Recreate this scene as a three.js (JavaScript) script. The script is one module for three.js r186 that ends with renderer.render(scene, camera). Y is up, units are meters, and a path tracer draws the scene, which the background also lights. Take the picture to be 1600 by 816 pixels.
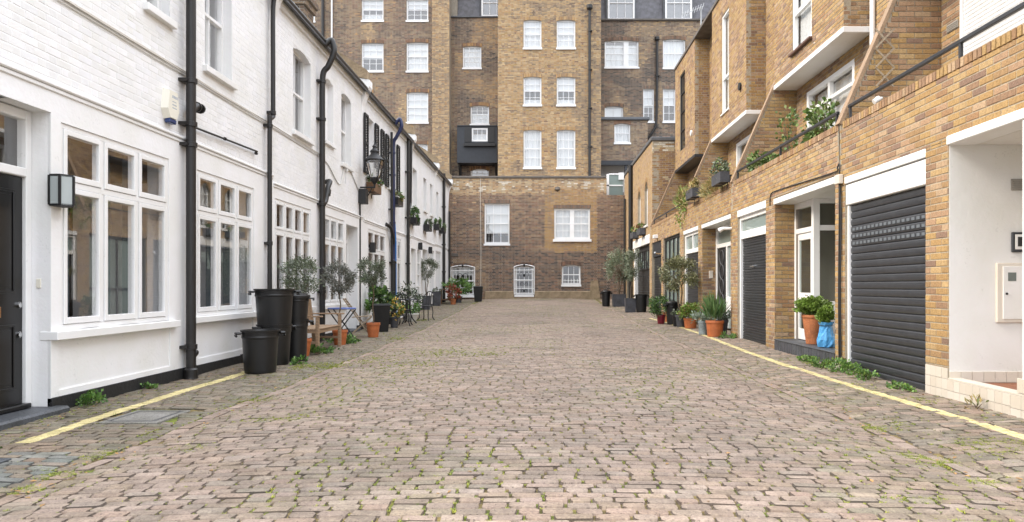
import * as THREE from 'three';

// ---------------------------------------------------------------- camera, sky, sun, exposure
const FOC = 1160, CX = 845, CY = 447, EYE = 1.22;          // read from the photograph: focal length and vanishing point in its pixels, eye height in metres
const scene = new THREE.Scene();
const camera = new THREE.PerspectiveCamera(2 * Math.atan(408 / FOC) * 180 / Math.PI, 1600 / 816, 0.1, 400);
camera.position.set(0, EYE, 0);
camera.lookAt(0, EYE, -10);
camera.setViewOffset(1600, 816, 800 - CX, 408 - CY, 1600, 816);
camera.updateProjectionMatrix();
const renderer = new THREE.WebGLRenderer({ antialias: true });
renderer.toneMapping = THREE.LinearToneMapping;
renderer.toneMappingExposure = 2.76;
renderer.shadowMap.enabled = true;
const SUN = new THREE.Vector3(-0.80, 0.62, 0.10).normalize();
{ // a bright, evenly overcast sky (CIE overcast) with faint cloud mottling
  const w = 128, h = 64, a = new Float32Array(w * h * 4);
  for (let j = 0; j < h; j++) for (let i = 0; i < w; i++) {
    const el = ((j + 0.5) / h - 0.5) * Math.PI, s = Math.sin(el), k = (j * w + i) * 4, az = i / w * Math.PI * 2;
    const m = 1 + 0.06 * Math.sin(az * 3 + 4 * s) * Math.cos(7 * s + az * 2) + 0.04 * Math.sin(az * 7 - 9 * s);
    const l = (s > 0 ? (1 + 2 * s) / 3 * 1.58 : 0.25) * m;
    a[k] = l * 0.945; a[k + 1] = l * 0.985; a[k + 2] = l * 1.06; a[k + 3] = 1;
  }
  const t = new THREE.DataTexture(a, w, h, THREE.RGBAFormat, THREE.FloatType);
  t.mapping = THREE.EquirectangularReflectionMapping; t.magFilter = THREE.LinearFilter; t.minFilter = THREE.LinearFilter; t.needsUpdate = true;
  scene.background = t; scene.environment = t;
}
const sun = new THREE.DirectionalLight(0xfff0da, 1.5);
sun.position.copy(SUN).multiplyScalar(60).add(new THREE.Vector3(0, 0, -18)); sun.target.position.set(0, 0, -18);
sun.castShadow = true; sun.shadow.radius = 34; sun.shadow.mapSize.set(2048, 2048);
Object.assign(sun.shadow.camera, { left: -40, right: 40, top: 40, bottom: -40, near: 1, far: 160 });
scene.add(sun, sun.target);

// ---------------------------------------------------------------- helpers
function rngOf(seed) { let s = seed >>> 0; return () => { s = (s + 0x6D2B79F5) >>> 0; let t = Math.imul(s ^ (s >>> 15), 1 | s); t = (t + Math.imul(t ^ (t >>> 7), 61 | t)) ^ t; return ((t ^ (t >>> 14)) >>> 0) / 4294967296; }; }
const R = rngOf(20417);
const rr = (a, b) => a + (b - a) * R();
const clamp = (x, a, b) => Math.min(b, Math.max(a, x));
const lerp = (a, b, t) => a + (b - a) * t;
const sstep = (a, b, x) => { const t = clamp((x - a) / (b - a), 0, 1); return t * t * (3 - 2 * t); };
function hash2(x, y, s) { let h = Math.imul(x | 0, 374761393) + Math.imul(y | 0, 668265263) + Math.imul(s | 0, 2147483647 ^ 77711); h = Math.imul(h ^ (h >>> 13), 1274126177); return ((h ^ (h >>> 16)) >>> 0) / 4294967296; }
function vnoise(x, y, s = 0, per = 0) {
  const xi = Math.floor(x), yi = Math.floor(y), fx = x - xi, fy = y - yi, u = fx * fx * (3 - 2 * fx), v = fy * fy * (3 - 2 * fy);
  const w = per ? (k => ((k % per) + per) % per) : (k => k);
  return lerp(lerp(hash2(w(xi), w(yi), s), hash2(w(xi + 1), w(yi), s), u), lerp(hash2(w(xi), w(yi + 1), s), hash2(w(xi + 1), w(yi + 1), s), u), v);
}
function fbm(x, y, s = 0, oct = 4, per = 0) { let a = 0, k = 0.5, t = 0; for (let o = 0; o < oct; o++) { a += k * vnoise(x, y, s + o * 17, per); t += k; x *= 2; y *= 2; if (per) per *= 2; k *= 0.5; } return a / t; }
function texture(n, fn, metres, srgb) {
  const d = new Uint8Array(n * n * 4);
  for (let j = 0; j < n; j++) for (let i = 0; i < n; i++) { const c = fn(i / n, j / n), k = (j * n + i) * 4; const v = Array.isArray(c) ? c : [c, c, c]; d[k] = clamp(v[0], 0, 1) * 255; d[k + 1] = clamp(v[1], 0, 1) * 255; d[k + 2] = clamp(v[2], 0, 1) * 255; d[k + 3] = 255; }
  const t = new THREE.DataTexture(d, n, n, THREE.RGBAFormat); t.wrapS = t.wrapT = THREE.RepeatWrapping; t.magFilter = THREE.LinearFilter; t.minFilter = THREE.LinearMipmapLinearFilter; t.generateMipmaps = true;
  if (srgb) t.colorSpace = THREE.SRGBColorSpace; t.repeat.set(1 / metres, 1 / metres); t.needsUpdate = true; return t;
}
const T = {
  brickC: texture(512, (u, v) => { const f = fbm(u * 64, v * 64, 3, 3, 64), c = fbm(u * 9, v * 9, 5, 4, 9), sp = vnoise(u * 120, v * 120, 9, 120); return 0.80 + 0.2 * f + 0.16 * (c - 0.5) - (sp > 0.86 ? 0.22 : 0); }, 0.9, true),
  brickB: texture(512, (u, v) => { const f = fbm(u * 70, v * 70, 13, 3, 70), sp = vnoise(u * 110, v * 110, 19, 110); return 0.6 * f + (sp > 0.84 ? -0.2 : 0.3); }, 0.9),
  stoneC: texture(512, (u, v) => { const f = fbm(u * 80, v * 80, 23, 3, 80), c = fbm(u * 6, v * 6, 25, 5, 6), sp = vnoise(u * 150, v * 150, 29, 150); const k = 0.80 + 0.22 * (f - 0.3) + 0.34 * (c - 0.5) + (sp > 0.8 ? 0.08 : 0) - (sp < 0.13 ? 0.22 : 0); return [k, k * (0.985 + 0.03 * (f - .5)), k * (0.97 + 0.05 * (c - 0.5))]; }, 1.1, true),
  stoneB: texture(512, (u, v) => fbm(u * 40, v * 40, 33, 4, 40), 1.1),
  paintB: texture(512, (u, v) => 0.5 * fbm(u * 40, v * 40, 43, 4, 40) + 0.5 * fbm(u * 8, v * 8, 45, 3, 8), 1.2),
  paintC: texture(512, (u, v) => { const c = fbm(u * 7, v * 7, 47, 5, 7), s = vnoise(u * 130, v * 130, 49, 130) * vnoise(u * 14, v * 14, 48, 14); const k = 0.965 + 0.05 * (c - 0.5) - (s > 0.74 ? 0.04 : 0); return [k, k * 0.998, k * (0.985 + 0.03 * c)]; }, 2.3, true),
  wood: texture(256, (u, v) => { const g = fbm(u * 4, v * 60, 53, 4, 4), k = 0.72 + 0.4 * (g - 0.3); return [k, k * 0.97, k * 0.93]; }, 0.8, true),
  dirtC: texture(512, (u, v) => { const a = fbm(u * 10, v * 10, 61, 5, 10), b = fbm(u * 60, v * 60, 67, 3, 60), m = clamp((a - 0.47) * 6, 0, 1); const k = 0.62 + 0.5 * (b - 0.4); return [lerp(k, k * 0.85, m), lerp(k * 0.9, k * 0.95, m), lerp(k * 0.78, k * 0.42, m)]; }, 3.1, true),
  metalC: texture(256, (u, v) => 0.86 + 0.22 * (fbm(u * 12, v * 12, 71, 5, 12) - 0.4), 0.8, true),
};
const lin = (r, g, b) => new THREE.Color().setRGB(r, g, b);
const mat = (c, rough = 0.7, o = {}) => new THREE.MeshStandardMaterial({ color: c, roughness: rough, ...o });
const M = {
  white: mat(lin(0.83, 0.83, 0.82), 0.38, { map: T.paintC }),
  whiteWall: mat(lin(0.84, 0.84, 0.835), 0.6, { map: T.paintC, bumpMap: T.paintB, bumpScale: 0.004 }),
  whiteBrick: mat(lin(1, 1, 1), 0.55, { vertexColors: true, bumpMap: T.paintB, bumpScale: 0.0035, map: T.paintC }),
  render: mat(lin(0.74, 0.73, 0.70), 0.7, { map: T.paintC, bumpMap: T.paintB, bumpScale: 0.003 }),
  black: mat(lin(0.007, 0.0065, 0.0068), 0.28, { map: T.metalC }),
  blackMatt: mat(lin(0.018, 0.018, 0.019), 0.6, { map: T.metalC }),
  pipe: mat(lin(0.016, 0.0145, 0.014), 0.42, { map: T.metalC, bumpMap: T.paintB, bumpScale: 0.002 }),
  plinth: mat(lin(0.016, 0.016, 0.017), 0.7, { map: T.stoneC, bumpMap: T.paintB, bumpScale: 0.006 }),
  darkPlastic: mat(lin(0.0085, 0.0085, 0.009), 0.4, { map: T.metalC, bumpMap: T.paintB, bumpScale: 0.0015 }),
  slatGrey: mat(lin(0.040, 0.043, 0.050), 0.36, { map: T.metalC }),
  slot: mat(lin(0.12, 0.135, 0.15), 0.3),
  glass: new THREE.MeshPhysicalMaterial({ color: 0xffffff, roughness: 0, transmission: 1, thickness: 0, ior: 2.4 }),
  frosted: new THREE.MeshPhysicalMaterial({ color: lin(0.62, 0.68, 0.68), roughness: 0.55, transmission: 0.45, thickness: 0 }),
  greenGlass: mat(lin(0.20, 0.25, 0.235), 0.12),
  room: mat(lin(0.19, 0.165, 0.145), 0.9),  // darker than real room walls: the shade of the enclosed interior is in this colour
  curtain: mat(lin(0.62, 0.64, 0.64), 0.9),
  greyCurtain: mat(lin(0.12, 0.145, 0.155), 0.9),
  slate: mat(lin(0.085, 0.087, 0.098), 0.55, { map: T.stoneC, bumpMap: T.stoneB, bumpScale: 0.004 }),
  slateB: mat(lin(0.145, 0.145, 0.165), 0.6, { map: T.stoneC, bumpMap: T.stoneB, bumpScale: 0.004 }),
  lead: mat(lin(0.12, 0.125, 0.135), 0.5, { map: T.metalC }),
  coping: mat(lin(0.15, 0.135, 0.12), 0.8, { map: T.stoneC, bumpMap: T.stoneB, bumpScale: 0.006 }),
  tanStone: mat(lin(0.36, 0.28, 0.18), 0.85, { map: T.stoneC, bumpMap: T.stoneB, bumpScale: 0.008 }),
  stepStone: mat(lin(0.085, 0.095, 0.11), 0.55, { map: T.stoneC, bumpMap: T.stoneB, bumpScale: 0.006 }),
  stoneCover: mat(lin(0.25, 0.245, 0.225), 0.85, { map: T.stoneC, bumpMap: T.stoneB, bumpScale: 0.01 }),
  bayBlack: mat(lin(0.022, 0.026, 0.034), 0.5, { map: T.metalC }),
  rake: mat(lin(0.36, 0.245, 0.155), 0.85, { map: T.brickC, bumpMap: T.brickB, bumpScale: 0.004 }),
  boardGrey: mat(lin(0.024, 0.026, 0.03), 0.45, { map: T.metalC }),
  greyLine: mat(lin(0.30, 0.31, 0.32), 0.5),
  greyVent: mat(lin(0.30, 0.28, 0.25), 0.6),
  slot2: mat(lin(0.12, 0.14, 0.13), 0.15),
  porchGlass: new THREE.MeshPhysicalMaterial({ color: lin(0.78, 0.84, 0.80), roughness: 0.03, transmission: 1, thickness: 0, ior: 1.5 }),
  printBlue: mat(lin(0.28, 0.33, 0.42), 0.5),
  steel: mat(lin(0.05, 0.053, 0.06), 0.4, { metalness: 0.3, map: T.metalC }),
  chrome: mat(lin(0.7, 0.7, 0.7), 0.2, { metalness: 1 }),
  brass: mat(lin(0.62, 0.38, 0.18), 0.3, { metalness: 1 }),
  creamPlastic: mat(lin(0.72, 0.69, 0.60), 0.45),
  blueLens: mat(lin(0.02, 0.04, 0.13), 0.25),
  teak: mat(lin(0.50, 0.36, 0.245), 0.65, { map: T.wood }),
  oldWood: mat(lin(0.25, 0.14, 0.07), 0.7, { map: T.wood }),
  greyWood: mat(lin(0.52, 0.44, 0.34), 0.75, { map: T.wood }),
  blueTop: mat(lin(0.09, 0.15, 0.42), 0.4),
  bluePipe: mat(lin(0.012, 0.02, 0.07), 0.35),
  terra: mat(lin(0.52, 0.19, 0.075), 0.8, { map: T.stoneC, bumpMap: T.stoneB, bumpScale: 0.003 }),
  orangePot: mat(lin(0.55, 0.16, 0.05), 0.55, { map: T.metalC }),
  redPot: mat(lin(0.18, 0.012, 0.025), 0.3),
  greyPot: mat(lin(0.075, 0.08, 0.095), 0.6, { map: T.stoneC }),
  bluegreyPot: mat(lin(0.30, 0.36, 0.38), 0.6, { map: T.stoneC }),
  whitePot: mat(lin(0.62, 0.62, 0.60), 0.4),
  soil: mat(lin(0.05, 0.035, 0.025), 0.95),
  blueBag: mat(lin(0.09, 0.34, 0.66), 0.25),
  bark: mat(lin(0.20, 0.155, 0.11), 0.9, { map: T.wood, bumpMap: T.stoneB, bumpScale: 0.006 }),
  leaf: mat(lin(1, 1, 1), 0.55, { vertexColors: true, side: THREE.DoubleSide }),
  terraTile: mat(lin(0.30, 0.12, 0.06), 0.6, { map: T.stoneC }),
  creamTile: mat(lin(0.64, 0.58, 0.49), 0.45, { map: T.paintC }),
  creamTileB: mat(lin(0.66, 0.60, 0.515), 0.45, { map: T.paintC }),
  creamTileC: mat(lin(0.615, 0.55, 0.46), 0.45, { map: T.paintC }),
  brownSill: mat(lin(0.10, 0.05, 0.035), 0.5),
  yellowPaint: mat(lin(0.78, 0.68, 0.34), 0.75, { map: T.stoneC, bumpMap: T.stoneB, bumpScale: 0.004 }),
  brickV: mat(lin(1, 1, 1), 0.86, { vertexColors: true, map: T.brickC, bumpMap: T.brickB, bumpScale: 0.004 }),
  mortar: mat(lin(0.43, 0.37, 0.28), 0.95, { map: T.brickC, bumpMap: T.brickB, bumpScale: 0.004 }),
  mortarDark: mat(lin(0.42, 0.375, 0.31), 0.95, { map: T.brickC }),
  settV: mat(lin(1, 1, 1), 0.78, { vertexColors: true, map: T.stoneC, bumpMap: T.stoneB, bumpScale: 0.007 }),
  joint: mat(lin(0.34, 0.315, 0.145), 0.95, { map: T.dirtC, bumpMap: T.stoneB, bumpScale: 0.01 }),
  ground: mat(lin(0.12, 0.11, 0.10), 0.95),
};

// MB collects faces in world metres and builds ONE named mesh
class MB {
  constructor() { this.p = []; this.n = []; this.c = []; this.u = []; this.hasC = false; }
  v(p, n, c) {
    this.p.push(p[0], p[1], p[2]); this.n.push(n[0], n[1], n[2]);
    const ax = Math.abs(n[0]), ay = Math.abs(n[1]), az = Math.abs(n[2]);
    if (this.uvN) { } 
    if (ax >= ay && ax >= az) this.u.push(p[2], p[1]); else if (ay >= az) this.u.push(p[0], p[2]); else this.u.push(p[0], p[1]);
    if (c) { this.hasC = true; this.c.push(c[0], c[1], c[2]); } else this.c.push(1, 1, 1);
  }
  tri(a, b, c, col) {
    const ux = b[0] - a[0], uy = b[1] - a[1], uz = b[2] - a[2], wx = c[0] - a[0], wy = c[1] - a[1], wz = c[2] - a[2];
    let n = [uy * wz - uz * wy, uz * wx - ux * wz, ux * wy - uy * wx]; const l = Math.hypot(...n) || 1; n = [n[0] / l, n[1] / l, n[2] / l];
    this.v(a, n, col); this.v(b, n, col); this.v(c, n, col);
  }
  quad(a, b, c, d, col) { this.tri(a, b, c, col); this.tri(a, c, d, col); return this; }
  box(x0, x1, y0, y1, z0, z1, col) {
    if (x0 > x1) [x0, x1] = [x1, x0]; if (y0 > y1) [y0, y1] = [y1, y0]; if (z0 > z1) [z0, z1] = [z1, z0];
    this.quad([x0, y0, z1], [x1, y0, z1], [x1, y1, z1], [x0, y1, z1], col); this.quad([x1, y0, z0], [x0, y0, z0], [x0, y1, z0], [x1, y1, z0], col);
    this.quad([x1, y0, z1], [x1, y0, z0], [x1, y1, z0], [x1, y1, z1], col); this.quad([x0, y0, z0], [x0, y0, z1], [x0, y1, z1], [x0, y1, z0], col);
    this.quad([x0, y1, z1], [x1, y1, z1], [x1, y1, z0], [x0, y1, z0], col); this.quad([x0, y0, z0], [x1, y0, z0], [x1, y0, z1], [x0, y0, z1], col); return this;
  }
  bbox(x0, x1, y0, y1, z0, z1, b = 0.006, col) { // box with chamfered edges
    if (x0 > x1) [x0, x1] = [x1, x0]; if (y0 > y1) [y0, y1] = [y1, y0]; if (z0 > z1) [z0, z1] = [z1, z0];
    b = Math.min(b, (x1 - x0) * 0.4, (y1 - y0) * 0.4, (z1 - z0) * 0.4);
    const X = [x0, x1], Y = [y0, y1], Z = [z0, z1], s = [1, -1];
    const P = (i, j, k, ax) => [X[i] + (ax === 0 ? 0 : s[i] * b), Y[j] + (ax === 1 ? 0 : s[j] * b), Z[k] + (ax === 2 ? 0 : s[k] * b)];
    const ctr = [(x0 + x1) / 2, (y0 + y1) / 2, (z0 + z1) / 2];
    const out = (...q) => { const a = q[0], m = q[1], c = q[2]; const n = [(m[1] - a[1]) * (c[2] - a[2]) - (m[2] - a[2]) * (c[1] - a[1]), (m[2] - a[2]) * (c[0] - a[0]) - (m[0] - a[0]) * (c[2] - a[2]), (m[0] - a[0]) * (c[1] - a[1]) - (m[1] - a[1]) * (c[0] - a[0])];
      if (n[0] * (a[0] - ctr[0]) + n[1] * (a[1] - ctr[1]) + n[2] * (a[2] - ctr[2]) < 0) q.reverse(); if (q.length === 4) this.quad(...q, col); else this.tri(...q, col); };
    for (const i of [0, 1]) { out(P(i, 0, 0, 0), P(i, 1, 0, 0), P(i, 1, 1, 0), P(i, 0, 1, 0)); out(P(0, i, 0, 1), P(1, i, 0, 1), P(1, i, 1, 1), P(0, i, 1, 1)); out(P(0, 0, i, 2), P(1, 0, i, 2), P(1, 1, i, 2), P(0, 1, i, 2)); }
    for (const i of [0, 1]) for (const j of [0, 1]) { out(P(i, j, 0, 0), P(i, j, 1, 0), P(i, j, 1, 1), P(i, j, 0, 1)); out(P(i, 0, j, 0), P(i, 1, j, 0), P(i, 1, j, 2), P(i, 0, j, 2)); out(P(0, i, j, 1), P(1, i, j, 1), P(1, i, j, 2), P(0, i, j, 2)); }
    for (const i of [0, 1]) for (const j of [0, 1]) for (const k of [0, 1]) out(P(i, j, k, 0), P(i, j, k, 1), P(i, j, k, 2));
    return this;
  }
  bar(p, q, w, h, up = [0, 1, 0], col) { // rectangular bar from p to q
    const a = new THREE.Vector3(...p), b = new THREE.Vector3(...q), t = b.clone().sub(a).normalize(); let U = new THREE.Vector3(...up); if (Math.abs(U.dot(t)) > 0.95) U = new THREE.Vector3(1, 0, 0.1);
    const s = new THREE.Vector3().crossVectors(t, U).normalize().multiplyScalar(w / 2), n = new THREE.Vector3().crossVectors(s, t).normalize().multiplyScalar(h / 2);
    const c = (o, i, j) => o.clone().addScaledVector(s, i).addScaledVector(n, j).toArray();
    const A = [c(a, -1, -1), c(a, 1, -1), c(a, 1, 1), c(a, -1, 1)], B = [c(b, -1, -1), c(b, 1, -1), c(b, 1, 1), c(b, -1, 1)];
    for (let i = 0; i < 4; i++) { const j = (i + 1) % 4; this.quad(A[i], B[i], B[j], A[j], col); }
    this.quad(A[0], A[1], A[2], A[3], col); this.quad(B[3], B[2], B[1], B[0], col); return this;
  }
  tube(pts, r, seg = 10, col) { // round tube along points; r a number or a list
    const P = pts.map(p => new THREE.Vector3(...p)), n = P.length, rings = []; let ref = null;
    for (let i = 0; i < n; i++) {
      const t = P[Math.min(i + 1, n - 1)].clone().sub(P[Math.max(i - 1, 0)]).normalize();
      if (!ref) ref = Math.abs(t.y) > 0.9 ? new THREE.Vector3(1, 0, 0) : new THREE.Vector3(0, 1, 0);
      const s = new THREE.Vector3().crossVectors(t, ref).normalize(), u = new THREE.Vector3().crossVectors(s, t).normalize(); ref = u;
      const ri = Array.isArray(r) ? r[i] : r, ring = [];
      for (let k = 0; k < seg; k++) { const a = k / seg * 2 * Math.PI, d = s.clone().multiplyScalar(Math.cos(a)).addScaledVector(u, Math.sin(a)); ring.push([P[i].clone().addScaledVector(d, ri).toArray(), d.toArray()]); }
      rings.push(ring);
    }
    for (let i = 0; i + 1 < n; i++) for (let k = 0; k < seg; k++) { const a = rings[i][k], b = rings[i][(k + 1) % seg], c = rings[i + 1][(k + 1) % seg], d = rings[i + 1][k]; for (const q of [a, c, b, a, d, c]) this.v(q[0], q[1], col); }
    for (const [ring, c, f] of [[rings[0], P[0], -1], [rings[n - 1], P[n - 1], 1]]) for (let k = 0; k < seg; k++) { const a = ring[k][0], b = ring[(k + 1) % seg][0]; f < 0 ? this.tri(c.toArray(), a, b, col) : this.tri(c.toArray(), b, a, col); }
    return this;
  }
  lathe(prof, x, y, z, seg = 24, col, sq = 0) { // profile [[r, h], ...] turned about a vertical axis; sq > 0 squares the plan
    const rings = prof.map(([r, h]) => { const o = []; for (let k = 0; k < seg; k++) { const a = k / seg * 2 * Math.PI, c = Math.cos(a), s = Math.sin(a), m = sq ? 1 / Math.pow(Math.pow(Math.abs(c), sq) + Math.pow(Math.abs(s), sq), 1 / sq) : 1; o.push([x + r * c * m, y + h, z + r * s * m]); } return o; });
    for (let i = 0; i + 1 < prof.length; i++) {
      const dr = prof[i + 1][0] - prof[i][0], dh = prof[i + 1][1] - prof[i][1], l = Math.hypot(dr, dh) || 1;
      for (let k = 0; k < seg; k++) {
        const k2 = (k + 1) % seg, N = kk => { const a = kk / seg * 2 * Math.PI; return [Math.cos(a) * dh / l, -dr / l, Math.sin(a) * dh / l]; };
        const A = [rings[i][k], N(k)], B = [rings[i][k2], N(k + 1)], C = [rings[i + 1][k2], N(k + 1)], D = [rings[i + 1][k], N(k)];
        if (prof[i][0] > 1e-4) for (const q of [A, C, B]) this.v(q[0], q[1], col);
        if (prof[i + 1][0] > 1e-4) for (const q of [A, D, C]) this.v(q[0], q[1], col);
      }
    }
    return this;
  }
  prism(poly, lo, hi, map, col) { // polygon [[a, b], ...] extruded from lo to hi; map(a, b, c) gives the point
    const sh = THREE.ShapeUtils.triangulateShape(poly.map(p => new THREE.Vector2(p[0], p[1])), []);
    for (const [i, j, k] of sh) { this.tri(map(...poly[i], hi), map(...poly[j], hi), map(...poly[k], hi), col); this.tri(map(...poly[k], lo), map(...poly[j], lo), map(...poly[i], lo), col); }
    for (let i = 0; i < poly.length; i++) { const j = (i + 1) % poly.length; this.quad(map(...poly[i], lo), map(...poly[j], lo), map(...poly[j], hi), map(...poly[i], hi), col); } return this;
  }
  fbox(F, a0, a1, y0, y1, o0, o1, col) { const p = F.P(a0, y0, o0), q = F.P(a1, y1, o1); return this.box(p[0], q[0], p[1], q[1], p[2], q[2], col); }
  fbbox(F, a0, a1, y0, y1, o0, o1, b, col) { const p = F.P(a0, y0, o0), q = F.P(a1, y1, o1); return this.bbox(p[0], q[0], p[1], q[1], p[2], q[2], b, col); }
  get empty() { return this.p.length === 0; }
  geometry(off = [0, 0, 0]) {
    const g = new THREE.BufferGeometry(), p = new Float32Array(this.p);
    for (let i = 0; i < p.length; i += 3) { p[i] -= off[0]; p[i + 1] -= off[1]; p[i + 2] -= off[2]; }
    g.setAttribute('position', new THREE.BufferAttribute(p, 3)); g.setAttribute('normal', new THREE.BufferAttribute(new Float32Array(this.n), 3)); g.setAttribute('uv', new THREE.BufferAttribute(new Float32Array(this.u), 2));
    if (this.hasC) g.setAttribute('color', new THREE.BufferAttribute(new Float32Array(this.c), 3)); return g;
  }
  build(name, m, parent) { const o = parent ? rootOf(parent).position.toArray() : [0, 0, 0]; return put(new THREE.Mesh(this.geometry(o), m), name, parent); }
}
const rootOf = o => { while (o.parent && o.parent !== scene) o = o.parent; return o; };
function put(mesh, name, parent) { mesh.castShadow = mesh.receiveShadow = true; mesh.name = parent ? name : numbered(name); (parent || scene).add(mesh); return mesh; }
const taken = {};
function numbered(n) { const k = taken[n] = (taken[n] ?? -1) + 1; return k ? n + '_' + String(k).padStart(3, '0') : n; }
function thing(name, label, category, [x, y, z] = [0, 0, 0], group, turn = 0) { const o = new THREE.Group(); o.name = numbered(name); o.position.set(x, y, z); o.rotation.y = turn; scene.add(o); o.userData = { label, category }; if (group) o.userData.group = group; return o; }
function tag(o, label, category, group) { Object.assign(o.userData, { label, category }); if (group) o.userData.group = group; return o; }
const structure = o => { o.userData.kind = 'structure'; return o; };
const stuff = o => { o.userData.kind = 'stuff'; return o; };
// local builders: a thing made about its own origin and then moved to its place
function placed(name, label, category, [x, y, z], turn, group, fn) { const o = thing(name, label, category, [0, 0, 0], group); fn(o); o.position.set(x, y, z); o.rotation.y = turn || 0; return o; }
function dup(o, [x, y, z], turn, label, group) { const c = o.clone(); c.name = numbered(o.name.replace(/_\d{3}$/, '')); c.userData = { ...o.userData, label: label || o.userData.label }; if (group) c.userData.group = group; c.position.set(x, y, z); c.rotation.y = turn || 0; scene.add(c); return c; }

// frames of the facades: a runs along, y up, o out of the wall
const XL = -4.73, XR = 4.25;
const FX = X => X < 0 ? { P: (a, y, o) => [X + o, y, -a], hand: 1, U: [0, 0, -1], N: [1, 0, 0] } : { P: (a, y, o) => [X - o, y, -a], hand: -1, U: [0, 0, -1], N: [-1, 0, 0] };
const FE = D => ({ P: (a, y, o) => [a, y, -D + o], hand: 1, U: [1, 0, 0], N: [0, 0, 1] });
const FLt = FX(XL), FRt = FX(XR);
const lz = px => FOC * -XL / (CX - px), rz = px => FOC * XR / (px - CX);       // pixel column on a side wall -> distance along the mews
const hy = (py, d) => EYE + (CY - py) * d / FOC;                              // pixel row at that distance -> height
const ex = (px, D) => (px - CX) * D / FOC;
const proj = p => { const d = -p[2]; return [CX + FOC * p[0] / d, CY - FOC * (p[1] - EYE) / d, d]; };
// the lie of the paving
function gy(x, d) {
  const rise = d > 8 ? 0.53 * ((d - 8) / 30) ** 2 : 0;
  const crown = x > -3.1 && x < 2.85 ? 0.05 * (1 - ((x + 0.12) / 3) ** 2) - 0.012 * (Math.exp(-(((x + 3.1) / 0.25) ** 2)) + Math.exp(-(((x - 2.85) / 0.25) ** 2))) : x > 0 ? -0.012 * Math.exp(-(((x - 2.85) / 0.25) ** 2)) + 0.05 * clamp((x - 2.85) / 1.4, 0, 1) : -0.012 * Math.exp(-(((x + 3.1) / 0.25) ** 2));
  return rise + crown + 0.012 * (fbm(x * 0.7 + 9, d * 0.7, 81, 2) - 0.5) * 2;
}
function spot(px, py) { let d = 12; for (let i = 0; i < 40; i++) { const x = (px - CX) * d / FOC; d = lerp(d, FOC * (EYE - gy(x, d)) / (py - CY), 0.5); } const x = (px - CX) * d / FOC; return [x, gy(x, d), -d]; }

// ---------------------------------------------------------------- brickwork: real bricks on a recessed mortar slab
const brickUnit = [0, 1, 2].map(k => {
  const b = new MB(), bx = 0.022, by = 0.07, o = [[-.5, -.5], [.5, -.5], [.5, .5], [-.5, .5]], i = [[-.5 + bx, -.5 + by], [.5 - bx, -.5 + by], [.5 - bx, .5 - by], [-.5 + bx, .5 - by]];
  const f = [0.0, 0.06, -0.05][k];
  const top = i.map((q, n) => [q[0], q[1], n < 2 ? 1 : 1 + f]), mid = o.map(q => [q[0], q[1], 0.72]), lo = o.map(q => [q[0], q[1], 0]);
  b.quad(...top); for (let n = 0; n < 4; n++) { const m = (n + 1) % 4; b.quad(mid[n], mid[m], top[m], top[n]); b.quad(lo[n], lo[m], mid[m], mid[n]); }
  const g = b.geometry(), p = g.attributes.position, u = g.attributes.uv; for (let n = 0; n < p.count; n++) u.setXY(n, p.getX(n) * 0.215 + k * 0.31, p.getY(n) * 0.065 + k * 0.17); return g;
});
function wallSlab(mb, F, a0, a1, y0, y1, holes, o0, th, col) { // slab with rectangular openings, closed reveals
  const cut = (lo, hi, k0, k1) => [...new Set([lo, hi, ...holes.flatMap(h => [h[k0], h[k1]])].filter(v => v >= lo - 1e-6 && v <= hi + 1e-6))].sort((p, q) => p - q);
  const A = cut(a0, a1, 'a0', 'a1'), Y = cut(y0, y1, 'y0', 'y1');
  const solid = (i, j) => i >= 0 && j >= 0 && i + 1 < A.length && j + 1 < Y.length && !holes.some(h => (A[i] + A[i + 1]) / 2 > h.a0 && (A[i] + A[i + 1]) / 2 < h.a1 && (Y[j] + Y[j + 1]) / 2 > h.y0 && (Y[j] + Y[j + 1]) / 2 < h.y1);
  const q = (a, b, c, d) => F.hand > 0 ? mb.quad(a, b, c, d, col) : mb.quad(d, c, b, a, col), P = F.P, o1 = o0 - th;
  for (let i = 0; i + 1 < A.length; i++) for (let j = 0; j + 1 < Y.length; j++) if (solid(i, j)) {
    const [p, r, s, t] = [A[i], A[i + 1], Y[j], Y[j + 1]];
    q(P(p, s, o0), P(r, s, o0), P(r, t, o0), P(p, t, o0)); q(P(r, s, o1), P(p, s, o1), P(p, t, o1), P(r, t, o1));
    if (!solid(i - 1, j)) q(P(p, s, o1), P(p, s, o0), P(p, t, o0), P(p, t, o1)); if (!solid(i + 1, j)) q(P(r, s, o0), P(r, s, o1), P(r, t, o1), P(r, t, o0));
    if (!solid(i, j - 1)) q(P(p, s, o1), P(r, s, o1), P(r, s, o0), P(p, s, o0)); if (!solid(i, j + 1)) q(P(p, t, o0), P(r, t, o0), P(r, t, o1), P(p, t, o1));
  }
}
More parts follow.
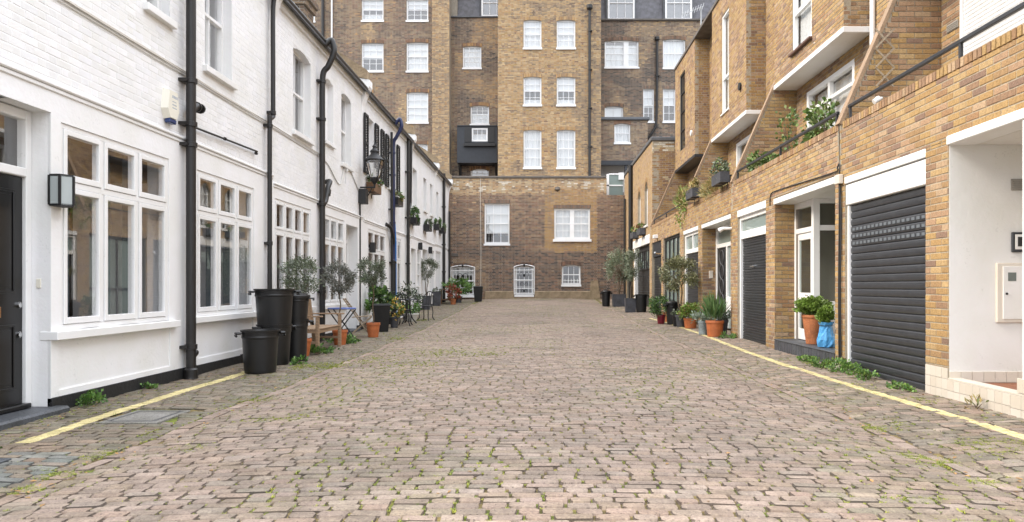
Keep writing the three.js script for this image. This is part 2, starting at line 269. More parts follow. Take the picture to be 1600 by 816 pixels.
class Bricks {
  constructor(house, palette, { m = M.brickV, mats = null } = {}) { this.house = house; this.pal = palette; this.list = []; this.m = m; this.mats = mats || palette.map(c => { const k = m.clone(); k.vertexColors = false; k.color = lin(...c); return k; }); }
  add(F, a0, a1, y0, y1, o, t, ci, vary) { if (a1 - a0 > 0.012 && y1 - y0 > 0.008) this.list.push({ F, a0, a1, y0, y1, o, t, ci, vary }); }
  // colour(a, y) returns an index into the palette
  panel(F, a0, a1, y0, y1, { holes = [], o = 0, t = 0.02, clip = null, colour, bond = 'stretcher', len = 0.225, course = 0.075, joint = 0.010, jig = 0.0015, base = 0, vary = 0.085 } = {}) {
    const j = joint / 2; let row = 0;
    for (let y = base + Math.floor((y0 - base) / course) * course; y < y1 - 0.004; y += course) {
      row = Math.round((y - base) / course);
      const lo = Math.max(y, y0), hi = Math.min(y + course, y1); if (hi - lo < 0.012) continue;
      const br = [lo, hi, ...holes.flatMap(h => [h.y0, h.y1]).filter(v => v > lo + 0.004 && v < hi - 0.004)].sort((p, q) => p - q);
      for (let b = 0; b + 1 < br.length; b++) {
        const s = br[b], e = br[b + 1], ym = (s + e) / 2; let iv = clip ? clip(ym) : [[a0, a1]];
        for (const h of holes) if (ym > h.y0 && ym < h.y1) { let h0 = h.a0, h1 = h.a1; if (h.arch && ym > h.y1 - h.arch) { const k = (ym - (h.y1 - h.arch)) / h.arch, w = (h1 - h0) / 2 * Math.sqrt(Math.max(0, 1 - k)); h0 = (h.a0 + h.a1) / 2 - w; h1 = (h.a0 + h.a1) / 2 + w; } iv = iv.flatMap(([p, q]) => [[p, Math.min(q, h0)], [Math.max(p, h1), q]].filter(r => r[1] - r[0] > 0.015)); }
        for (const [p, q] of iv) {
          let u = Math.floor(p / (len * 1.5)) * len * 1.5 - len * 1.5, k = 0;
          const par = ((row % 2) + 2) % 2;
          if (bond === 'stretcher') u = Math.floor(p / len) * len - len + par * len / 2; else u += par * len * 0.75;
          while (u < q) {
            const l = bond === 'stretcher' ? (hash2(Math.round(u * 97), row, 5) < 0.0 ? len / 2 : len) : (k++ % 2 ? len / 2 : len);
            const b0 = Math.max(u, p), b1 = Math.min(u + l, q);
            if (b1 - b0 > 0.02) { const g = (R() - 0.5) * 0.004; this.add(F, b0 + (b0 === p ? 0 : j), b1 - (b1 === q ? 0 : j), s + (s === y ? j : 0) + g * 0.5, e - (e === y + course ? j : 0) + g * 0.5, o + (R() - 0.5) * 2 * jig, t, colour((b0 + b1) / 2, ym), 1 - vary + 2 * vary * R()); }
            u += l;
          }
        }
      }
    }
  }
  soldiers(F, a0, a1, y0, y1, o, ci, step = 0.075, t = 0.02) { const n = Math.max(1, Math.round((a1 - a0) / step)), w = (a1 - a0) / n; for (let i = 0; i < n; i++) this.add(F, a0 + i * w + 0.005, a0 + (i + 1) * w - 0.005, y0 + 0.005, y1 - 0.005, o + (R() - 0.5) * 0.004, t, typeof ci === 'function' ? ci(a0 + (i + 0.5) * w, y0) : ci, 0.88 + 0.24 * R()); }
  flush(most = 300, minPx = 10, name = 'brick') {
    for (const b of this.list) {
      const c = b.F.P((b.a0 + b.a1) / 2, (b.y0 + b.y1) / 2, b.o), s = proj(c); b.s = 0; if (s[2] < 1 || s[0] < 4 || s[0] > 1596 || s[1] < 3 || s[1] > 812) continue;
      const p = proj(b.F.P(b.a0, b.y0, b.o)), q = proj(b.F.P(b.a1, b.y0, b.o)), r = proj(b.F.P(b.a0, b.y1, b.o));
      const w = Math.abs(q[0] - p[0]), h = Math.abs(r[1] - p[1]); b.s = w >= minPx && h >= 4 ? w * h : 0;
    }
    this.list.sort((p, q) => q.s - p.s);
    const mb = new MB(); let n = 0; const base = this.house.position;
    for (const b of this.list) {
      const F = b.F, P = F.P, col = this.pal[b.ci].map(v => v * b.vary);
      if (n < most && b.s > 0) {
        n++; const me = new THREE.Mesh(brickUnit[Math.floor(R() * 3)], this.mats[b.ci]);
        const c = P((b.a0 + b.a1) / 2, (b.y0 + b.y1) / 2, b.o - b.t), k = F.hand > 0 ? 1 : -1;
        me.matrix.makeBasis(new THREE.Vector3(...F.U).multiplyScalar(k), new THREE.Vector3(0, 1, 0), new THREE.Vector3(...F.N)); me.quaternion.setFromRotationMatrix(me.matrix);
        me.scale.set(b.a1 - b.a0, b.y1 - b.y0, b.t); me.position.set(c[0] - base.x, c[1] - base.y, c[2] - base.z); put(me, name, this.house); continue;
      }
      const e = 0.0045, q = (w, x, y, z) => F.hand > 0 ? mb.quad(w, x, y, z, col) : mb.quad(z, y, x, w, col);
      const L = [P(b.a0, b.y0, b.o - b.t), P(b.a1, b.y0, b.o - b.t), P(b.a1, b.y1, b.o - b.t), P(b.a0, b.y1, b.o - b.t)], I = [P(b.a0 + e, b.y0 + e, b.o), P(b.a1 - e, b.y0 + e, b.o), P(b.a1 - e, b.y1 - e, b.o), P(b.a0 + e, b.y1 - e, b.o)];
      q(...I); for (let i = 0; i < 4; i++) { const m = (i + 1) % 4; q(L[i], L[m], I[m], I[i]); }
    }
    if (!mb.empty) stuff(mb.build(name + 'work', this.m, this.house)); this.list = [];
  }
}
// pointed-up arch over an opening: corner fillers and a ring of voussoirs
function archHead(mb, bricks, F, a0, a1, y1, rise, oF, depth, ring, ci, col) {
  const n = 10, am = (a0 + a1) / 2, w = (a1 - a0) / 2, f = t => y1 - rise * t * t, P = F.P, q = (a, b, c, d) => F.hand > 0 ? mb.quad(a, b, c, d, col) : mb.quad(d, c, b, a, col);
  for (let i = 0; i < n; i++) { const t0 = -1 + 2 * i / n, t1 = -1 + 2 * (i + 1) / n, p = am + t0 * w, r = am + t1 * w; q(P(p, f(t0), oF), P(r, f(t1), oF), P(r, y1 + 0.001, oF), P(p, y1 + 0.001, oF)); q(P(p, f(t0), oF - depth), P(r, f(t1), oF - depth), P(r, f(t1), oF), P(p, f(t0), oF)); }
  if (ring) { const k = Math.round((a1 - a0 + 0.1) / 0.075), W = w + 0.05; const vb = bricks; for (let i = 0; i < k; i++) { const t = -1 + (2 * i + 1) / k, a = am + t * W; vb.add(F, a - W / k + 0.004, a + W / k - 0.004, f(Math.min(1, Math.abs(t * W / w))) - 0.0, f(t) + ring, oF + 0.010 + R() * 0.003, 0.03, typeof ci === 'function' ? ci() : ci, 0.85 + 0.3 * R()); } }
}
// ---------------------------------------------------------------- windows
const paneGeo = new THREE.PlaneGeometry(1, 1);
function pane(parent, F, a0, a1, y0, y1, o, m = M.glass, name = 'pane') {
  const me = new THREE.Mesh(paneGeo, m), c = F.P((a0 + a1) / 2, (y0 + y1) / 2, o), base = rootOf(parent).position;
  me.matrix.makeBasis(new THREE.Vector3(...F.U).multiplyScalar(F.hand), new THREE.Vector3(0, 1, 0), new THREE.Vector3(...F.N)); me.quaternion.setFromRotationMatrix(me.matrix);
  me.rotateX((R() - 0.5) * 0.006); me.rotateY((R() - 0.5) * 0.006);
  me.scale.set(a1 - a0, y1 - y0, 1); me.position.set(c[0] - base.x, c[1] - base.y, c[2] - base.z); return put(me, name, parent);
}
function curtain(parent, F, a0, a1, y0, y1, o, m = M.curtain, name = 'curtain', waves = 5, amp = 0.02) { // a hanging, folded cloth
  const mb = new MB(), n = Math.max(8, waves * 6), P = F.P, f = i => o + amp * Math.sin(i / n * waves * 2 * Math.PI + 0.5 * Math.sin(i)), g = i => lerp(a0, a1, i / n);
  for (let i = 0; i < n; i++) mb.quad(P(g(i), y0, f(i)), P(g(i + 1), y0, f(i + 1)), P(g(i + 1), y1, f(i + 1)), P(g(i), y1, f(i))); return mb.build(name, m, parent);
}
// cols: count; rows: fractions from the bottom; rails: widths of the bars between rows
function win(house, F, { a0, a1, y0, y1, o = -0.1, fw = 0.05, fd = 0.07, cols = 2, rows = [1], bar = 0.022, rails = null, casement = 0, sill = null, m = M.white, gl = M.glass, name = 'window', blind = null, net = 0, mullion = null, label, paneO = null }) {
  const mb = new MB(), b = 0.004;
  const ix0 = a0 + fw, ix1 = a1 - fw, iy0 = y0 + fw * (sill ? 1.15 : 1), iy1 = y1 - fw, top = o, back = o - fd;
  mb.fbbox(F, a0, ix0, y0, y1, back, top, b); mb.fbbox(F, ix1, a1, y0, y1, back, top, b); mb.fbbox(F, ix0, ix1, y0, iy0, back, top - 0.002, b); mb.fbbox(F, ix0, ix1, iy1, y1, back, top - 0.002, b);
  const mw = k => (mullion && mullion[k]) || bar; let sumM = 0; for (let k = 0; k < cols - 1; k++) sumM += mw(k);
  const rl = rails || rows.slice(1).map(() => bar), sumR = rl.reduce((p, q) => p + q, 0), tot = rows.reduce((p, q) => p + q, 0);
  const cw = (ix1 - ix0 - sumM) / cols, H = iy1 - iy0 - sumR, cells = []; let x = ix0;
  const ys = []; let y = iy0; rows.forEach((f, i) => { const h = H * f / tot; ys.push([y, y + h]); if (i < rl.length) { mb.fbbox(F, ix0, ix1, y + h, y + h + rl[i], back + 0.012, top - 0.010 + (rl[i] > 0.03 ? 0.012 : 0), Math.min(b, rl[i] * 0.2)); y += h + rl[i]; } });
  for (let i = 0; i < cols; i++) { for (const [s, e] of ys) cells.push([x, x + cw, s, e]); if (i < cols - 1) { mb.fbbox(F, x + cw, x + cw + mw(i), iy0, iy1, back + 0.015, top - 0.013 + (mw(i) > 0.03 ? 0.009 : 0), Math.min(b, mw(i) * 0.2)); x += cw + mw(i); } }
  const w = mb.build(name, m, house); if (label) w.userData.label = label;
  for (const [p, q, s, e] of cells) {
    let [c0, c1, d0, d1] = [p, q, s, e];
    if (casement) { const k = casement, sm = new MB(), g = 0.004; sm.fbbox(F, p + g, p + k, s + g, e - g, back + 0.02, top + 0.012, b); sm.fbbox(F, q - k, q - g, s + g, e - g, back + 0.02, top + 0.012, b); sm.fbbox(F, p + k, q - k, s + g, s + k * 1.2, back + 0.02, top + 0.0105, b); sm.fbbox(F, p + k, q - k, e - k, e - g, back + 0.02, top + 0.0105, b); sm.build('sash', m, w); c0 += k; c1 -= k; d0 += k * 1.2; d1 -= k; }
    pane(w, F, c0 - 0.004, c1 + 0.004, d0 - 0.004, d1 + 0.004, paneO === null ? back + 0.03 : paneO, gl);
  }
  if (sill) { const sm = new MB(); sm.fbbox(F, a0 - sill.ext, a1 + sill.ext, y0 - sill.h, y0, Math.min(back, -0.05), sill.out, 0.006); sm.build('sill', sill.m || m, w); }
  if (blind !== null) { const bm = new MB(), yb = lerp(y1, y0, blind); bm.fbox(F, ix0 + 0.01, ix1 - 0.01, yb, y1 - 0.02, back - 0.05, back - 0.045); bm.build('blind', M.curtain, w); }
  if (net) curtain(w, F, ix0, ix1, y0 + 0.02, lerp(y0, y1, net), back - 0.09, M.curtain, 'net_curtain', 6, 0.012);
  return w;
}
// ---------------------------------------------------------------- pipes
function pipe(house, name, pts, r, collars = [], m = M.pipe) { const mb = new MB(); mb.tube(pts, r, 12); for (const [x, y, z] of collars) { mb.lathe([[r, -0.035], [r * 1.28, -0.03], [r * 1.28, 0.03], [r, 0.035]], x, y, z, 12); mb.box(XL < 0 && x < 0 ? x - 0.14 : x, x + (x < 0 ? 0 : 0.14), y - 0.02, y + 0.02, z - r * 1.7, z + r * 1.7); } return house ? mb.build(name, m, house) : mb; }

// ================================================================ THE SETTING: ground, road and aprons of setts
structure(tag(new MB().box(-90, 90, -0.5, -0.12, -150, 60).build('ground', M.ground), 'dark earth under the mews', 'ground'));
function sheet(x0, x1, d0, d1, off, nx, nd) { const mb = new MB(); for (let i = 0; i < nx; i++) for (let j = 0; j < nd; j++) { const x = [lerp(x0, x1, i / nx), lerp(x0, x1, (i + 1) / nx)], d = [lerp(d0, d1, j / nd), lerp(d0, d1, (j + 1) / nd)], p = (a, b) => [a, gy(a, b) + off, -b]; mb.quad(p(x[0], d[0]), p(x[1], d[0]), p(x[1], d[1]), p(x[0], d[1])); } return mb; }
// mossiness of the joints, read off the photograph: where green shows between the setts
function moss(x, d) {
  let k = 0.24 + 0.6 * sstep(0.46, 0.68, fbm(x * 0.9 + 3, d * 0.6, 91, 3));
  k += 0.55 * Math.exp(-(((x + 3.12) / 0.3) ** 2)) + 0.5 * Math.exp(-(((x - 2.85) / 0.22) ** 2));
  if (x < -3.1) k += 0.25 * sstep(5, 7, d); if (x > 2.9 && d < 7) k += 0.25;
  const e = (x + 2.2) / 1.0, f = (d - 11) / 3; k += 0.5 * Math.exp(-e * e - f * f);
  return clamp(k, 0, 1);
}
const road = structure(tag(sheet(-3.12, 2.87, -3, 38.4, -0.0155, 14, 80).build('road', M.joint), 'weathered pinkish stone sett roadway running up the mews', 'road'));
const apronL = structure(tag(sheet(XL - 0.3, -3.12, -3, 38.4, -0.015, 4, 80).build('pavement', M.joint), 'mossy sett apron along the white houses', 'pavement'));
const apronR = structure(tag(sheet(2.87, XR + 1.6, -3, 38.4, -0.015, 5, 80).build('pavement', M.joint), 'sett apron along the yellow brick houses', 'pavement'));
const settTones = [[0.344, 0.26, 0.207], [0.325, 0.249, 0.202], [0.357, 0.271, 0.216], [0.314, 0.243, 0.196], [0.367, 0.285, 0.23], [0.338, 0.247, 0.192], [0.323, 0.26, 0.212], [0.349, 0.263, 0.199]];
const apronTones = [[0.266, 0.212, 0.159], [0.244, 0.199, 0.151], [0.278, 0.22, 0.167], [0.236, 0.198, 0.157], [0.266, 0.223, 0.178], [0.274, 0.203, 0.15]];
const greyTones = [[0.224, 0.225, 0.206], [0.258, 0.252, 0.227], [0.202, 0.206, 0.197]];
// one sett: cushion top on eight corner points, worn edges
function settShape(mb, cx, cz, w, l, top, tilt, col, rnd) {
  const cut = Math.min(w, l) * (0.09 + 0.11 * rnd()), a = w / 2, b = l / 2, o = [[-a + cut, -b], [a - cut, -b], [a, -b + cut], [a, b - cut], [a - cut, b], [-a + cut, b], [-a, b - cut], [-a, -b + cut]].map(p => [p[0] + (rnd() - 0.5) * 0.009, p[1] + (rnd() - 0.5) * 0.005]);
  const y = (x, z) => top(cx + x, cz + z) + x * tilt[0] + z * tilt[1], n8 = o.length, ins = 0.004 + 0.004 * rnd();
  const T0 = o.map(p => { const l2 = Math.hypot(...p), k = Math.max(0.3, 1 - ins * 1.3 / Math.min(Math.abs(p[0]) + 0.012, Math.abs(p[1]) + 0.02)); const x = p[0] * Math.min(k + 0.12, 1 - ins / l2), z = p[1] * Math.min(k + 0.12, 1 - ins / l2); return [cx + x, y(x, z) - 0.001, cz + z]; });
  const B0 = o.map(p => [cx + p[0], y(p[0], p[1]) - 0.021, cz + p[1]]), C = [cx, y(0, 0) + 0.0022, cz];
  const nT = o.map(p => { const l2 = Math.hypot(...p); return [p[0] / l2 * 0.17, 0.985, p[1] / l2 * 0.17]; }), nB = o.map(p => { const l2 = Math.hypot(...p); return [p[0] / l2 * 0.75, 0.66, p[1] / l2 * 0.75]; });
  for (const L of [lineL, lineR]) { const c = L.at(-cz); if (c !== null && Math.abs(c - cx) < w / 2 + 0.1) paintOn(L, T0, -cz, Math.round(cx * 977 - cz * 613)); }
  for (let i = 0; i < n8; i++) { const j = (i + 1) % n8; mb.v(C, [0, 1, 0], col); mb.v(T0[j], nT[j], col); mb.v(T0[i], nT[i], col); mb.v(T0[i], nT[i], col); mb.v(T0[j], nT[j], col); mb.v(B0[j], nB[j], col); mb.v(T0[i], nT[i], col); mb.v(B0[j], nB[j], col); mb.v(B0[i], nB[i], col); }
}
const mossSpots = [];
// worn yellow paint lies on the stones themselves and sinks into the joints
const lineL = { pts: [[-4.06, 5.78], [-4.08, 7], [-4.12, 8.4], [-4.15, 9.6], [-4.17, 10.9]], w: 0.125, seed: 201, mb: new MB() }, lineR = { pts: [[3.83, 2.6], [3.79, 5.8], [3.74, 7.4], [3.70, 9.4], [3.66, 11], [3.67, 13.2], [3.74, 15.5], [3.78, 18], [3.72, 21.5], [3.55, 24]], w: 0.105, seed: 205, mb: new MB() };
for (const L of [lineL, lineR]) { L.at = d => { const p = L.pts; if (d < p[0][1] || d > p[p.length - 1][1]) return null; let i = 0; while (p[i + 1][1] < d) i++; return lerp(p[i][0], p[i + 1][0], sstep(0, 1, (d - p[i][1]) / (p[i + 1][1] - p[i][1])) * 0.5 + 0.5 * (d - p[i][1]) / (p[i + 1][1] - p[i][1])) + 0.014 * (fbm(d * 2.2, 1, L.seed, 2) - 0.5) * 2; }; }
const cutX = (poly, x, keep) => { const o = []; for (let i = 0; i < poly.length; i++) { const a = poly[i], b = poly[(i + 1) % poly.length], fa = keep * (a[0] - x), fb = keep * (b[0] - x); if (fa >= 0) o.push(a); if (fa * fb < 0) { const t = fa / (fa - fb); o.push([lerp(a[0], b[0], t), lerp(a[1], b[1], t), lerp(a[2], b[2], t)]); } } return o; };
function paintOn(L, T0, cd, seed) { const c = L.at(cd); if (c === null) return; const l = c - L.w / 2 + (hash2(seed, 1, 3) - 0.5) * 0.022, r = c + L.w / 2 + (hash2(seed, 2, 3) - 0.5) * 0.022; let q = cutX(cutX(T0, l, 1), r, -1); if (q.length < 3) return; if (hash2(seed, 4, 5) < 0.06) q = cutX(q, lerp(l, r, 0.5), hash2(seed, 4, 6) < 0.5 ? 1 : -1); if (q.length < 3) return; const up = q.map(p => [p[0], p[1] + 0.0035, p[2]]); for (let i = 1; i + 1 < up.length; i++) { const n = [0, 1, 0]; L.mb.v(up[0], n); L.mb.v(up[i + 1], n); L.mb.v(up[i], n); } for (let i = 0; i < q.length; i++) { const j = (i + 1) % q.length; L.mb.quad(up[i], up[j], q[j], q[i]); } }
function lay(parent, x0f, x1f, d0, d1, { wLo, wHi, row, tones, skip, near = 0, jig = 0.003, gap = 0.012 }) {
  const mb = new MB(), list = []; let d = d0, k = 0;
  while (d < d1) {
    const rw = row * (0.92 + 0.16 * R()); let x = x0f(d) - R() * wHi; const x1 = x1f(d);
    while (x < x1) {
      const w = rr(wLo, wHi), s = Math.max(x, x0f(d)), e = Math.min(x + w, x1); x += w;
      if (e - s < 0.05) continue;
      const cx = (s + e) / 2, wav = 0.10 * (fbm(cx * 0.3 + 11, d * 0.3, 97, 2) - 0.5), cd = d + rw / 2 + wav;
      if (skip && skip(cx, cd)) continue;
      const mo = moss(cx, cd), patch = fbm(cx * 0.45 + 5, cd * 0.35, 99, 3), tone = tones(cx, cd), c0 = tone[Math.floor(R() * tone.length)], v = (0.92 + 0.17 * R()) * (0.84 + 0.32 * patch) * (1 - 0.16 * sstep(0.58, 0.7, fbm(cx * 0.8 + 40, cd * 0.8, 111, 4))), g = (cx < -3.1 ? 0.2 : 0.18) * mo * R();
      const col = [c0[0] * v * (1 - g * 0.9), c0[1] * v * (1 - g * 0.35), c0[2] * v * (1 - g)];
      const sp = proj([cx, gy(cx, cd), -cd]); list.push({ cx, cd, w: e - s - gap * 1.5, l: rw - gap * 1.55, col, tilt: [(R() - 0.5) * 0.05, (R() - 0.5) * 0.06], h: (R() - 0.5) * 2 * jig, s: cd > 3.5 && sp[0] > 8 && sp[0] < 1592 && sp[1] < 812 ? (e - s) * rw / cd ** 3 : 0 });
      for (let q = 0; q < 2; q++) if (mo > 0.2 && cd > 2.8 && R() < (mo - 0.04) * (cd < 14 ? 1.3 : 0.6)) mossSpots.push([R() < 0.75 ? e + (R() - 0.5) * 0.012 : e - R() * w, d + wav + (R() < 0.6 ? rw * R() : 0), mo]);
    }
    d += rw; k++;
  }
  list.sort((p, q) => q.s - p.s);
  const mats = {}; let n = 0;
  for (const b of list) {
    const top = (x, z) => gy(x, -z) + b.h;
    if (n < near && b.s > 0) { const g = new MB(); settShape(g, b.cx, -b.cd, b.w, b.l, top, b.tilt, b.col, R); g.build('sett', M.settV, parent); n++; } else settShape(mb, b.cx, -b.cd, b.w, b.l, top, b.tilt, b.col, R);
  }
  stuff(mb.build('setts', M.settV, parent));
}
const eL = d => -3.09 + 0.11 * (fbm(d * 0.9, 3, 121, 2) - 0.5), eR = d => 2.855 + 0.11 * (fbm(d * 0.9, 7, 125, 2) - 0.5);
const coverL = [-3.62, -3.02, 6.75, 7.55];                                   // the inspection cover in the left apron
const inCover = (x, d) => x > -4.02 && x < -3.34 && d > 6.55 && d < 7.3;
lay(road, d => eL(d) + 0.065, d => eR(d) - 0.07, 1.2, 38.15, { wLo: 0.12, wHi: 0.21, row: 0.100, gap: 0.0065, tones: () => settTones, near: 300 });
lay(apronL, () => XL + 0.01, d => eL(d) - 0.065, 1.2, 38.15, { wLo: 0.11, wHi: 0.26, row: 0.108, tones: (x, d) => d < 5.5 && x < -3.3 && x > -4.0 && hash2(Math.round(x * 40), Math.round(d * 40), 7) < 0.6 ? greyTones : apronTones, skip: inCover, near: 150, jig: 0.002, gap: 0.007 });
lay(apronR, d => eR(d) + 0.07, () => XR + 0.55, 1.2, 38.15, { wLo: 0.12, wHi: 0.25, row: 0.11, tones: (x, d) => R() < 0.5 ? settTones : apronTones, near: 150, jig: 0.002, gap: 0.007 });
// the long channel stones between road and aprons
for (const [par, xc, seed] of [[apronL, -3.09, 3], [apronR, 2.855, 5]]) for (let d = 1.6; d < 34;) { const l = 0.16 + 0.24 * hash2(d * 50, seed, 3), g = new MB(), v = 0.85 + 0.25 * R(), c0 = settTones[Math.floor(R() * 8)]; settShape(g, (seed === 5 ? eR : eL)(d + l / 2) + (R() - 0.5) * 0.016, -(d + l / 2), 0.10 + 0.03 * R(), l - 0.014, (x, z) => gy(x, -z) - 0.004 + 0.004 * hash2(d * 31, 1, 2), [(R() - 0.5) * 0.08, (R() - 0.5) * 0.05], c0.map(q => q * v), R); g.build('channel_stone', M.settV, par); d += l; }
for (const [L, label] of [[lineL, 'yellow painted line on the apron beside the white houses'], [lineR, 'long yellow painted line on the apron beside the yellow brick houses']]) {
  let prev = null; const d0 = L.pts[0][1] + 0.02, d1 = L.pts[L.pts.length - 1][1] - 0.02, n = Math.round((d1 - d0) / 0.04); // paint lying in the joints, a little below the stones
  for (let i = 0; i <= n; i++) { const d = lerp(d0, d1, i / n), x = L.at(d), l = x - L.w / 2 + 0.006 - 0.012 * vnoise(d * 12, 1, L.seed + 1), r = x + L.w / 2 - 0.006 + 0.012 * vnoise(d * 12, 5, L.seed + 2), c = [[l, gy(l, d) - 0.0005, -d], [r, gy(r, d) - 0.0005, -d]]; if (prev) L.mb.quad(prev[1], prev[0], c[0], c[1]); prev = c; }
  structure(tag(L.mb.build('painted_line', M.yellowPaint), label, 'road marking'));
}
{ const mb = new MB(); for (let i = 0; i < 90; i++) { const x0 = lerp(-2.7, 3.3, i / 90), x1 = lerp(-2.7, 3.3, (i + 1) / 90), f = (x, k) => 37.55 + k * 0.05 + 0.02 * (fbm(x * 2, k, 207, 2) - 0.5), p = (x, k) => [x, gy(x, 37.5) + 0.018, -f(x, k)]; mb.quad(p(x0, -1), p(x1, -1), p(x1, 1), p(x0, 1)); } structure(tag(mb.build('painted_line', M.yellowPaint), 'thin yellow painted line running across under the end wall', 'road marking')); }
// cast inspection covers set in the left apron
{ const mb = new MB(); const x0 = -3.94, x1 = -3.42, d0 = 6.6, d1 = 7.25; const h = gy(-3.65, 7) - 0.001; mb.bbox(x0, x1, h - 0.04, h, -d1, -d0, 0.006); const c = mb.build('inspection_cover', M.stoneCover); const fr = new MB(); for (const x of [x0 + 0.06, x1 - 0.06]) fr.box(x - 0.012, x + 0.012, h - 0.01, h + 0.002, -d1 + 0.06, -d0 - 0.06); for (const d of [d0 + 0.06, d1 - 0.06]) fr.box(x0 + 0.073, x1 - 0.073, h - 0.01, h + 0.002, -d - 0.012, -d + 0.012); fr.build('rim', M.steel, c); tag(c, 'square concrete filled inspection cover set in the apron by the white house', 'manhole cover'); }
{ const mb = new MB(), x0 = -4.05, x1 = -3.72, d0 = 5.02, d1 = 5.22, h = gy(-3.9, 5.1) + 0.012; mb.bbox(x0, x1, h - 0.03, h, -d1, -d0, 0.004); tag(mb.build('stopcock_cover', M.stepStone), 'small dark slate stopcock cover set among grey setts', 'cover'); }

// ================================================================ LEFT: five white painted houses
const EAVES = 6.3, STR = 3.17;
const wPal = [[.80, .80, .80], [.78, .785, .79], [.82, .82, .815], [.79, .79, .78]];
const wMats = wPal.map(c => { const k = M.whiteBrick.clone(); k.vertexColors = false; k.color = lin(...c); return k; });
function whiteHouse(label, a0, a1, { ground, upper, strY = STR, near = 0, panels = [], steps = [] }) {
  const h = thing('mews_house', label, 'house', [XL, 0, -(a0 + a1) / 2], 'white houses along one side of the mews'), F = FLt;
  const holes = [...ground, ...upper], slab = new MB();
  wallSlab(slab, F, a0, a1, -0.1, EAVES - 0.05, holes, -0.0006, 0.26);
  for (const u of upper) if (u.arch) archHead(slab, null, F, u.a0, u.a1, u.y1, u.arch, -0.004, 0.14, 0);
  slab.build('wall', M.whiteWall, h);
  const br = new Bricks(h, wPal, { m: M.whiteBrick, mats: wMats });
  br.panel(F, a0, a1, strY, EAVES - 0.05, { holes: upper, o: 0.0017, t: 0.008, vary: 0.012, colour: () => Math.floor(R() * 4), bond: 'flemish', joint: 0.0065, jig: 0.0011 }); br.flush(near, 10);
  const pl = new MB(); wallSlab(pl, F, a0, a1, 0.1, strY - 0.02, [...ground, ...panels], 0.016, 0.02); pl.build('render_coat', M.whiteWall, h);
  let s = a0; for (const g of [...ground.filter(g => g.y0 < 0.1), { a0: a1 }].sort((p, q) => p.a0 - q.a0)) { if (g.a0 > s) for (let k = s; k < g.a0 - 0.01; k += 1.5) { const e = Math.min(k + 1.5, g.a0), yb = gy(XL + 0.1, k); const pb = new MB(); pb.fbbox(F, k, e, yb - 0.12, yb + 0.135, -0.02, 0.03, 0.004); pb.build('plinth', M.plinth, h); } s = g.a1; }
  const co = new MB(); co.fbbox(F, a0 + 0.02, a1 - 0.02, strY - 0.03, strY + 0.012, -0.01, 0.05, 0.012); co.fbbox(F, a0 + 0.02, a1 - 0.02, strY - 0.075, strY - 0.032, -0.01, 0.032, 0.008); co.build('string_course', M.white, h);
  // eaves board, gutter, roof, party wall
  const ev = new MB(); ev.fbox(F, a0, a1, EAVES - 0.05, EAVES + 0.12, -0.2, 0.06); ev.build('eaves_board', M.whiteWall, h);
  const gt = new MB(); gt.tube([F.P(a0 + 0.2, EAVES + 0.10, 0.13), F.P(a1 - 0.2, EAVES + 0.10, 0.13)], 0.066, 10); gt.build('gutter', M.pipe, h);
  const rf = new MB(); rf.prism([[0.18, EAVES + 0.11], [-3.4, EAVES + 2.35], [-7, EAVES + 0.1], [-7, EAVES], [-3.4, EAVES + 2.22], [0.18, EAVES + 0.02 + 0.14 * 0]], a0, a1, (o, y, a) => F.P(a, y, o)); rf.build('roof', M.slate, h);
  const pw = new MB(); pw.prism([[0.02, EAVES - 0.3], [0.10, EAVES - 0.05], [0.22, EAVES + 0.18], [0.22, EAVES + 0.35], [-0.12, EAVES + 0.41], [-0.12, EAVES + 0.2], [-3.4, EAVES + 2.2], [-3.4, 0], [-0.3, 0]], a1 - 0.17, a1 + 0.17, (o, y, a) => F.P(a, y, o)); pw.build('party_wall', M.whiteWall, h);
  const pc = new MB(); pc.prism([[0.16, EAVES + 0.365], [0.16, EAVES + 0.60], [-0.9, EAVES + 1.28], [-3.4, EAVES + 2.9], [-3.4, EAVES + 2.3], [-0.14, EAVES + 0.425]], a1 - 0.19, a1 + 0.19, (o, y, a) => F.P(a, y, o)); pc.build('parapet_coping', M.tanStone, h);
  const bk = new MB(); bk.fbox(F, a0, a1, -0.1, EAVES, -7.2, -7.0); bk.fbox(F, a0, a1, 3.0, 3.2, -6.99, -0.28); bk.fbox(F, a0 + 0.18, a1 - 0.18, -0.05, 0.05, -6.99, -0.28); bk.build('interior', M.room, h);
  return h;
}
const H = (p, q, y0, y1, arch) => ({ a0: p, a1: q, y0, y1, arch });
function casements(h, a0, a1, y0, y1, cols, opt = {}) { return win(h, FLt, { a0, a1, y0, y1, o: 0.004, fw: 0.05, fd: 0.09, cols, rows: [0.72, 0.27], rails: [0.06], bar: 0.05, mullion: [0.05, 0.05, 0.05], casement: 0.055, paneO: -0.004, sill: { ext: 0.16, h: 0.085, out: 0.09 }, ...opt }); }
function sash(h, a0, a1, y0, y1, arch) { const w = win(h, FLt, { a0, a1, y0, y1, o: -0.13, fw: 0.05, fd: 0.08, cols: 2, rows: [0.5, 0.5], rails: [0.05], bar: 0.02, sill: { ext: 0.07, h: 0.09, out: 0.07 }, net: 0.55 }); return w; }
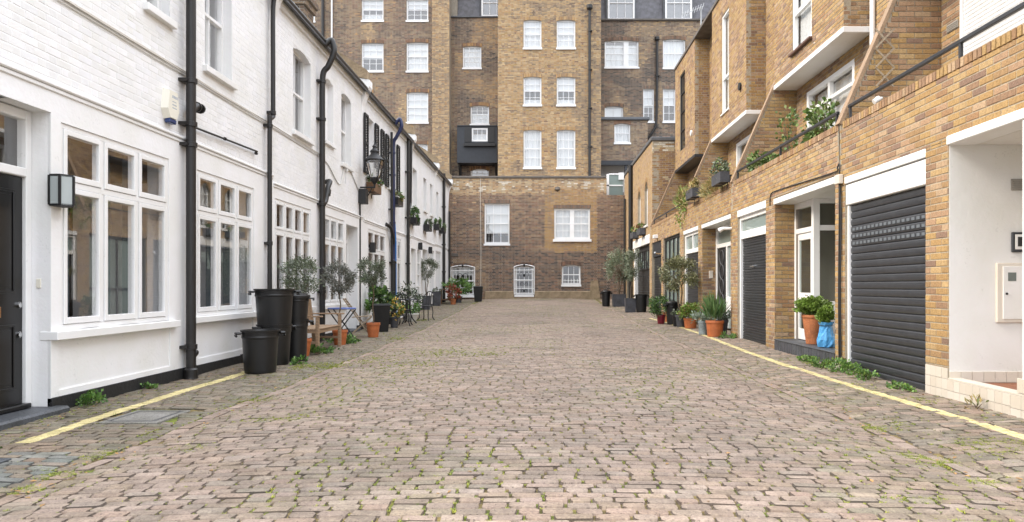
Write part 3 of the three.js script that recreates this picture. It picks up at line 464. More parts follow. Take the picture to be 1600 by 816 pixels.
// ---- house 1, black front door and two triple windows
const h1 = whiteHouse('white house with black panelled front door, wall lantern and two triple casement windows', 3.2, 13.06, {
  ground: [H(6.05, 7.14, 0.02, 2.89), H(7.29, 9.41, 0.78, 2.83), H(10.17, 12.2, 0.80, 2.82)], upper: [H(8.89, 9.46, 4.6, 6.1), H(10.45, 11.36, 4.32, 6.0)], near: 300, panels: [H(7.26, 9.44, 0.2, 0.69), H(10.2, 12.17, 0.22, 0.7)] });
casements(h1, 7.29, 9.41, 0.78, 2.83, 3); casements(h1, 10.17, 12.2, 0.80, 2.82, 3); sash(h1, 8.89, 9.46, 4.6, 6.1); sash(h1, 10.45, 11.36, 4.32, 6.0);
for (const [p, q] of [[7.72, 7.95], [8.42, 8.72], [8.95, 9.36], [10.6, 10.85], [11.2, 11.45], [11.78, 12.15]]) curtain(h1, FLt, p, q, 0.85, 2.8, -0.32, M.greyCurtain, 'curtain', 4, 0.03);
{ // door case, fanlight, door
  const F = FLt, d = new MB(); d.fbbox(F, 6.16, 7.06, 0.09, 2.25, -0.245, -0.2, 0.006); const door = d.build('door', M.black, h1); door.userData.label = 'glossy black panelled front door';
  for (const [p, q, s, e] of [[6.27, 6.56, 1.15, 2.12], [6.66, 6.95, 1.15, 2.12], [6.27, 6.56, 0.25, 0.86], [6.66, 6.95, 0.25, 0.86]]) { const m = new MB(); for (const [a, b, c, e2] of [[p, q, s, s + 0.025], [p, q, e - 0.025, e], [p, p + 0.025, s + 0.025, e - 0.025], [q - 0.025, q, s + 0.025, e - 0.025]]) m.fbbox(F, a, b, c, e2, -0.2, -0.188, 0.004); m.fbbox(F, p + 0.05, q - 0.05, s + 0.05, e - 0.05, -0.2, -0.192, 0.004); m.build('panel_moulding', M.black, door); }
  const k = new MB(); k.tube([F.P(6.61, 1.2, -0.2), F.P(6.61, 1.2, -0.17), F.P(6.61, 1.2, -0.16), F.P(6.61, 1.2, -0.13), F.P(6.61, 1.2, -0.12)], [0.012, 0.014, 0.034, 0.036, 0.015], 12); k.build('door_knob', M.chrome, door);
  const lp = new MB(); lp.fbbox(F, 6.47, 6.76, 0.93, 1.03, -0.2, -0.185, 0.004); lp.fbbox(F, 6.52, 6.71, 0.955, 1.005, -0.185, -0.178, 0.003); lp.build('letter_plate', M.brass, door);
  for (const y of [1.04, 0.76]) { const m = new MB(); m.tube([F.P(7.0, y, -0.2), F.P(7.0, y, -0.185), F.P(7.0, y, -0.18)], [0.032, 0.032, 0.02], 14); m.build('lock', M.chrome, door); }
  const f = new MB(); f.fbbox(F, 7.062, 7.14, 0.06, 2.89, -0.26, -0.165, 0.008); f.fbbox(F, 6.05, 6.158, 0.06, 2.89, -0.26, -0.165, 0.008); f.fbbox(F, 6.158, 7.062, 2.255, 2.34, -0.26, -0.16, 0.008); f.fbbox(F, 6.158, 7.062, 2.80, 2.89, -0.26, -0.163, 0.008); f.fbox(F, 6.05, 7.14, 2.89, 2.94, -0.26, -0.02); f.fbox(F, 7.141, 7.16, 0.02, 2.89, -0.26, 0.012); const fr = f.build('door_frame', M.white, h1);
  pane(fr, F, 6.158, 7.062, 2.335, 2.805, -0.21);
  const th = new MB(); th.fbbox(F, 6.05, 7.06, 0.065, 0.11, -0.26, -0.11, 0.008); th.build('threshold', M.black, h1);
  const st = new MB(); st.fbbox(F, 5.9, 7.22, -0.1, 0.06, -0.3, 0.16, 0.02); st.build('doorstep', M.stepStone, h1);
  const b = new MB(); b.fbbox(F, 7.139 - 0.012, 7.139, 1.2, 1.29, -0.12, -0.075, 0.004); b.build('doorbell', M.creamPlastic, h1);
}
{ const F = FLt, t = thing('wall_lantern', 'black box wall lantern with frosted glass beside the black front door', 'wall lamp', F.P(7.2, 2.05, 0.02)); // half-hexagonal box
  const fr = new MB(), a = 7.21, y0 = 2.0, y1 = 2.285, o = 0.02, pts = [[-0.10, 0], [-0.10, 0.10], [0.0, 0.17], [0.10, 0.10], [0.10, 0]].map(p => [a + p[0], o + p[1]]);
  for (const y of [y0, y1]) fr.prism([...pts], y - 0.011, y + 0.011, (p, q, yy) => F.P(p, yy, q)); for (const p of pts) fr.bar(F.P(p[0], y0, p[1]), F.P(p[0], y1, p[1]), 0.02, 0.02, [1, 0, 0]); fr.fbox(F, a - 0.1, a + 0.1, y0, y1, o - 0.01, o + 0.004); fr.build('frame', M.blackMatt, t);
  for (let i = 0; i < 4; i++) { const m = new MB(), p = pts[i], q = pts[i + 1]; m.quad(F.P(p[0], y0, p[1]), F.P(q[0], y0, q[1]), F.P(q[0], y1, q[1]), F.P(p[0], y1, p[1])); m.build('pane', M.frosted, t); } }
{ const F = FLt, t = thing('alarm_box', 'cream burglar alarm box with dark blue lens on the white brick', 'alarm', F.P(9.28, 3.3, 0.0)); const poly = [[9.17, 3.44], [9.24, 3.32], [9.42, 3.32], [9.50, 3.44], [9.45, 3.70], [9.22, 3.70]];
  new MB().prism(poly, 0.0, 0.085, (a, y, o) => F.P(lerp(9.335, a, 1 - o * 1.6), lerp(3.5, y, 1 - o * 1.2), o)).build('case', M.creamPlastic, t); new MB().fbbox(F, 9.25, 9.42, 3.275, 3.335, 0.005, 0.08, 0.012).build('lens', M.blueLens, t);
  for (const [y, w, k] of [[3.61, 0.13, 0.035], [3.55, 0.11, 0.012], [3.51, 0.12, 0.016], [3.47, 0.12, 0.014]]) { const pr = new MB(); for (let a = 0; a < w - 0.02; a += k * 0.9 + 0.004) pr.fbox(F, 9.30 + a, 9.30 + a + k * 0.62, y - k / 2, y + k / 2, 0.085, 0.0862); pr.build('print', M.printBlue, t); } t.position.z -= 0.06; }
const curve = (pts, n = 8) => new THREE.CatmullRomCurve3(pts.map(p => new THREE.Vector3(...p)), false, 'catmullrom', 0.4).getPoints(pts.length * n).map(p => p.toArray());
{ // soil pipe of house 1
  const F = FLt, A = 9.78, y = [3.92, 3.35, 3.08, 0.42]; pipe(h1, 'soil_pipe', [F.P(A, 0.02, 0.12), F.P(A, EAVES + 1.2, 0.12)], 0.062, y.map(v => F.P(A, v, 0.12)));
  const b = new MB(); b.tube(curve([F.P(A, 3.52, 0.12), F.P(A + 0.09, 3.60, 0.12), F.P(A + 0.20, 3.63, 0.11), F.P(A + 0.30, 3.63, 0.06), F.P(A + 0.34, 3.63, -0.02)]), 0.055, 12); for (const k of [0.16, 0.26]) b.tube([F.P(A + k, 3.62, 0.115), F.P(A + k + 0.035, 3.625, 0.112)], 0.068, 12); b.build('pipe_branch', M.pipe, h1);
  const s = new MB(); s.lathe([[0.062, 0.14], [0.085, 0.12], [0.085, 0.02], [0.09, 0]], ...F.P(A, 0.0, 0.12)); s.tube([F.P(A, 0.28, 0.12), F.P(A + 0.12, 0.34, 0.12)], 0.05, 10); s.build('pipe_shoe', M.pipe, h1);
  const w = new MB(); w.tube([F.P(A + 0.1, 3.36, 0.05), F.P(12.25, 3.44, 0.045)], 0.016, 8); for (const a of [A + 0.1, 11, 12.2]) w.tube([F.P(a - 0.02, 3.4, 0.05), F.P(a + 0.02, 3.4, 0.05)], 0.026, 8); w.build('waste_pipe', M.pipe, h1);
}
{ // cable clipped along the wall
  const F = FLt, m = new MB(), n = 46; for (const k of [0, 1, 2]) { const pts = []; for (let i = 0; i <= n; i++) { const a = lerp(5, 16.1, i / n); pts.push(F.P(a, 4.085 - 0.028 * k - 0.015 * (a - 5) / 3 + 0.022 * (vnoise(a * 1.1, k, 301) - 0.5), 0.014 + 0.008 * (k === 1))); } m.tube(pts, 0.010 - 0.002 * k, 6); } const c = m.build('cable', mat(lin(0.60, 0.57, 0.52), 0.7), h1); c.userData.label = 'run of old painted cables clipped to the brick'; }
{ const F = FLt, A = 12.86; pipe(h1, 'downpipe', curve([F.P(A, EAVES + 0.05, 0.13), F.P(A, 6.0, 0.09), F.P(A, 5, 0.09), F.P(A, 4.24, 0.09), F.P(A, 4.16, 0.09), F.P(A - 0.14, 4.08, 0.09), F.P(A - 0.16, 4.0, 0.09), F.P(A - 0.16, 2, 0.09), F.P(A - 0.16, 0.05, 0.09)], 5), 0.04, [F.P(A, 4.22, 0.09), F.P(A - 0.16, 3.96, 0.09), F.P(A - 0.16, 1.95, 0.09)]); }
// ---- house 2
const h2 = whiteHouse('white house with four-light window, arched sashes and recessed grey door', 13.06, 19.7, { strY: 3.04,
  ground: [H(13.15, 15.2, 0.80, 2.78), H(16.02, 17.8, 0.8, 2.78), H(17.98, 19.1, 0.02, 2.72)], upper: [H(14.18, 15.25, 4.2, 5.85, 0.08), H(16.25, 16.9, 4.42, 5.82, 0.06), H(17.6, 18.5, 4.15, 5.85, 0.07)] });
casements(h2, 13.15, 15.2, 0.8, 2.78, 4, { casement: 0.045 }); casements(h2, 16.02, 17.8, 0.8, 2.78, 3, { casement: 0.045 });
sash(h2, 14.18, 15.25, 4.2, 5.85); sash(h2, 17.6, 18.5, 4.15, 5.85); { const m = new MB(); m.fbox(FLt, 16.25, 16.9, 4.42, 5.82, -0.16, -0.12); m.fbbox(FLt, 16.2, 16.95, 4.34, 4.42, -0.14, 0.06, 0.006); m.build('blind_window', M.whiteWall, h2); }
function recessDoor(h, a0, a1, y1, m, dep = 0.3) { const F = FLt, d = new MB(), y0 = gy(XL, a0) + 0.08; d.fbbox(F, a0 + 0.12, a1 - 0.12, y0, y1 - 0.42, -dep, -dep + 0.05, 0.005); const door = d.build('door', m, h); for (const [s, e] of [[0.15, 0.9], [1.05, 1.95]]) for (const k of [0, 1]) { const w = (a1 - a0 - 0.24) / 2, p = a0 + 0.12 + k * w; const pm = new MB(); pm.fbbox(F, p + 0.07, p + w - 0.05, y0 + s, Math.min(y0 + e, y1 - 0.5), -dep + 0.05, -dep + 0.062, 0.005); pm.build('panel_moulding', m, door); }
  const f = new MB(); f.fbbox(F, a0, a0 + 0.118, y0 - 0.06, y1, -dep - 0.02, -dep + 0.08, 0.006); f.fbbox(F, a1 - 0.118, a1, y0 - 0.06, y1, -dep - 0.02, -dep + 0.08, 0.006); f.fbbox(F, a0 + 0.118, a1 - 0.118, y1 - 0.415, y1 - 0.34, -dep - 0.02, -dep + 0.085, 0.006); f.fbbox(F, a0 + 0.118, a1 - 0.118, y1 - 0.07, y1, -dep - 0.02, -dep + 0.083, 0.006); const fr = f.build('door_frame', M.white, h); pane(fr, F, a0 + 0.118, a1 - 0.118, y1 - 0.34, y1 - 0.07, -dep + 0.02);
  const k = new MB(); k.tube([F.P(a0 + 0.22, y0 + 1.0, -dep + 0.05), F.P(a0 + 0.22, y0 + 1.0, -dep + 0.11)], 0.025, 8); k.build('door_knob', M.chrome, door); new MB().fbbox(F, a0 - 0.05, a1 + 0.05, y0 - 0.2, y0 - 0.01, -0.4, 0.1, 0.01).build('doorstep', M.stepStone, h); }
recessDoor(h2, 17.98, 19.1, 2.72, mat(lin(0.20, 0.21, 0.215), 0.5));
{ const F = FLt, A = 15.72; pipe(h2, 'downpipe', curve([F.P(A, EAVES + 0.02, 0.15), F.P(A + 0.04, EAVES + 0.14, 0.28), F.P(A + 0.04, EAVES - 0.1, 0.34), F.P(A + 0.02, EAVES - 0.42, 0.22), F.P(A, EAVES - 0.65, 0.11), F.P(A, 4.5, 0.1), F.P(A, 2, 0.1), F.P(A, 0.1, 0.1)], 8), 0.062, [5.55, 4.75, 2.95, 1.1].map(y => F.P(A, y, 0.1)));
  const b = new MB(); b.tube(curve([F.P(A, 2.95, 0.1), F.P(A + 0.18, 3.05, 0.12), F.P(A + 0.35, 3.35, 0.12), F.P(A + 0.5, 3.5, 0.12), F.P(A + 0.55, 3.5, 0.02)]), 0.055, 10); b.tube([F.P(A + 0.28, 3.18, 0.12), F.P(A + 0.33, 3.3, 0.12)], 0.075, 10); b.build('pipe_branch', M.pipe, h2); }
{ const F = FLt, b = new MB(); b.fbbox(F, 17.9, 18.0, 3.98, 4.2, 0, 0.06, 0.008); b.tube([F.P(17.95, 3.98, 0.02), F.P(17.95, 3.7, 0.015)], 0.012, 6); b.build('junction_box', M.white, h2);
  const c = new MB(), pts = []; for (let i = 0; i <= 30; i++) { const a = lerp(16.2, 19.6, i / 30); pts.push(F.P(a, 3.95 - 0.35 * sstep(16.2, 17.4, a) + 0.55 * sstep(17.4, 17.9, a) - 0.5 * sstep(18, 19.5, a), 0.016)); } c.tube(pts, 0.012, 6); c.build('cable', mat(lin(0.55, 0.54, 0.52), 0.7), h2); }
// ---- house 3, louvred shutters
const h3 = whiteHouse('white house with black louvred shutters and a bright blue downpipe', 19.7, 26.8, { strY: 3.0,
  ground: [H(20.2, 22.5, 0.75, 2.78), H(23.75, 25.0, 0.2, 2.78)], upper: [H(20.15, 21.0, 4.25, 5.85), H(22.2, 22.46, 4.3, 5.8), H(23.0, 24.2, 4.3, 5.85)] });
casements(h3, 20.2, 22.5, 0.75, 2.78, 3, { casement: 0.04 }); casements(h3, 23.75, 25.0, 0.2, 2.78, 2, { casement: 0.05 }); sash(h3, 20.15, 21.0, 4.25, 5.85); sash(h3, 23.0, 24.2, 4.3, 5.85); { const m = new MB(); m.fbox(FLt, 22.2, 22.46, 4.3, 5.8, -0.16, -0.12); m.build('blind_window', M.whiteWall, h3); }
for (const [p, q, op] of [[19.74, 20.12, 0.02], [21.03, 21.42, 0.02], [21.82, 22.18, 0.02], [22.48, 22.85, 0.02], [24.22, 24.62, 0.02]]) { const F = FLt, m = new MB(); m.fbbox(F, p, p + 0.05, 4.25, 5.84, op, op + 0.05, 0.004); m.fbbox(F, q - 0.05, q, 4.25, 5.84, op, op + 0.05, 0.004); for (const y of [4.25, 5.02, 5.77]) m.fbbox(F, p + 0.05, q - 0.05, y, y + 0.07, op + 0.001, op + 0.048, 0.004); const s = m.build('shutter', M.blackMatt, h3);
  for (let y = 4.34; y < 5.75; y += 0.068) if (Math.abs(y - 5.05) > 0.06) new MB().prism([[op + 0.004, y + 0.05], [op + 0.012, y + 0.055], [op + 0.046, y + 0.008], [op + 0.038, y]], p + 0.05, q - 0.05, (o, yy, a) => F.P(a, yy, o)).build('slat', M.blackMatt, s); }
{ const F = FLt, A = 23.3, bl = pipe(h3, 'downpipe', curve([F.P(A, EAVES + 0.0, 0.15), F.P(A, EAVES + 0.16, 0.3), F.P(A, EAVES - 0.08, 0.36), F.P(A, EAVES - 0.4, 0.2), F.P(A, EAVES - 0.65, 0.1), F.P(A, 4.5, 0.1), F.P(A, 2.2, 0.1), F.P(A - 0.05, 2.0, 0.1)], 8), 0.058, [5.4, 4.7, 3.2].map(y => F.P(A, y, 0.1)), M.bluePipe); bl.userData.label = 'downpipe painted deep blue';
  pipe(h3, 'downpipe', [F.P(A - 0.1, 0.15, 0.12), F.P(A - 0.1, 2.0, 0.12)], 0.08, [F.P(A - 0.1, 1.95, 0.12), F.P(A - 0.1, 0.9, 0.12)]);
  pipe(h3, 'downpipe', [F.P(A - 0.22, 2.0, 0.1), F.P(A - 0.22, EAVES - 0.3, 0.09)], 0.04, [F.P(A - 0.22, 3.6, 0.1)]);
  const b = new MB(); b.tube(curve([F.P(A - 0.1, 2.55, 0.12), F.P(A - 0.22, 2.75, 0.13), F.P(A - 0.55, 3.0, 0.13), F.P(A - 0.75, 3.1, 0.02)]), 0.055, 10); b.build('pipe_branch', M.pipe, h3); new MB().tube([F.P(A + 0.12, 0.18, 0.16), F.P(A + 0.10, 2.6, 0.16), F.P(A + 0.05, 3.2, 0.14)], 0.022, 8).build('hose', mat(lin(0.03, 0.2, 0.55), 0.4), h3);
  const B = 25.9; pipe(h3, 'downpipe', [F.P(B, 0.15, 0.1), F.P(B, EAVES, 0.1), F.P(B, EAVES + 0.1, 0.13)], 0.06, [5.2, 3.6, 2.0].map(y => F.P(B, y, 0.1))); pipe(h3, 'downpipe', curve([F.P(B + 0.5, EAVES, 0.12), F.P(B + 0.5, 4.4, 0.1), F.P(B + 0.45, 4.1, 0.1), F.P(B + 0.1, 3.8, 0.1)], 5), 0.045, []); }
// ---- houses 4 and 5
const h4 = whiteHouse('white house with glazed garden door and grey door, planted window boxes above', 26.8, 33.0, { strY: 3.05,
  ground: [H(26.98, 27.95, 0.05, 2.6), H(28.3, 29.15, 0.25, 2.6), H(29.6, 30.9, 0.05, 2.7), H(31.4, 32.75, 0.9, 2.75)], upper: [H(27.4, 28.3, 4.2, 5.6), H(29.9, 30.7, 4.3, 5.6), H(31.7, 32.4, 4.3, 5.6)] });
recessDoor(h4, 26.98, 27.95, 2.6, mat(lin(0.30, 0.29, 0.28), 0.5), 0.22); recessDoor(h4, 29.6, 30.9, 2.7, mat(lin(0.66, 0.66, 0.65), 0.5)); win(h4, FLt, { a0: 28.3, a1: 29.15, y0: 0.25, y1: 2.6, o: -0.02, cols: 2, rows: [1, 1, 1, 1, 1], bar: 0.04, fw: 0.07 }); win(h4, FLt, { a0: 31.4, a1: 32.75, y0: 0.9, y1: 2.75, o: -0.01, cols: 4, rows: [0.7, 0.3], bar: 0.05, fw: 0.06, sill: { ext: 0.1, h: 0.08, out: 0.08 } });
for (const [p, q] of [[27.4, 28.3], [29.9, 30.7], [31.7, 32.4]]) sash(h4, p, q, q - p > 0.85 ? 4.2 : 4.3, 5.6);
const h5 = whiteHouse('white house in the corner against the brown brick end wall', 33.0, 38.0, { strY: 3.1, ground: [H(33.3, 35.0, 0.9, 2.8)], upper: [H(33.6, 34.3, 4.3, 5.5), H(35.8, 36.6, 4.3, 5.5)] });
win(h5, FLt, { a0: 33.3, a1: 35.0, y0: 0.9, y1: 2.8, o: -0.01, cols: 4, rows: [0.7, 0.3], bar: 0.05, fw: 0.06, sill: { ext: 0.1, h: 0.08, out: 0.08 } }); sash(h5, 33.6, 34.3, 4.3, 5.5); sash(h5, 35.8, 36.6, 4.3, 5.5);
{ const F = FLt; pipe(h5, 'downpipe', [F.P(35.5, 0.3, 0.1), F.P(35.5, EAVES + 0.3, 0.1)], 0.07, [5, 3.2, 1.9].map(y => F.P(35.5, y, 0.1))); pipe(h5, 'downpipe', [F.P(37.6, 0.35, 0.1), F.P(37.6, 5, 0.1)], 0.055, [F.P(37.6, 3, 0.1)]); }
// chimney stack astride the party wall of houses 2 and 3
{ const t = thing('chimney_stack', 'sooty brick chimney stack above the gutter of the white houses', 'chimney', [-6.1, 6.8, -18.4]); const cb = [[.20, .13, .085], [.26, .18, .11], [.13, .095, .07]], b = new Bricks(t, cb); new MB().box(-6.5, -5.75, 6.6, 10.2, -18.75, -18.0).build('core', M.mortarDark, t);
  for (const [y0, y1, g] of [[6.6, 8.05, 0], [8.05, 8.20, 0.05], [8.2, 8.35, 0.1], [8.35, 10.2, 0]]) { if (g) new MB().box(-6.5 - g, -5.75 + g, y0, y1, -18.75 - g, -18.0 + g).build('corbel', M.mortarDark, t); b.panel({ ...FE(18.0 - g) }, -6.5 - g, -5.75 + g, y0, y1, { o: 0.006, colour: () => Math.floor(R() * 3) }); b.panel(FX(-5.75 + g), 18.0 - g, 18.75 + g, y0, y1, { o: 0.006, colour: () => Math.floor(R() * 3) }); } b.flush(0); }

// ================================================================ END OF THE MEWS: brown brick extension and the tall brick buildings behind
const ePal = [[.115, .078, .062], [.175, .112, .08], [.23, .13, .088], [.31, .205, .125], [.40, .255, .105], [.50, .40, .26], [.66, .62, .55], [.062, .05, .046], [.44, .29, .15], [.40, .235, .11], [.50, .35, .20], [.26, .185, .12]];
ePal.forEach(c => { for (let i = 0; i < 3; i++) c[i] *= 1.16; c[2] *= 0.94; });
const xPal = ePal.map(c => [c[0] * 0.97, c[1] * 0.91, c[2] * 0.88]);
const pick = (...w) => { let t = R() * w.reduce((s, x) => s + x[1], 0); for (const [i, k] of w) if ((t -= k) < 0) return i; return w[0][0]; };
const DE = 38.2;
function facade(house, D, a0, a1, y0, y1, openings, colour, { arches = true, bond = 'flemish', m = M.mortarDark, o = 0.006, ring = () => 2, pal = ePal } = {}) {
  const F = FE(D), slab = new MB(), br = new Bricks(house, pal); wallSlab(slab, F, a0, a1, y0, y1, openings, 0, 0.3);
  const holes = openings.flatMap(h => h.arch ? [h] : [h, { a0: h.a0 - 0.04, a1: h.a1 + 0.04, y0: h.y1, y1: h.y1 + 0.2 }].slice(0, h.plain ? 1 : 2));
  br.panel(F, a0, a1, y0, y1, { holes, o, colour, bond, t: 0.014 });
  for (const h of openings) { if (h.arch) archHead(slab, br, F, h.a0, h.a1, h.y1, h.arch, 0, 0.12, 0.2, ring); else if (!h.plain) br.soldiers(F, h.a0 - 0.04, h.a1 + 0.04, h.y1, h.y1 + 0.2, o, ring, 0.07, 0.014); }
  slab.build('wall', m, house); br.flush(0); return F;
}
const pxH = (D, p0, p1, q0, q1, o = {}) => ({ a0: ex(p0, D), a1: ex(p1, D), y0: hy(q1, D), y1: hy(q0, D), ...o });
function sashWin(house, D, h, { cols = 3, rows = [1, 1, 1, 1], fw = 0.075, o = -0.09, blind = null, net = 0, sillOut = 0.06, label, mid = true, mullion } = {}) {
  const rails = rows.slice(1).map((_, i) => mid && i === Math.floor(rows.length / 2) - 1 ? 0.05 : 0.026);
  return win(house, FE(D), { ...h, o, fw, fd: 0.07, cols, rows, bar: 0.026, rails, mullion, sill: { ext: 0.04, h: 0.1, out: sillOut }, blind, net, label });
}
{ // ---- the two storey extension that closes the mews
  const t = thing('brick_extension', 'sooty brown brick two storey wall closing the end of the mews', 'building', [0, 0.4, -DE]), top = hy(277, DE);
  const W = [pxH(DE, 757, 796, 318, 381), pxH(DE, 866, 922, 326, 374), pxH(DE, 706, 740, 417, 462, { arch: 0.06 }), pxH(DE, 805, 833, 416, 461, { arch: 0.06 }), pxH(DE, 878, 907, 414, 445, { arch: 0.07 })];
  const X = p => ex(p, DE), a0 = X(694), a1 = X(990);
  const hiWin = pxH(DE, 948, 976, 277, 305, { plain: true }); // notch at the right where the parapet stops
  facade(t, DE, a0, a1, 0.2, top - 0.05, [...W, hiWin], (a, y) => {
    const px = CX + a * FOC / DE, py = CY - (y - EYE) * FOC / DE, n = fbm(a * 1.3, y * 1.6, 401, 3), n2 = fbm(a * 3, y * 4, 407, 2);
    if (px > 853 && px < 937 && py > 294 && py < 392 + 3 * n2 && !(px > 935 - 4 * n2)) return pick([4, 6], [3, 2], [9, 2], [10, py < 310 ? 2 : 0.6], [11, n > 0.55 ? 2 : 0.3]);
    if (py < 303 + 10 * (n - 0.5)) return n2 > 0.56 && py > 284 && py < 300 ? pick([6, 3], [5, 3], [10, 1]) : pick([5, 2], [10, 3], [8, 2], [3, 2], [11, py < 285 ? 2 : 0.5]);
    if (py < 330 && n > 0.42) return pick([3, 3], [2, 3], [1, 2], [11, 2], [10, 0.6]);
    const soot = sstep(370, 400, py) * 1.2 + (n - 0.5) * 2; if (py > 405 && px > 700 && px < 765 && n2 > 0.35) return pick([11, 3], [3, 2], [1, 2], [5, 0.4]);
    return soot > 0.6 ? pick([0, 4], [7, 2], [1, 4], [2, 2], [11, 0.4]) : pick([1, 4], [2, 3], [0, 2], [11, 2], [3, 1]);
  }, { pal: xPal, ring: () => pick([0, 3], [2, 2], [1, 2]) });
  const F = FE(DE), cp = new MB(); cp.fbbox(F, a0, X(947), top - 0.05, top + 0.06, -0.34, 0.06, 0.02); cp.build('coping', M.coping, t);
  const rb = new MB(); rb.box(a0, a1, -0.1, top - 0.3, -DE - 4, -DE - 3.7); rb.box(a0, a1, 3.3, 3.5, -DE - 3.7, -DE - 0.3); rb.box(a0 - 0.2, a0, -0.1, top - 0.3, -DE - 3.7, -DE - 0.3); rb.box(a1, a1 + 0.2, -0.1, top - 0.8, -DE - 3.7, -DE - 0.3); rb.box(a0, X(948), top - 0.6, top - 0.4, -DE - 3.7, -DE - 0.3); rb.build('interior', M.room, t);
  sashWin(t, DE, W[0], { blind: 0.72, rows: [1, 1, 1, 1] });
  { const h = W[1]; win(t, F, { ...h, o: -0.07, fw: 0.09, fd: 0.07, cols: 4, rows: [1, 1, 1, 1], rails: [0.026, 0.06, 0.026], bar: 0.026, mullion: [0.026, 0.22, 0.026], sill: { ext: 0.07, h: 0.13, out: 0.09 }, net: 0.98 }); }
  sashWin(t, DE, W[2], { cols: 3, rows: [1, 1, 1, 1], blind: 0.3, sillOut: 0.1 }); sashWin(t, DE, W[3], { cols: 2, rows: [1, 1, 1, 1], sillOut: 0.12 }); sashWin(t, DE, W[4], { cols: 3, rows: [1, 1], sillOut: 0.08 });
  // painted iron grilles before the low windows
  for (const [i, n] of [[2, 5], [3, 4]]) { const h = W[i], g = new MB(), o = 0.03, w = h.a1 - h.a0, am = (h.a0 + h.a1) / 2, b = (p, q, r = 0.014) => g.tube([F.P(...p, o), F.P(...q, o)], r, 6);
    b([h.a0 - 0.05, h.y0 + 0.02], [h.a0 - 0.05, h.y1 - 0.03], 0.03); b([h.a1 + 0.05, h.y0 + 0.02], [h.a1 + 0.05, h.y1 - 0.03], 0.03); for (const f of [0.06, 0.22, 0.52, 0.86]) b([h.a0 - 0.05, lerp(h.y0, h.y1, f)], [h.a1 + 0.05, lerp(h.y0, h.y1, f)], 0.02); for (let k = 1; k < n; k++) b([h.a0 + w * k / n, h.y0 + 0.05], [h.a0 + w * k / n, h.y1 - 0.05], 0.010);
    g.tube(Array.from({ length: 11 }, (_, k) => F.P(lerp(h.a0 - 0.05, h.a1 + 0.05, k / 10), h.y1 - 0.03 + 0.1 * Math.sin(k / 10 * Math.PI), o)), 0.028, 6); const gr = g.build('grille', M.white, t);
    const sc = new MB(); for (const [f, s] of [[0.68, 1], [0.36, 0.8], [0.14, 0.6], [1.02, 0.9]]) for (const sg of [-1, 1]) { const pts = []; for (let k = 0; k <= 18; k++) { const th = k / 18 * 4.2, r = 0.17 * s * (1 - k / 24); pts.push(F.P(am + sg * (0.17 * s - r * Math.cos(th) * 0.9), lerp(h.y0, h.y1, f) + r * Math.sin(th), o + 0.012)); } sc.tube(pts, 0.013, 5); } for (const f of [0.68, 0.14, 1.03]) sc.lathe([[0, -0.09], [0.05, -0.03], [0.055, 0.02], [0, 0.09]], ...F.P(am, lerp(h.y0, h.y1, f), o + 0.02), 8); sc.build('scrollwork', M.blackMatt, gr); }
  { const h = W[4], g = new MB(); for (let k = 0; k <= 6; k++) g.tube([F.P(lerp(h.a0, h.a1, k / 6), h.y0, 0.03), F.P(lerp(h.a0, h.a1, k / 6), h.y0 + 0.3, 0.03)], 0.013, 6); g.tube([F.P(h.a0, h.y0 + 0.22, 0.03), F.P(h.a1, h.y0 + 0.22, 0.03)], 0.014, 6); g.build('grille', M.white, t); }
  const pl = new MB(); pl.fbbox(F, X(757), X(803), 0.3, hy(455, DE), -0.02, 0.09, 0.03); pl.fbbox(F, X(835), X(926), 0.3, hy(455, DE), -0.02, 0.085, 0.03); pl.fbbox(F, X(803), X(835), 0.3, hy(463, DE), -0.02, 0.10, 0.03); pl.prism([[X(920), 0.3], [X(939), 0.3], [X(936), hy(452, DE)], [X(934), hy(438, DE)], [X(923), hy(439, DE)]], -0.02, 0.13, (a, y, o) => F.P(a, y, o)); pl.build('rendered_plinth', M.tanStone, t);
  new MB().tube([F.P(X(751), 0.9, 0.03), F.P(X(751.5), 3, 0.02), F.P(X(750.5), 5.9, 0.02), F.P(X(751), top, 0.03)], 0.013, 6).build('cable', mat(lin(.6, .57, .5), .7), t);
  const wn = new MB(); wn.fbox(F, X(949), X(953), hy(303, DE), hy(270, DE), -0.5, -0.44); wn.fbox(F, X(949), X(975), hy(289, DE), hy(287, DE), -0.5, -0.44); wn.fbox(F, X(953), X(975), hy(271, DE), hy(269, DE), -0.5, -0.44); wn.fbox(F, X(968), X(976), hy(279, DE), hy(268, DE), -0.43, -0.38); const w2 = wn.build('window', M.white, t); pane(w2, F, X(953), X(975), hy(287, DE), hy(271, DE), -0.47, M.greenGlass); pane(w2, F, X(953), X(975), hy(303, DE), hy(289, DE), -0.47, M.greenGlass);
  const vn = new MB(); new MB().fbbox(F, X(705), X(716), hy(401, DE), hy(396, DE), 0, 0.04, 0.01).build('vent_hood', M.coping, t); vn.lathe([[0, -0.16], [0.15, -0.05], [0.12, 0.08], [0, 0.12]], ...F.P(X(871), hy(295, DE), 0.0), 12); vn.build('vent_hood', M.coping, t);
}
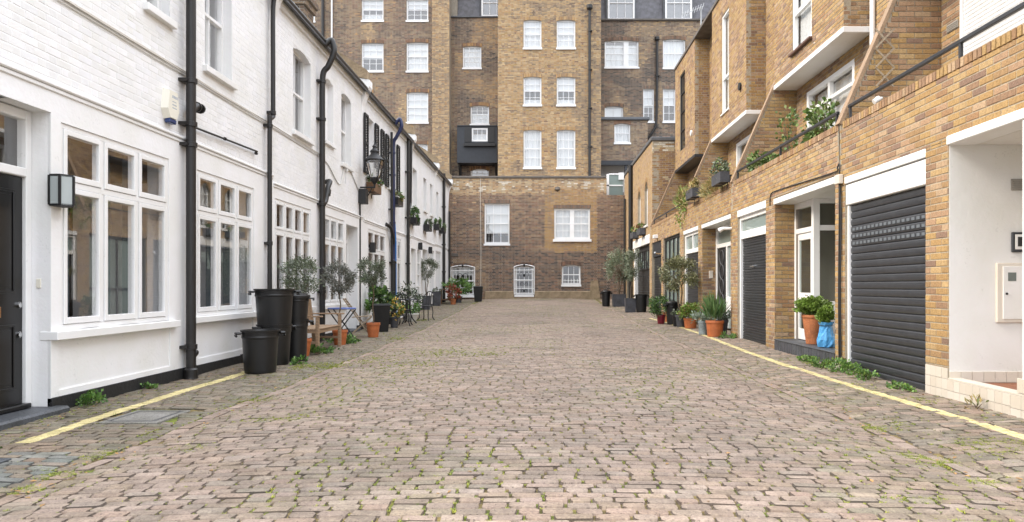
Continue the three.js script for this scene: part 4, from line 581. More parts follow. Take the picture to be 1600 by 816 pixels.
{ // ---- left block of flats
  const D = 43, t = thing('brick_building', 'brown brick flats with white sash windows rising behind the white houses', 'building', [-9, 0, -D], 'brick blocks behind the end wall'), top = 21.5;
  const W = [[565, 599, -2, 32], [635, 669, -2, 32], [565, 599, 67, 111], [635, 669, 66, 111], [635, 669, 144, 191], [637, 668, 225, 250], [478, 492, -2, 33], [570, 584, 145, 190]].map((w, i) => pxH(D, ...w, { arch: 0.035 }));
  facade(t, D, -22, ex(676, D), 3, top, W, (a, y) => { const n = fbm(a * 0.9, y * 0.5, 421, 4), px = CX + a * FOC / D, st = fbm(a * 2.2, y * 0.35, 425, 3); return n + 0.5 * (st - 0.5) > 0.62 ? pick([3, 4], [8, 3], [10, 1], [11, 2]) : n + 0.5 * (st - 0.5) < 0.40 ? pick([1, 4], [0, 2], [11, 3], [2, 2]) : pick([11, 5], [3, 4], [1, 2], [2, 1.5], [9, 1]); }, { ring: () => pick([2, 3], [1, 2], [9, 1]) });
  W.forEach((h, i) => sashWin(t, D, h, { cols: i > 5 ? 2 : 3, blind: [0.5, 0.42, 0.55, 0.5, 0.97, 0.97, null, 0.6][i], net: [0.3, 0, 0, 0.5, 0, 0, 0.9, 0][i] }));
  const D2 = 42.6; facade(t, D2, ex(675, D2), ex(702, D2), 3, top, [], (a, y) => { const n = fbm(a * 1.2, y * 0.6, 431, 3); return pick([8, 3], [10, n > 0.5 ? 3 : 1], [3, 3], [11, n < 0.45 ? 3 : 1], [9, 1]); });
  new MB().box(ex(675, D2), ex(702, D2), 3, top, -D2 - 0.9, -D2 - 0.3).build('chimney_breast', M.mortarDark, t); new MB().box(-22, ex(676, D), 3, top, -D - 6, -D - 5.8).box(-22, ex(676, D), top, top + 0.2, -D - 6, -D).box(-22, -21.8, 3, top, -D - 5.8, -D - 0.3).build('interior', M.room, t);
  pipe(t, 'downpipe', [[ex(505, D), 7, -D + 0.12], [ex(505, D), top, -D + 0.12]], 0.09, []); pipe(t, 'downpipe', [[ex(519, D), 7, -D + 0.1], [ex(519, D), top, -D + 0.1]], 0.05, [], M.white);
}
{ // ---- recessed block with the black timber bay and a slate mansard
  const D = 43.4, t = thing('brick_building', 'narrow recessed brick block with black boarded bay and slate mansard', 'building', [ex(740, D), 0, -D], 'brick blocks behind the end wall'), top = hy(28, D), a0 = ex(701, D), a1 = ex(782, D);
  const W = [pxH(D, 723, 752, 72, 106, { arch: 0.05 }), pxH(D, 735, 764, 165, 194, { arch: 0.06 }), pxH(D, 735, 764, 264, 290, { arch: 0.12 })];
  facade(t, D, a0, a1, 3, top, W, (a, y) => { const n = fbm(a * 1.1, y * 0.7, 441, 4), py = CY - (y - EYE) * FOC / D; const k = n + (py > 150 ? -0.04 : 0) + (py < 90 ? 0.03 : 0); return k > 0.58 ? pick([3, 3], [8, 3], [11, 2], [9, 2]) : k < 0.44 ? pick([0, 3], [1, 3], [11, 2], [7, 1]) : pick([11, 4], [3, 2], [1, 3], [2, 2]); }, { ring: () => pick([9, 3], [2, 2]) });
  sashWin(t, D, W[0], { net: 0.9 }); sashWin(t, D, W[1], { net: 0.6 }); sashWin(t, D, W[2], { blind: 0.5 });
  const F = FE(D); new MB().fbbox(F, a0, a1, top, top + 0.09, -0.4, 0.1, 0.02).build('coping', M.lead, t);
  { const sl = new MB(), g = ex(714, D), y1 = 21.5; for (let r = 0, y = top + 0.09; y < y1; y += 0.14, r++) { const o = -0.25 - (y - top) * 0.22; for (let a = g + (r % 2) * 0.12; a < ex(750, D); a += 0.24) { const v = 0.8 + 0.4 * R(); sl.bar(F.P(a + 0.115, y, o + 0.03), F.P(a + 0.115, y + 0.26, o - 0.02), 0.23, 0.014, [0, 0, 1]); } } sl.build('slates', M.slateB, t).userData.kind = 'stuff'; new MB().prism([[-0.27, top], [-0.27 - (y1 - top) * 0.22, y1], [-3, y1], [-3, top]], a0, a1, (o, y, a) => F.P(a, y, o)).build('mansard', M.slate, t);
    new MB().fbox(F, ex(751, D) - 0.1, a1, top + 0.1, y1, -1.2, -0.16).build('dormer', M.slate, t); win(t, F, { a0: ex(752, D), a1: a1 + 0.25, y0: top + 0.12, y1: top + 1.7, o: -0.08, cols: 3, rows: [1, 1], bar: 0.026, rails: [0.05], fw: 0.09, net: 0.9 });
    new MB().box(a0, ex(714, D), top + 0.08, y1, -D - 2, -D - 0.2).build('chimney_flank', M.mortarDark, t); }
  new MB().box(a0, a1, 3, 21.5, -D - 5, -D - 4.8).box(a0, a1, 21.5, 21.7, -D - 5, -D).build('interior', M.room, t);
  { // black boarded bay on brackets
    const D3 = 42.3, G = FE(D3), b0 = ex(714, D3), b1 = ex(777, D3), y0 = hy(252, D3), y1 = hy(197, D3), m = new MB(), w = pxH(D3, 737, 762, 200, 221); wallSlab(m, G, b0, b1, y0, y1, [{ ...w }], 0, 0.12); m.box(b0, b0 + 0.1, y0, y1, -D + 0.01, -D3 - 0.12); m.fbox(G, b0, b1, y0 - 0.09, y0 - 0.002, -1.08, 0.03); m.prism([[-0.0, y1 + 0.05], [0.06, y1 + 0.002], [-1.08, y1 + 0.002], [-1.08, y1 + 0.2]], b0, b1, (o, y, a) => G.P(a, y, o)); const bay = m.build('bay', M.bayBlack, t);
    const wb = new MB(); wb.fbbox(G, w.a0 - 0.4, w.a0 - 0.02, w.y0 - 0.05, w.y1 + 0.05, 0.004, 0.05, 0.006); wb.fbbox(G, w.a1 + 0.02, w.a1 + 0.4, w.y0 - 0.05, w.y1 + 0.05, 0.004, 0.05, 0.006); wb.fbbox(G, w.a0 - 0.45, w.a1 + 0.45, w.y0 - 0.3, w.y0 - 0.12, 0.004, 0.2, 0.01); wb.build('shutter', M.blackMatt, bay);
    win(t, G, { ...w, o: -0.02, cols: 3, rows: [1, 1], bar: 0.026, fw: 0.09, fd: 0.06, net: 0.5 });
    for (const a of [b0 + 0.1, b1 - 0.1]) { const br = new MB(); br.bar(G.P(a, y0 - 0.1, -0.1), G.P(a, y0 - 1.0, -1.0), 0.1, 0.1); br.bar(G.P(a, y0 - 0.1, -1.02), G.P(a, y0 - 1.3, -1.02), 0.1, 0.1, [0, 0, 1]); br.build('bracket', M.blackMatt, t); } }
}
{ // ---- the projecting yellow-brown tower
  const D = 41, t = thing('brick_building', 'tall projecting yellow brown brick tower with two columns of sash windows', 'building', [ex(858, D), 0, -D], 'brick blocks behind the end wall'), a0 = ex(778, D), a1 = ex(939, D), top = 21.5;
  const W = []; for (const [q0, q1] of [[31, 75], [120, 164], [203, 262]]) for (const [p0, p1] of [[818, 846], [870, 899]]) W.push(pxH(D, p0, p1, q0, q1, { arch: 0.055 }));
  facade(t, D, a0, a1, 4, top, W, (a, y) => { const n = fbm(a * 0.8, y * 0.8, 451, 4), q = fbm(a * 2.5 + 4, y * 2.5, 455, 2), px = CX + a * FOC / D; if (px > 922 && q > 0.4) return pick([11, 3], [3, 3], [1, 2], [8, 2]); if (n < 0.41) return pick([11, 3], [8, 3], [3, 3], [1, 1]); return pick([8, 6], [10, 3], [9, 4], [3, 2], [11, 1.2], [2, 0.5], [4, 1]); }, { m: M.mortar, ring: () => pick([9, 3], [8, 3], [3, 2]) });
  W.forEach((h, i) => sashWin(t, D, h, { cols: 3, rows: [1, 1, 1, 1], blind: i > 3 ? null : i > 1 ? 0.5 : 0.55, net: i > 3 ? 0.98 : i > 1 ? 0.22 : 0.45, sillOut: 0.08 }));
  for (const [s, X] of [[-1, a0], [1, a1]]) { const b = new Bricks(t, ePal); b.panel({ P: (a, y, o) => [X + s * o, y, -a], hand: s < 0 ? -1 : 1, U: [0, 0, -1], N: [s, 0, 0] }, D, 43.6, 4, top, { o: 0.004, t: 0.012, colour: () => pick([8, 3], [3, 3], [11, 2]) }); b.flush(0); }
  new MB().box(a0, a0 + 0.3, 4, top, -D - 2.6, -D - 0.3).box(a1 - 0.3, a1, 4, top, -D - 2.6, -D - 0.3).box(a0, a1, top, top + 0.2, -D - 2.6, -D).box(a0 + 0.3, a1 - 0.3, 4, top, -D - 2.6, -D - 2.5).build('flank', M.mortar, t);
  pipe(t, 'downpipe', [[ex(921, D), 5, -D + 0.13], [ex(921, D), hy(10, D), -D + 0.13]], 0.075, [50, 110, 170, 230].map(q => [ex(921, D), hy(q, D), -D + 0.13])); new MB().lathe([[0.07, 0], [0.17, 0.12], [0.17, 0.3], [0, 0.3]], ex(921, D), hy(18, D), -D + 0.15, 12).build('hopper', M.pipe, t);
}
{ // ---- right hand block with lead flat roof annexe
  const D = 43.6, t = thing('brick_building', 'dark brick block with slate mansard dormers and a lead capped annexe', 'building', [ex(1020, D), 0, -D], 'brick blocks behind the end wall'), a0 = ex(936, D), a1 = 16, top = hy(33, D), F = FE(D);
  const W = [pxH(D, 945, 998, 63, 105, { arch: 0.07 }), pxH(D, 1036, 1071, 61, 106, { arch: 0.06 }), pxH(D, 1005, 1022, 139, 190), pxH(D, 1036, 1056, 139, 190), pxH(D, 945, 974, 166, 190, { arch: 0.06 })];
  facade(t, D, a0, a1, 4, top, W, (a, y) => { const n = fbm(a * 0.9, y * 0.8, 461, 4), py = CY - (y - EYE) * FOC / D, px = CX + a * FOC / D, dk = (py > 100 && py < 180 && px < 1010) ? -0.1 : 0; const k = n + dk; return k > 0.56 ? pick([11, 3], [3, 3], [8, 1.5], [1, 2]) : k < 0.43 ? pick([0, 4], [7, 2], [1, 2], [2, 0.7]) : pick([1, 4], [11, 4], [0, 2], [2, 1], [3, 1.5]); }, { ring: () => pick([2, 3], [1, 2], [0, 2]) });
  { const h = W[0]; win(t, F, { ...h, o: -0.08, fw: 0.08, fd: 0.07, cols: 3, rows: [1, 1, 1, 1], rails: [0.026, 0.05, 0.026], bar: 0.026, mullion: [0.026, 0.3], sill: { ext: 0.04, h: 0.1, out: 0.07 }, net: 0.85 }); }
  sashWin(t, D, W[1], { cols: 2, rows: [1, 1], net: 0.95 }); sashWin(t, D, W[2], { cols: 2, rows: [1, 1, 1, 1], blind: 0.55 }); sashWin(t, D, W[3], { cols: 2, rows: [1, 1, 1, 1], blind: 0.5 }); sashWin(t, D, W[4], { cols: 2, rows: [1], blind: 1, mid: false });
  new MB().fbbox(F, a0, a1, top, top + 0.12, -0.4, 0.12, 0.02).build('coping', M.coping, t);
  { const sl = new MB(), y1 = 21.5; for (let r = 0, y = top + 0.1; y < y1; y += 0.14, r++) { const o = -0.3 - (y - top) * 0.2; for (let a = a0 + (r % 2) * 0.12; a < 10.4; a += 0.24) sl.bar(F.P(a + 0.115, y, o + 0.03), F.P(a + 0.115, y + 0.26, o - 0.02), 0.23, 0.014, [0, 0, 1]); } sl.build('slates', M.slateB, t).userData.kind = 'stuff'; new MB().prism([[-0.32, top], [-0.32 - (y1 - top) * 0.2, y1], [-3, y1], [-3, top]], a0, a1, (o, y, a) => F.P(a, y, o)).build('mansard', M.slate, t);
    for (const [p, q] of [[950, 992], [1040, 1082]]) { const x0 = ex(p, D), x1 = ex(q, D); new MB().fbox(F, x0 - 0.1, x1 + 0.1, top + 0.12, top + 2.2, -1.2, -0.2).build('dormer', M.lead, t); win(t, F, { a0: x0, a1: x1, y0: top + 0.12, y1: top + 2.1, o: -0.1, fw: 0.1, fd: 0.09, cols: 3, rows: [1, 1], rails: [0.05], bar: 0.026, blind: p < 1000 ? 1 : 0.75, net: 0.5 }); } }
  new MB().box(a0, a1, 4, 21.5, -D - 5, -D - 4.8).box(a0, a1, 21.5, 21.7, -D - 5, -D - 0.4).box(a1 - 0.2, a1, 4, 21.5, -D - 4.8, -D - 0.3).build('interior', M.room, t);
  { // annexe
    const D2 = 42.0, G = FE(D2), y1 = hy(188, D2), w = pxH(D2, 960, 985, 193, 223, { arch: 0.06 }), b0 = ex(936, D2), b1 = ex(1012, D2), y0 = hy(251, D2); facade(t, D2, b0, b1, y0, y1, [w], (a, y) => { const n = fbm(a * 1.5, y * 1.5, 471, 3); return n > 0.5 ? pick([11, 3], [3, 2], [1, 3]) : pick([1, 3], [0, 2], [2, 2], [11, 2]); }, { ring: () => 2 }); sashWin(t, D2, w, { cols: 2, rows: [1, 1], net: 0.95 });
    new MB().fbbox(G, b0, b1 + 0.1, y1, y1 + 0.17, -1.55, 0.12, 0.03).build('lead_roof', M.lead, t); new MB().fbbox(G, b0, ex(1006, D2), y0 - 0.26, y0 - 0.003, -0.3, 0.06, 0.01).fbbox(G, ex(976, D2), ex(980, D2), 4.5, y0 - 0.27, -0.2, 0.0, 0.01).build('steel_beam', M.steel, t); new MB().box(b1 - 0.2, b1, y0, y1, -D + 0.01, -D2 - 0.3).box(b0, b1, y0, y0 + 0.15, -D + 0.01, -D2 - 0.3).build('annexe_flank', M.mortarDark, t);
    new MB().box(b0, b1 + 1, 4, y0, -D + 0.02, -D + 0.14).build('light_well', M.render, t); }
  pipe(t, 'downpipe', curve([[ex(1026, D), hy(62, D), -D + 0.14], [ex(1026, D), hy(120, D), -D + 0.14], [ex(1025, D), hy(190, D), -D + 0.14], [ex(1021, D), hy(204, D), -D + 0.14], [ex(1011, D), hy(218, D), -D + 0.14]], 5), 0.075, [[ex(1026, D), hy(120, D), -D + 0.14]]); new MB().lathe([[0.07, 0], [0.15, 0.1], [0.15, 0.25], [0, 0.25]], ex(1026, D), hy(66, D), -D + 0.16, 12).build('hopper', M.pipe, t);
}

// ================================================================ RIGHT: yellow brick terrace with raked party fins and oversailing bays
const yPal = [[.50, .30, .105], [.46, .265, .09], [.54, .345, .145], [.41, .235, .095], [.46, .27, .145], [.34, .19, .10], [.27, .155, .10], [.52, .34, .19], [.38, .20, .085]];
yPal.forEach(c => { c[0] = lerp(c[0] * 0.93, 0.39, 0.12); c[1] = lerp(c[1] * 0.97, 0.285, 0.12); c[2] = lerp(c[2] * 1.04, 0.18, 0.12); });
const yMats = yPal.map(c => { const k = M.brickV.clone(); k.vertexColors = false; k.color = lin(...c); return k; });
const yCol = seed => (a, y) => { const n = fbm(a * 1.1 + seed, y * 1.4, 501 + seed, 3); return n > 0.55 ? pick([4, 3], [7, 2], [5, 2.6], [6, 1.8], [3, 2], [0, 1.4]) : pick([0, 5], [1, 4], [2, 4], [3, 2.4], [4, 1.4], [7, 1], [5, 1.3], [6, 0.8], [8, 1.6]); };
const COP = 3.54, XT = 5.66, XB = 5.17, SL = 2.29;
function yellowHouse(label, n, f, { holes, box, boxBlack = false, terraceHoles = [], boxHoles = [], near = 300, base = 0, brickFrom = -0.05, tiles = 0 }) {
  const h = thing('mews_house', label, 'house', [XR, 0, -(n + f) / 2], 'yellow brick houses along one side of the mews'), F = FRt, br = new Bricks(h, yPal, { mats: yMats }), slab = new MB();
  const coat = holes.map(q => ({ ...q }));
  wallSlab(slab, F, n, f, -0.1, COP - 0.112, coat, -0.006, 0.26);
  br.panel(F, n, f, brickFrom, COP - 0.112, { holes: [...coat, ...(tiles ? [{ a0: n, a1: tiles, y0: -1, y1: 0.36 }] : [])], colour: yCol(n | 0) });
  br.soldiers(F, n, f - 0.12, COP - 0.112, COP, 0.006, a => pick([0, 3], [4, 3], [5, 2], [7, 2], [8, 2]), 0.075, 0.03);
  const cp = new MB(); cp.fbox(F, n, f, COP - 0.112, COP - 0.006, -0.25, -0.016); cp.build('coping_bed', M.mortar, h);
  // terrace and the wall behind it
  const ter = new MB(); ter.fbox(F, n, f, 2.86, 2.95, -1.4, -0.262); ter.build('terrace_floor', M.coping, h);
  const T2 = FX(XT); wallSlab(slab, T2, n, f, 2.8, 9.5, terraceHoles, -0.006, 0.26); br.panel(T2, n, f, 2.95, 9.5, { holes: terraceHoles, colour: yCol(7 + (n | 0)) });
  // oversailing bay
  const [b0, b1] = box, B = FX(XB), E = FE(b0); wallSlab(slab, B, b0, b1, 5.65, 9.5, boxHoles, -0.006, 0.12); slab.box(XB + 0.13, XT, 5.65, 9.5, -b0 - 0.1, -b0 + -0.006); slab.box(XB + 0.13, XT, 5.65, 9.5, -b1, -b1 + 0.1);
  br.panel(B, b0, b1, 5.65, 9.5, { holes: boxHoles, colour: yCol(3 + (n | 0)) }); br.panel(E, XB, XT, 5.65, 9.5, { colour: yCol(11 + (n | 0)), bond: 'flemish' });
  const sf = new MB(); sf.bbox(XB - 0.02, XT + 0.002, 5.545, 5.648, -b1, -b0 + 0.02, 0.008); sf.build('bay_soffit', boxBlack ? M.bayBlack : M.white, h);
  const bc = new MB(); bc.bbox(XB - 0.04, 11, 9.5, 9.6, -f, -n, 0.01); bc.build('roof', M.coping, h);
  // raked fin on the far party line
  const X0 = y => XR + Math.max(0, (y - COP) / SL), fin = new MB(), poly = [[XR, 2.9], [XR, COP], [XT, COP + (XT - XR) * SL], [XT, 2.9]]; fin.prism(poly, -f - 0.065, -f + 0.061, (x, y, z) => [x, y, z]); fin.build('party_fin', M.mortar, h);
  br.panel(FE(f - 0.067), XR, XT, 2.95, COP + (XT - XR) * SL - 0.05, { clip: y => [[X0(y) + 0.05, XT]], colour: yCol(17 + (n | 0)), o: 0.004 });
  const rk = new MB(); rk.bar([XR - 0.012, COP - 0.03, -f], [XT - 0.012, COP - 0.03 + (XT - XR) * SL, -f], 0.15, 0.05, [0, 0, 1].map((v, i) => i === 1 ? 0.001 : 0).map((v, i) => [-SL, 1, 0][i])); rk.build('raked_coping', M.rake, h);
  slab.build('wall', M.mortar, h);
  const sh = new MB(); sh.box(11, 11.2, -0.1, 9.5, -f, -n); sh.box(XT + 0.27, 11, 2.6, 2.8, -f, -n); sh.box(XR + 0.27, XT + 0.27, 2.75, 2.85, -f, -n); sh.box(XR + 0.27, 11, -0.1, 2.75, -f + 0.11, -f + 0.2); sh.box(XT + 0.27, 11, 2.8, 9.5, -f + 0.11, -f + 0.2); sh.build('interior', M.room, h);
  return { h, br };
}
const tilesOn = (house, F, a0, a1, y0, y1, o, size, name = 'tile', mats = [M.creamTile, M.creamTileB, M.creamTileC]) => { const na = Math.round((a1 - a0) / size), ny = Math.max(1, Math.round((y1 - y0) / size)), w = (a1 - a0) / na, hh = (y1 - y0) / ny; for (let i = 0; i < na; i++) for (let j = 0; j < ny; j++) { const m = new MB(); m.fbbox(F, a0 + i * w + 0.002, a0 + (i + 1) * w - 0.002, y0 + j * hh + 0.002, y0 + (j + 1) * hh - 0.002, o - 0.012, o + R() * 0.0015, 0.0015); m.build(name, mats[Math.floor(R() * mats.length)], house); } };
function rollerShutter(house, F, a0, a1, y0, y1, o, pitch, m, slots, name = 'roller_shutter', sag = 0.012) {
  const g = new MB(); g.fbbox(F, a0 - 0.055, a0, y0, y1, o - 0.03, o + 0.035, 0.004); g.fbbox(F, a1, a1 + 0.055, y0, y1, o - 0.03, o + 0.035, 0.004); g.fbox(F, a0, a1, y0, y1, o - 0.06, o - 0.045); const s = g.build(name, M.white, house), n = Math.round((y1 - y0) / pitch), p = (y1 - y0) / n;
  for (let i = 0; i < n; i++) { const y = y0 + i * p, pr = [[o - 0.012, y + 0.001], [o - 0.002, y + 0.005], [o + sag * 0.6, y + p * 0.22], [o + sag, y + p * 0.5], [o + sag * 0.7, y + p * 0.8], [o - 0.002, y + p - 0.008], [o - 0.012, y + p - 0.002], [o - 0.035, y + p - 0.002], [o - 0.035, y + 0.001]]; const mb = new MB(); mb.prism(pr, a0, a1, (oo, yy, a) => F.P(a, yy, oo)); const sl = mb.build('slat', m, s);
    if (slots && i >= slots[0] && i <= slots[1]) { const k = 17; for (let j = 0; j < k; j++) { const c = lerp(a0 + 0.1, a1 - 0.1, j / (k - 1)); new MB().fbox(F, c - 0.036, c + 0.036, y + p * 0.3, y + p * 0.68, o + sag * 0.7, o + sag + 0.003).build('slot', M.slot, sl); } } }
  return s;
}
function plankDoor(house, F, a0, a1, y0, y1, o, pitch, m) { // sectional garage door of wide ribbed boards with pale joints
  const b = new MB(); b.fbox(F, a0, a1, y0, y1, o - 0.05, o - 0.03); const d = b.build('garage_door', M.greyLine, house), n = Math.round((y1 - y0) / pitch), p = (y1 - y0) / n; for (let i = 0; i < n; i++) { const q = new MB(), y = y0 + i * p; for (let k = 0; k < 3; k++) q.fbbox(F, a0, a1, y + 0.010 + k * (p - 0.010) / 3, y + 0.010 + (k + 1) * (p - 0.010) / 3 - 0.003, o - 0.03, o, 0.008); q.build('board', m, d); } return d; }
// ---------------- house A: grey roller shutter and white open porch
{
  const F = FRt, n = 4.6, f = 10.56, { h, br } = yellowHouse('yellow brick house with grey roller shutter garage and white open porch', n, f, { holes: [H(8.2, 10.38, -0.1, 2.74), H(4.6, 7.74, -0.1, 2.78)], box: [6.7, 10.45], terraceHoles: [H(6.6, 10.0, 3.0, 5.5)], tiles: 8.2 });
  br.flush(300);
  const gb = gy(XR, 9) - 0.02; rollerShutter(h, F, 8.262, 10.32, gb, 2.34, -0.07, 0.098, M.slatGrey, [18, 20], 'roller_shutter', 0.008);
  const hd = new MB(); hd.fbbox(F, 8.2, 10.38, 2.345, 2.63, -0.2, -0.015, 0.01); hd.fbbox(F, 8.2, 10.38, 2.645, 2.738, -0.2, 0.004, 0.006); hd.build('shutter_box', M.white, h);
  new MB().fbox(F, 8.2, 10.38, -0.1, 2.74, -0.27, -0.265).build('garage_back', M.room, h);
  // porch
  const bm = new MB(); bm.fbbox(F, n, 7.76, 2.69, 2.785, -0.28, 0.012, 0.008); bm.build('porch_beam', M.white, h);
  const W = new MB(); W.box(XR + 0.01, 5.9, 0.05, 2.78, -7.84, -7.735); W.box(5.8, 5.9, 0.2, 2.78, -7.73, -n); W.box(XR + 0.28, 5.8, 2.69, 2.78, -7.73, -n); W.build('porch_wall', M.render, h);
  const E = FE(7.735); tilesOn(h, E, XR + 0.005, 5.8, 0.215, 0.33, 0.012, 0.115, 'skirting_tile'); new MB().box(XR + 0.13, 5.8, 0.1, 0.205, -7.73, -n).build('porch_slab', M.mortar, h);
  for (let i = 0; i < 9; i++) for (let j = 0; j < 12; j++) { const x = XR + 0.14 + i * 0.17, z = -7.72 + j * 0.17; if (x > 5.6) continue; new MB().bbox(x, x + 0.166, 0.205, 0.214 + R() * 0.001, z, z + 0.166, 0.002).build('floor_tile', M.terraTile, h); }
  // cream tiled plinth and kerb
  tilesOn(h, F, 7.745, 8.19, 0.02, 0.36, 0.008, 0.112); new MB().box(XR, XR + 0.12, -0.1, 0.245, -7.74, -n).build('porch_kerb', M.mortar, h); tilesOn(h, F, 6.7, 7.742, 0.02, 0.245, 0.012, 0.112); tilesOn(h, F, n, 6.7, 0.0, 0.245, 0.012, 0.15); new MB().box(XR - 0.01, XR + 0.13, 0.246, 0.262, -7.734, -n).build('kerb_cap', M.creamTile, h);
  new MB().fbbox(F, 6.44, 6.56, 0.262, 2.69, -0.125, -0.005, 0.006).build('porch_post', M.white, h); tilesOn(h, F, 6.38, 6.62, 0.27, 0.40, 0.004, 0.12);
  const v = new MB(); v.fbox(E, 4.90, 5.12, 2.215, 2.335, 0, 0.012); for (let k = 0; k < 5; k++) v.fbox(E, 4.91, 5.11, 2.225 + k * 0.022, 2.236 + k * 0.022, 0.012, 0.022); v.build('air_vent', M.greyVent, h);
  const ic = new MB(); ic.fbbox(E, 4.90, 5.10, 1.57, 1.78, 0, 0.03, 0.006); const icm = ic.build('entry_panel', M.steel, h); new MB().fbbox(E, 4.925, 5.075, 1.60, 1.755, 0.03, 0.036, 0.003).build('panel_face', M.render, icm); new MB().fbox(E, 4.95, 5.03, 1.63, 1.73, 0.036, 0.038).build('screen', M.blackMatt, icm);
  const mc = new MB(); mc.fbbox(E, 4.735, 5.32, 0.84, 1.46, 0, 0.035, 0.006); const mm = mc.build('meter_cupboard', M.creamTileB, h); new MB().fbbox(E, 4.79, 5.03, 0.875, 1.425, 0.035, 0.048, 0.004).fbbox(E, 5.035, 5.28, 0.875, 1.425, 0.035, 0.048, 0.004).build('door', M.render, mm); for (const [x0, x1] of [[4.84, 4.925], [5.07, 5.15]]) new MB().fbox(E, x0, x1, 1.27, 1.36, 0.048, 0.0495).build('meter_window', M.slot2, mm); new MB().tube([E.P(4.825, 1.14, 0.048), E.P(4.825, 1.14, 0.06)], 0.012, 8).build('catch', M.blackMatt, mm);
  // upstairs: white roller blind window, vent, trellis, lamp
  rollerShutter(h, FX(XT), 6.65, 9.95, 3.0, 5.45, -0.02, 0.055, M.white, null, 'window_shutter', 0.006); const vb = new MB(), T2 = FX(XT); vb.fbox(T2, 10.05, 10.33, 4.73, 4.84, 0, 0.012); for (let k = 0; k < 4; k++) vb.fbox(T2, 10.06, 10.32, 4.74 + k * 0.024, 4.752 + k * 0.024, 0.012, 0.02); vb.build('air_vent', M.greyVent, h);
}
{ const E = FE(10.452), t = thing('trellis', 'expanding wooden lattice trellis fixed to the raked brick fin', 'trellis', E.P(4.83, 4.0, 0)); const P = [[4.68, 4.30], [4.98, 4.30]]; // a run of crossed laths
  for (let k = 0; k < 3; k++) { const y = 4.02 + k * 0.27; for (const s of [0, 1]) new MB().bar(E.P(s ? 4.70 : 4.96, y, 0.03 + s * 0.016), E.P(s ? 4.96 : 4.70, y + 0.27, 0.03 + s * 0.016), 0.024, 0.012, [0, 0, 1]).build('lath', M.greyWood, t); } }
{ const E = FE(10.452), t = thing('floodlight', 'small white floodlight on the terrace under the trellis', 'lamp', E.P(4.72, 3.8, 0)); new MB().tube([E.P(4.72, 3.86, 0), E.P(4.72, 3.86, 0.08)], 0.02, 8).build('arm', M.white, t); new MB().tube([E.P(4.77, 3.85, 0.08), E.P(4.72, 3.83, 0.085), E.P(4.65, 3.79, 0.09)], [0.015, 0.03, 0.038], 12).build('head', M.white, t); }
const railing = (label, a0, a1, X, y, posts) => { const t = thing('balcony_rail', label, 'railing', [X, COP, -(a0 + a1) / 2], 'dark handrails on the terrace parapets'), m = new MB(); m.bbox(X - 0.022, X + 0.022, y - 0.022, y + 0.022, -a1, -a0, 0.005); m.build('handrail', M.steel, t); for (const a of posts) { const q = new MB(); q.bbox(X - 0.018, X + 0.018, COP - 0.02, y - 0.02, -a - 0.018, -a + 0.018, 0.004); q.build('post', M.steel, t); } };
railing('dark steel handrail on the parapet above the grey roller shutter', 4.8, 10.42, 4.33, 3.74, [5.2, 7.65, 10.38]);
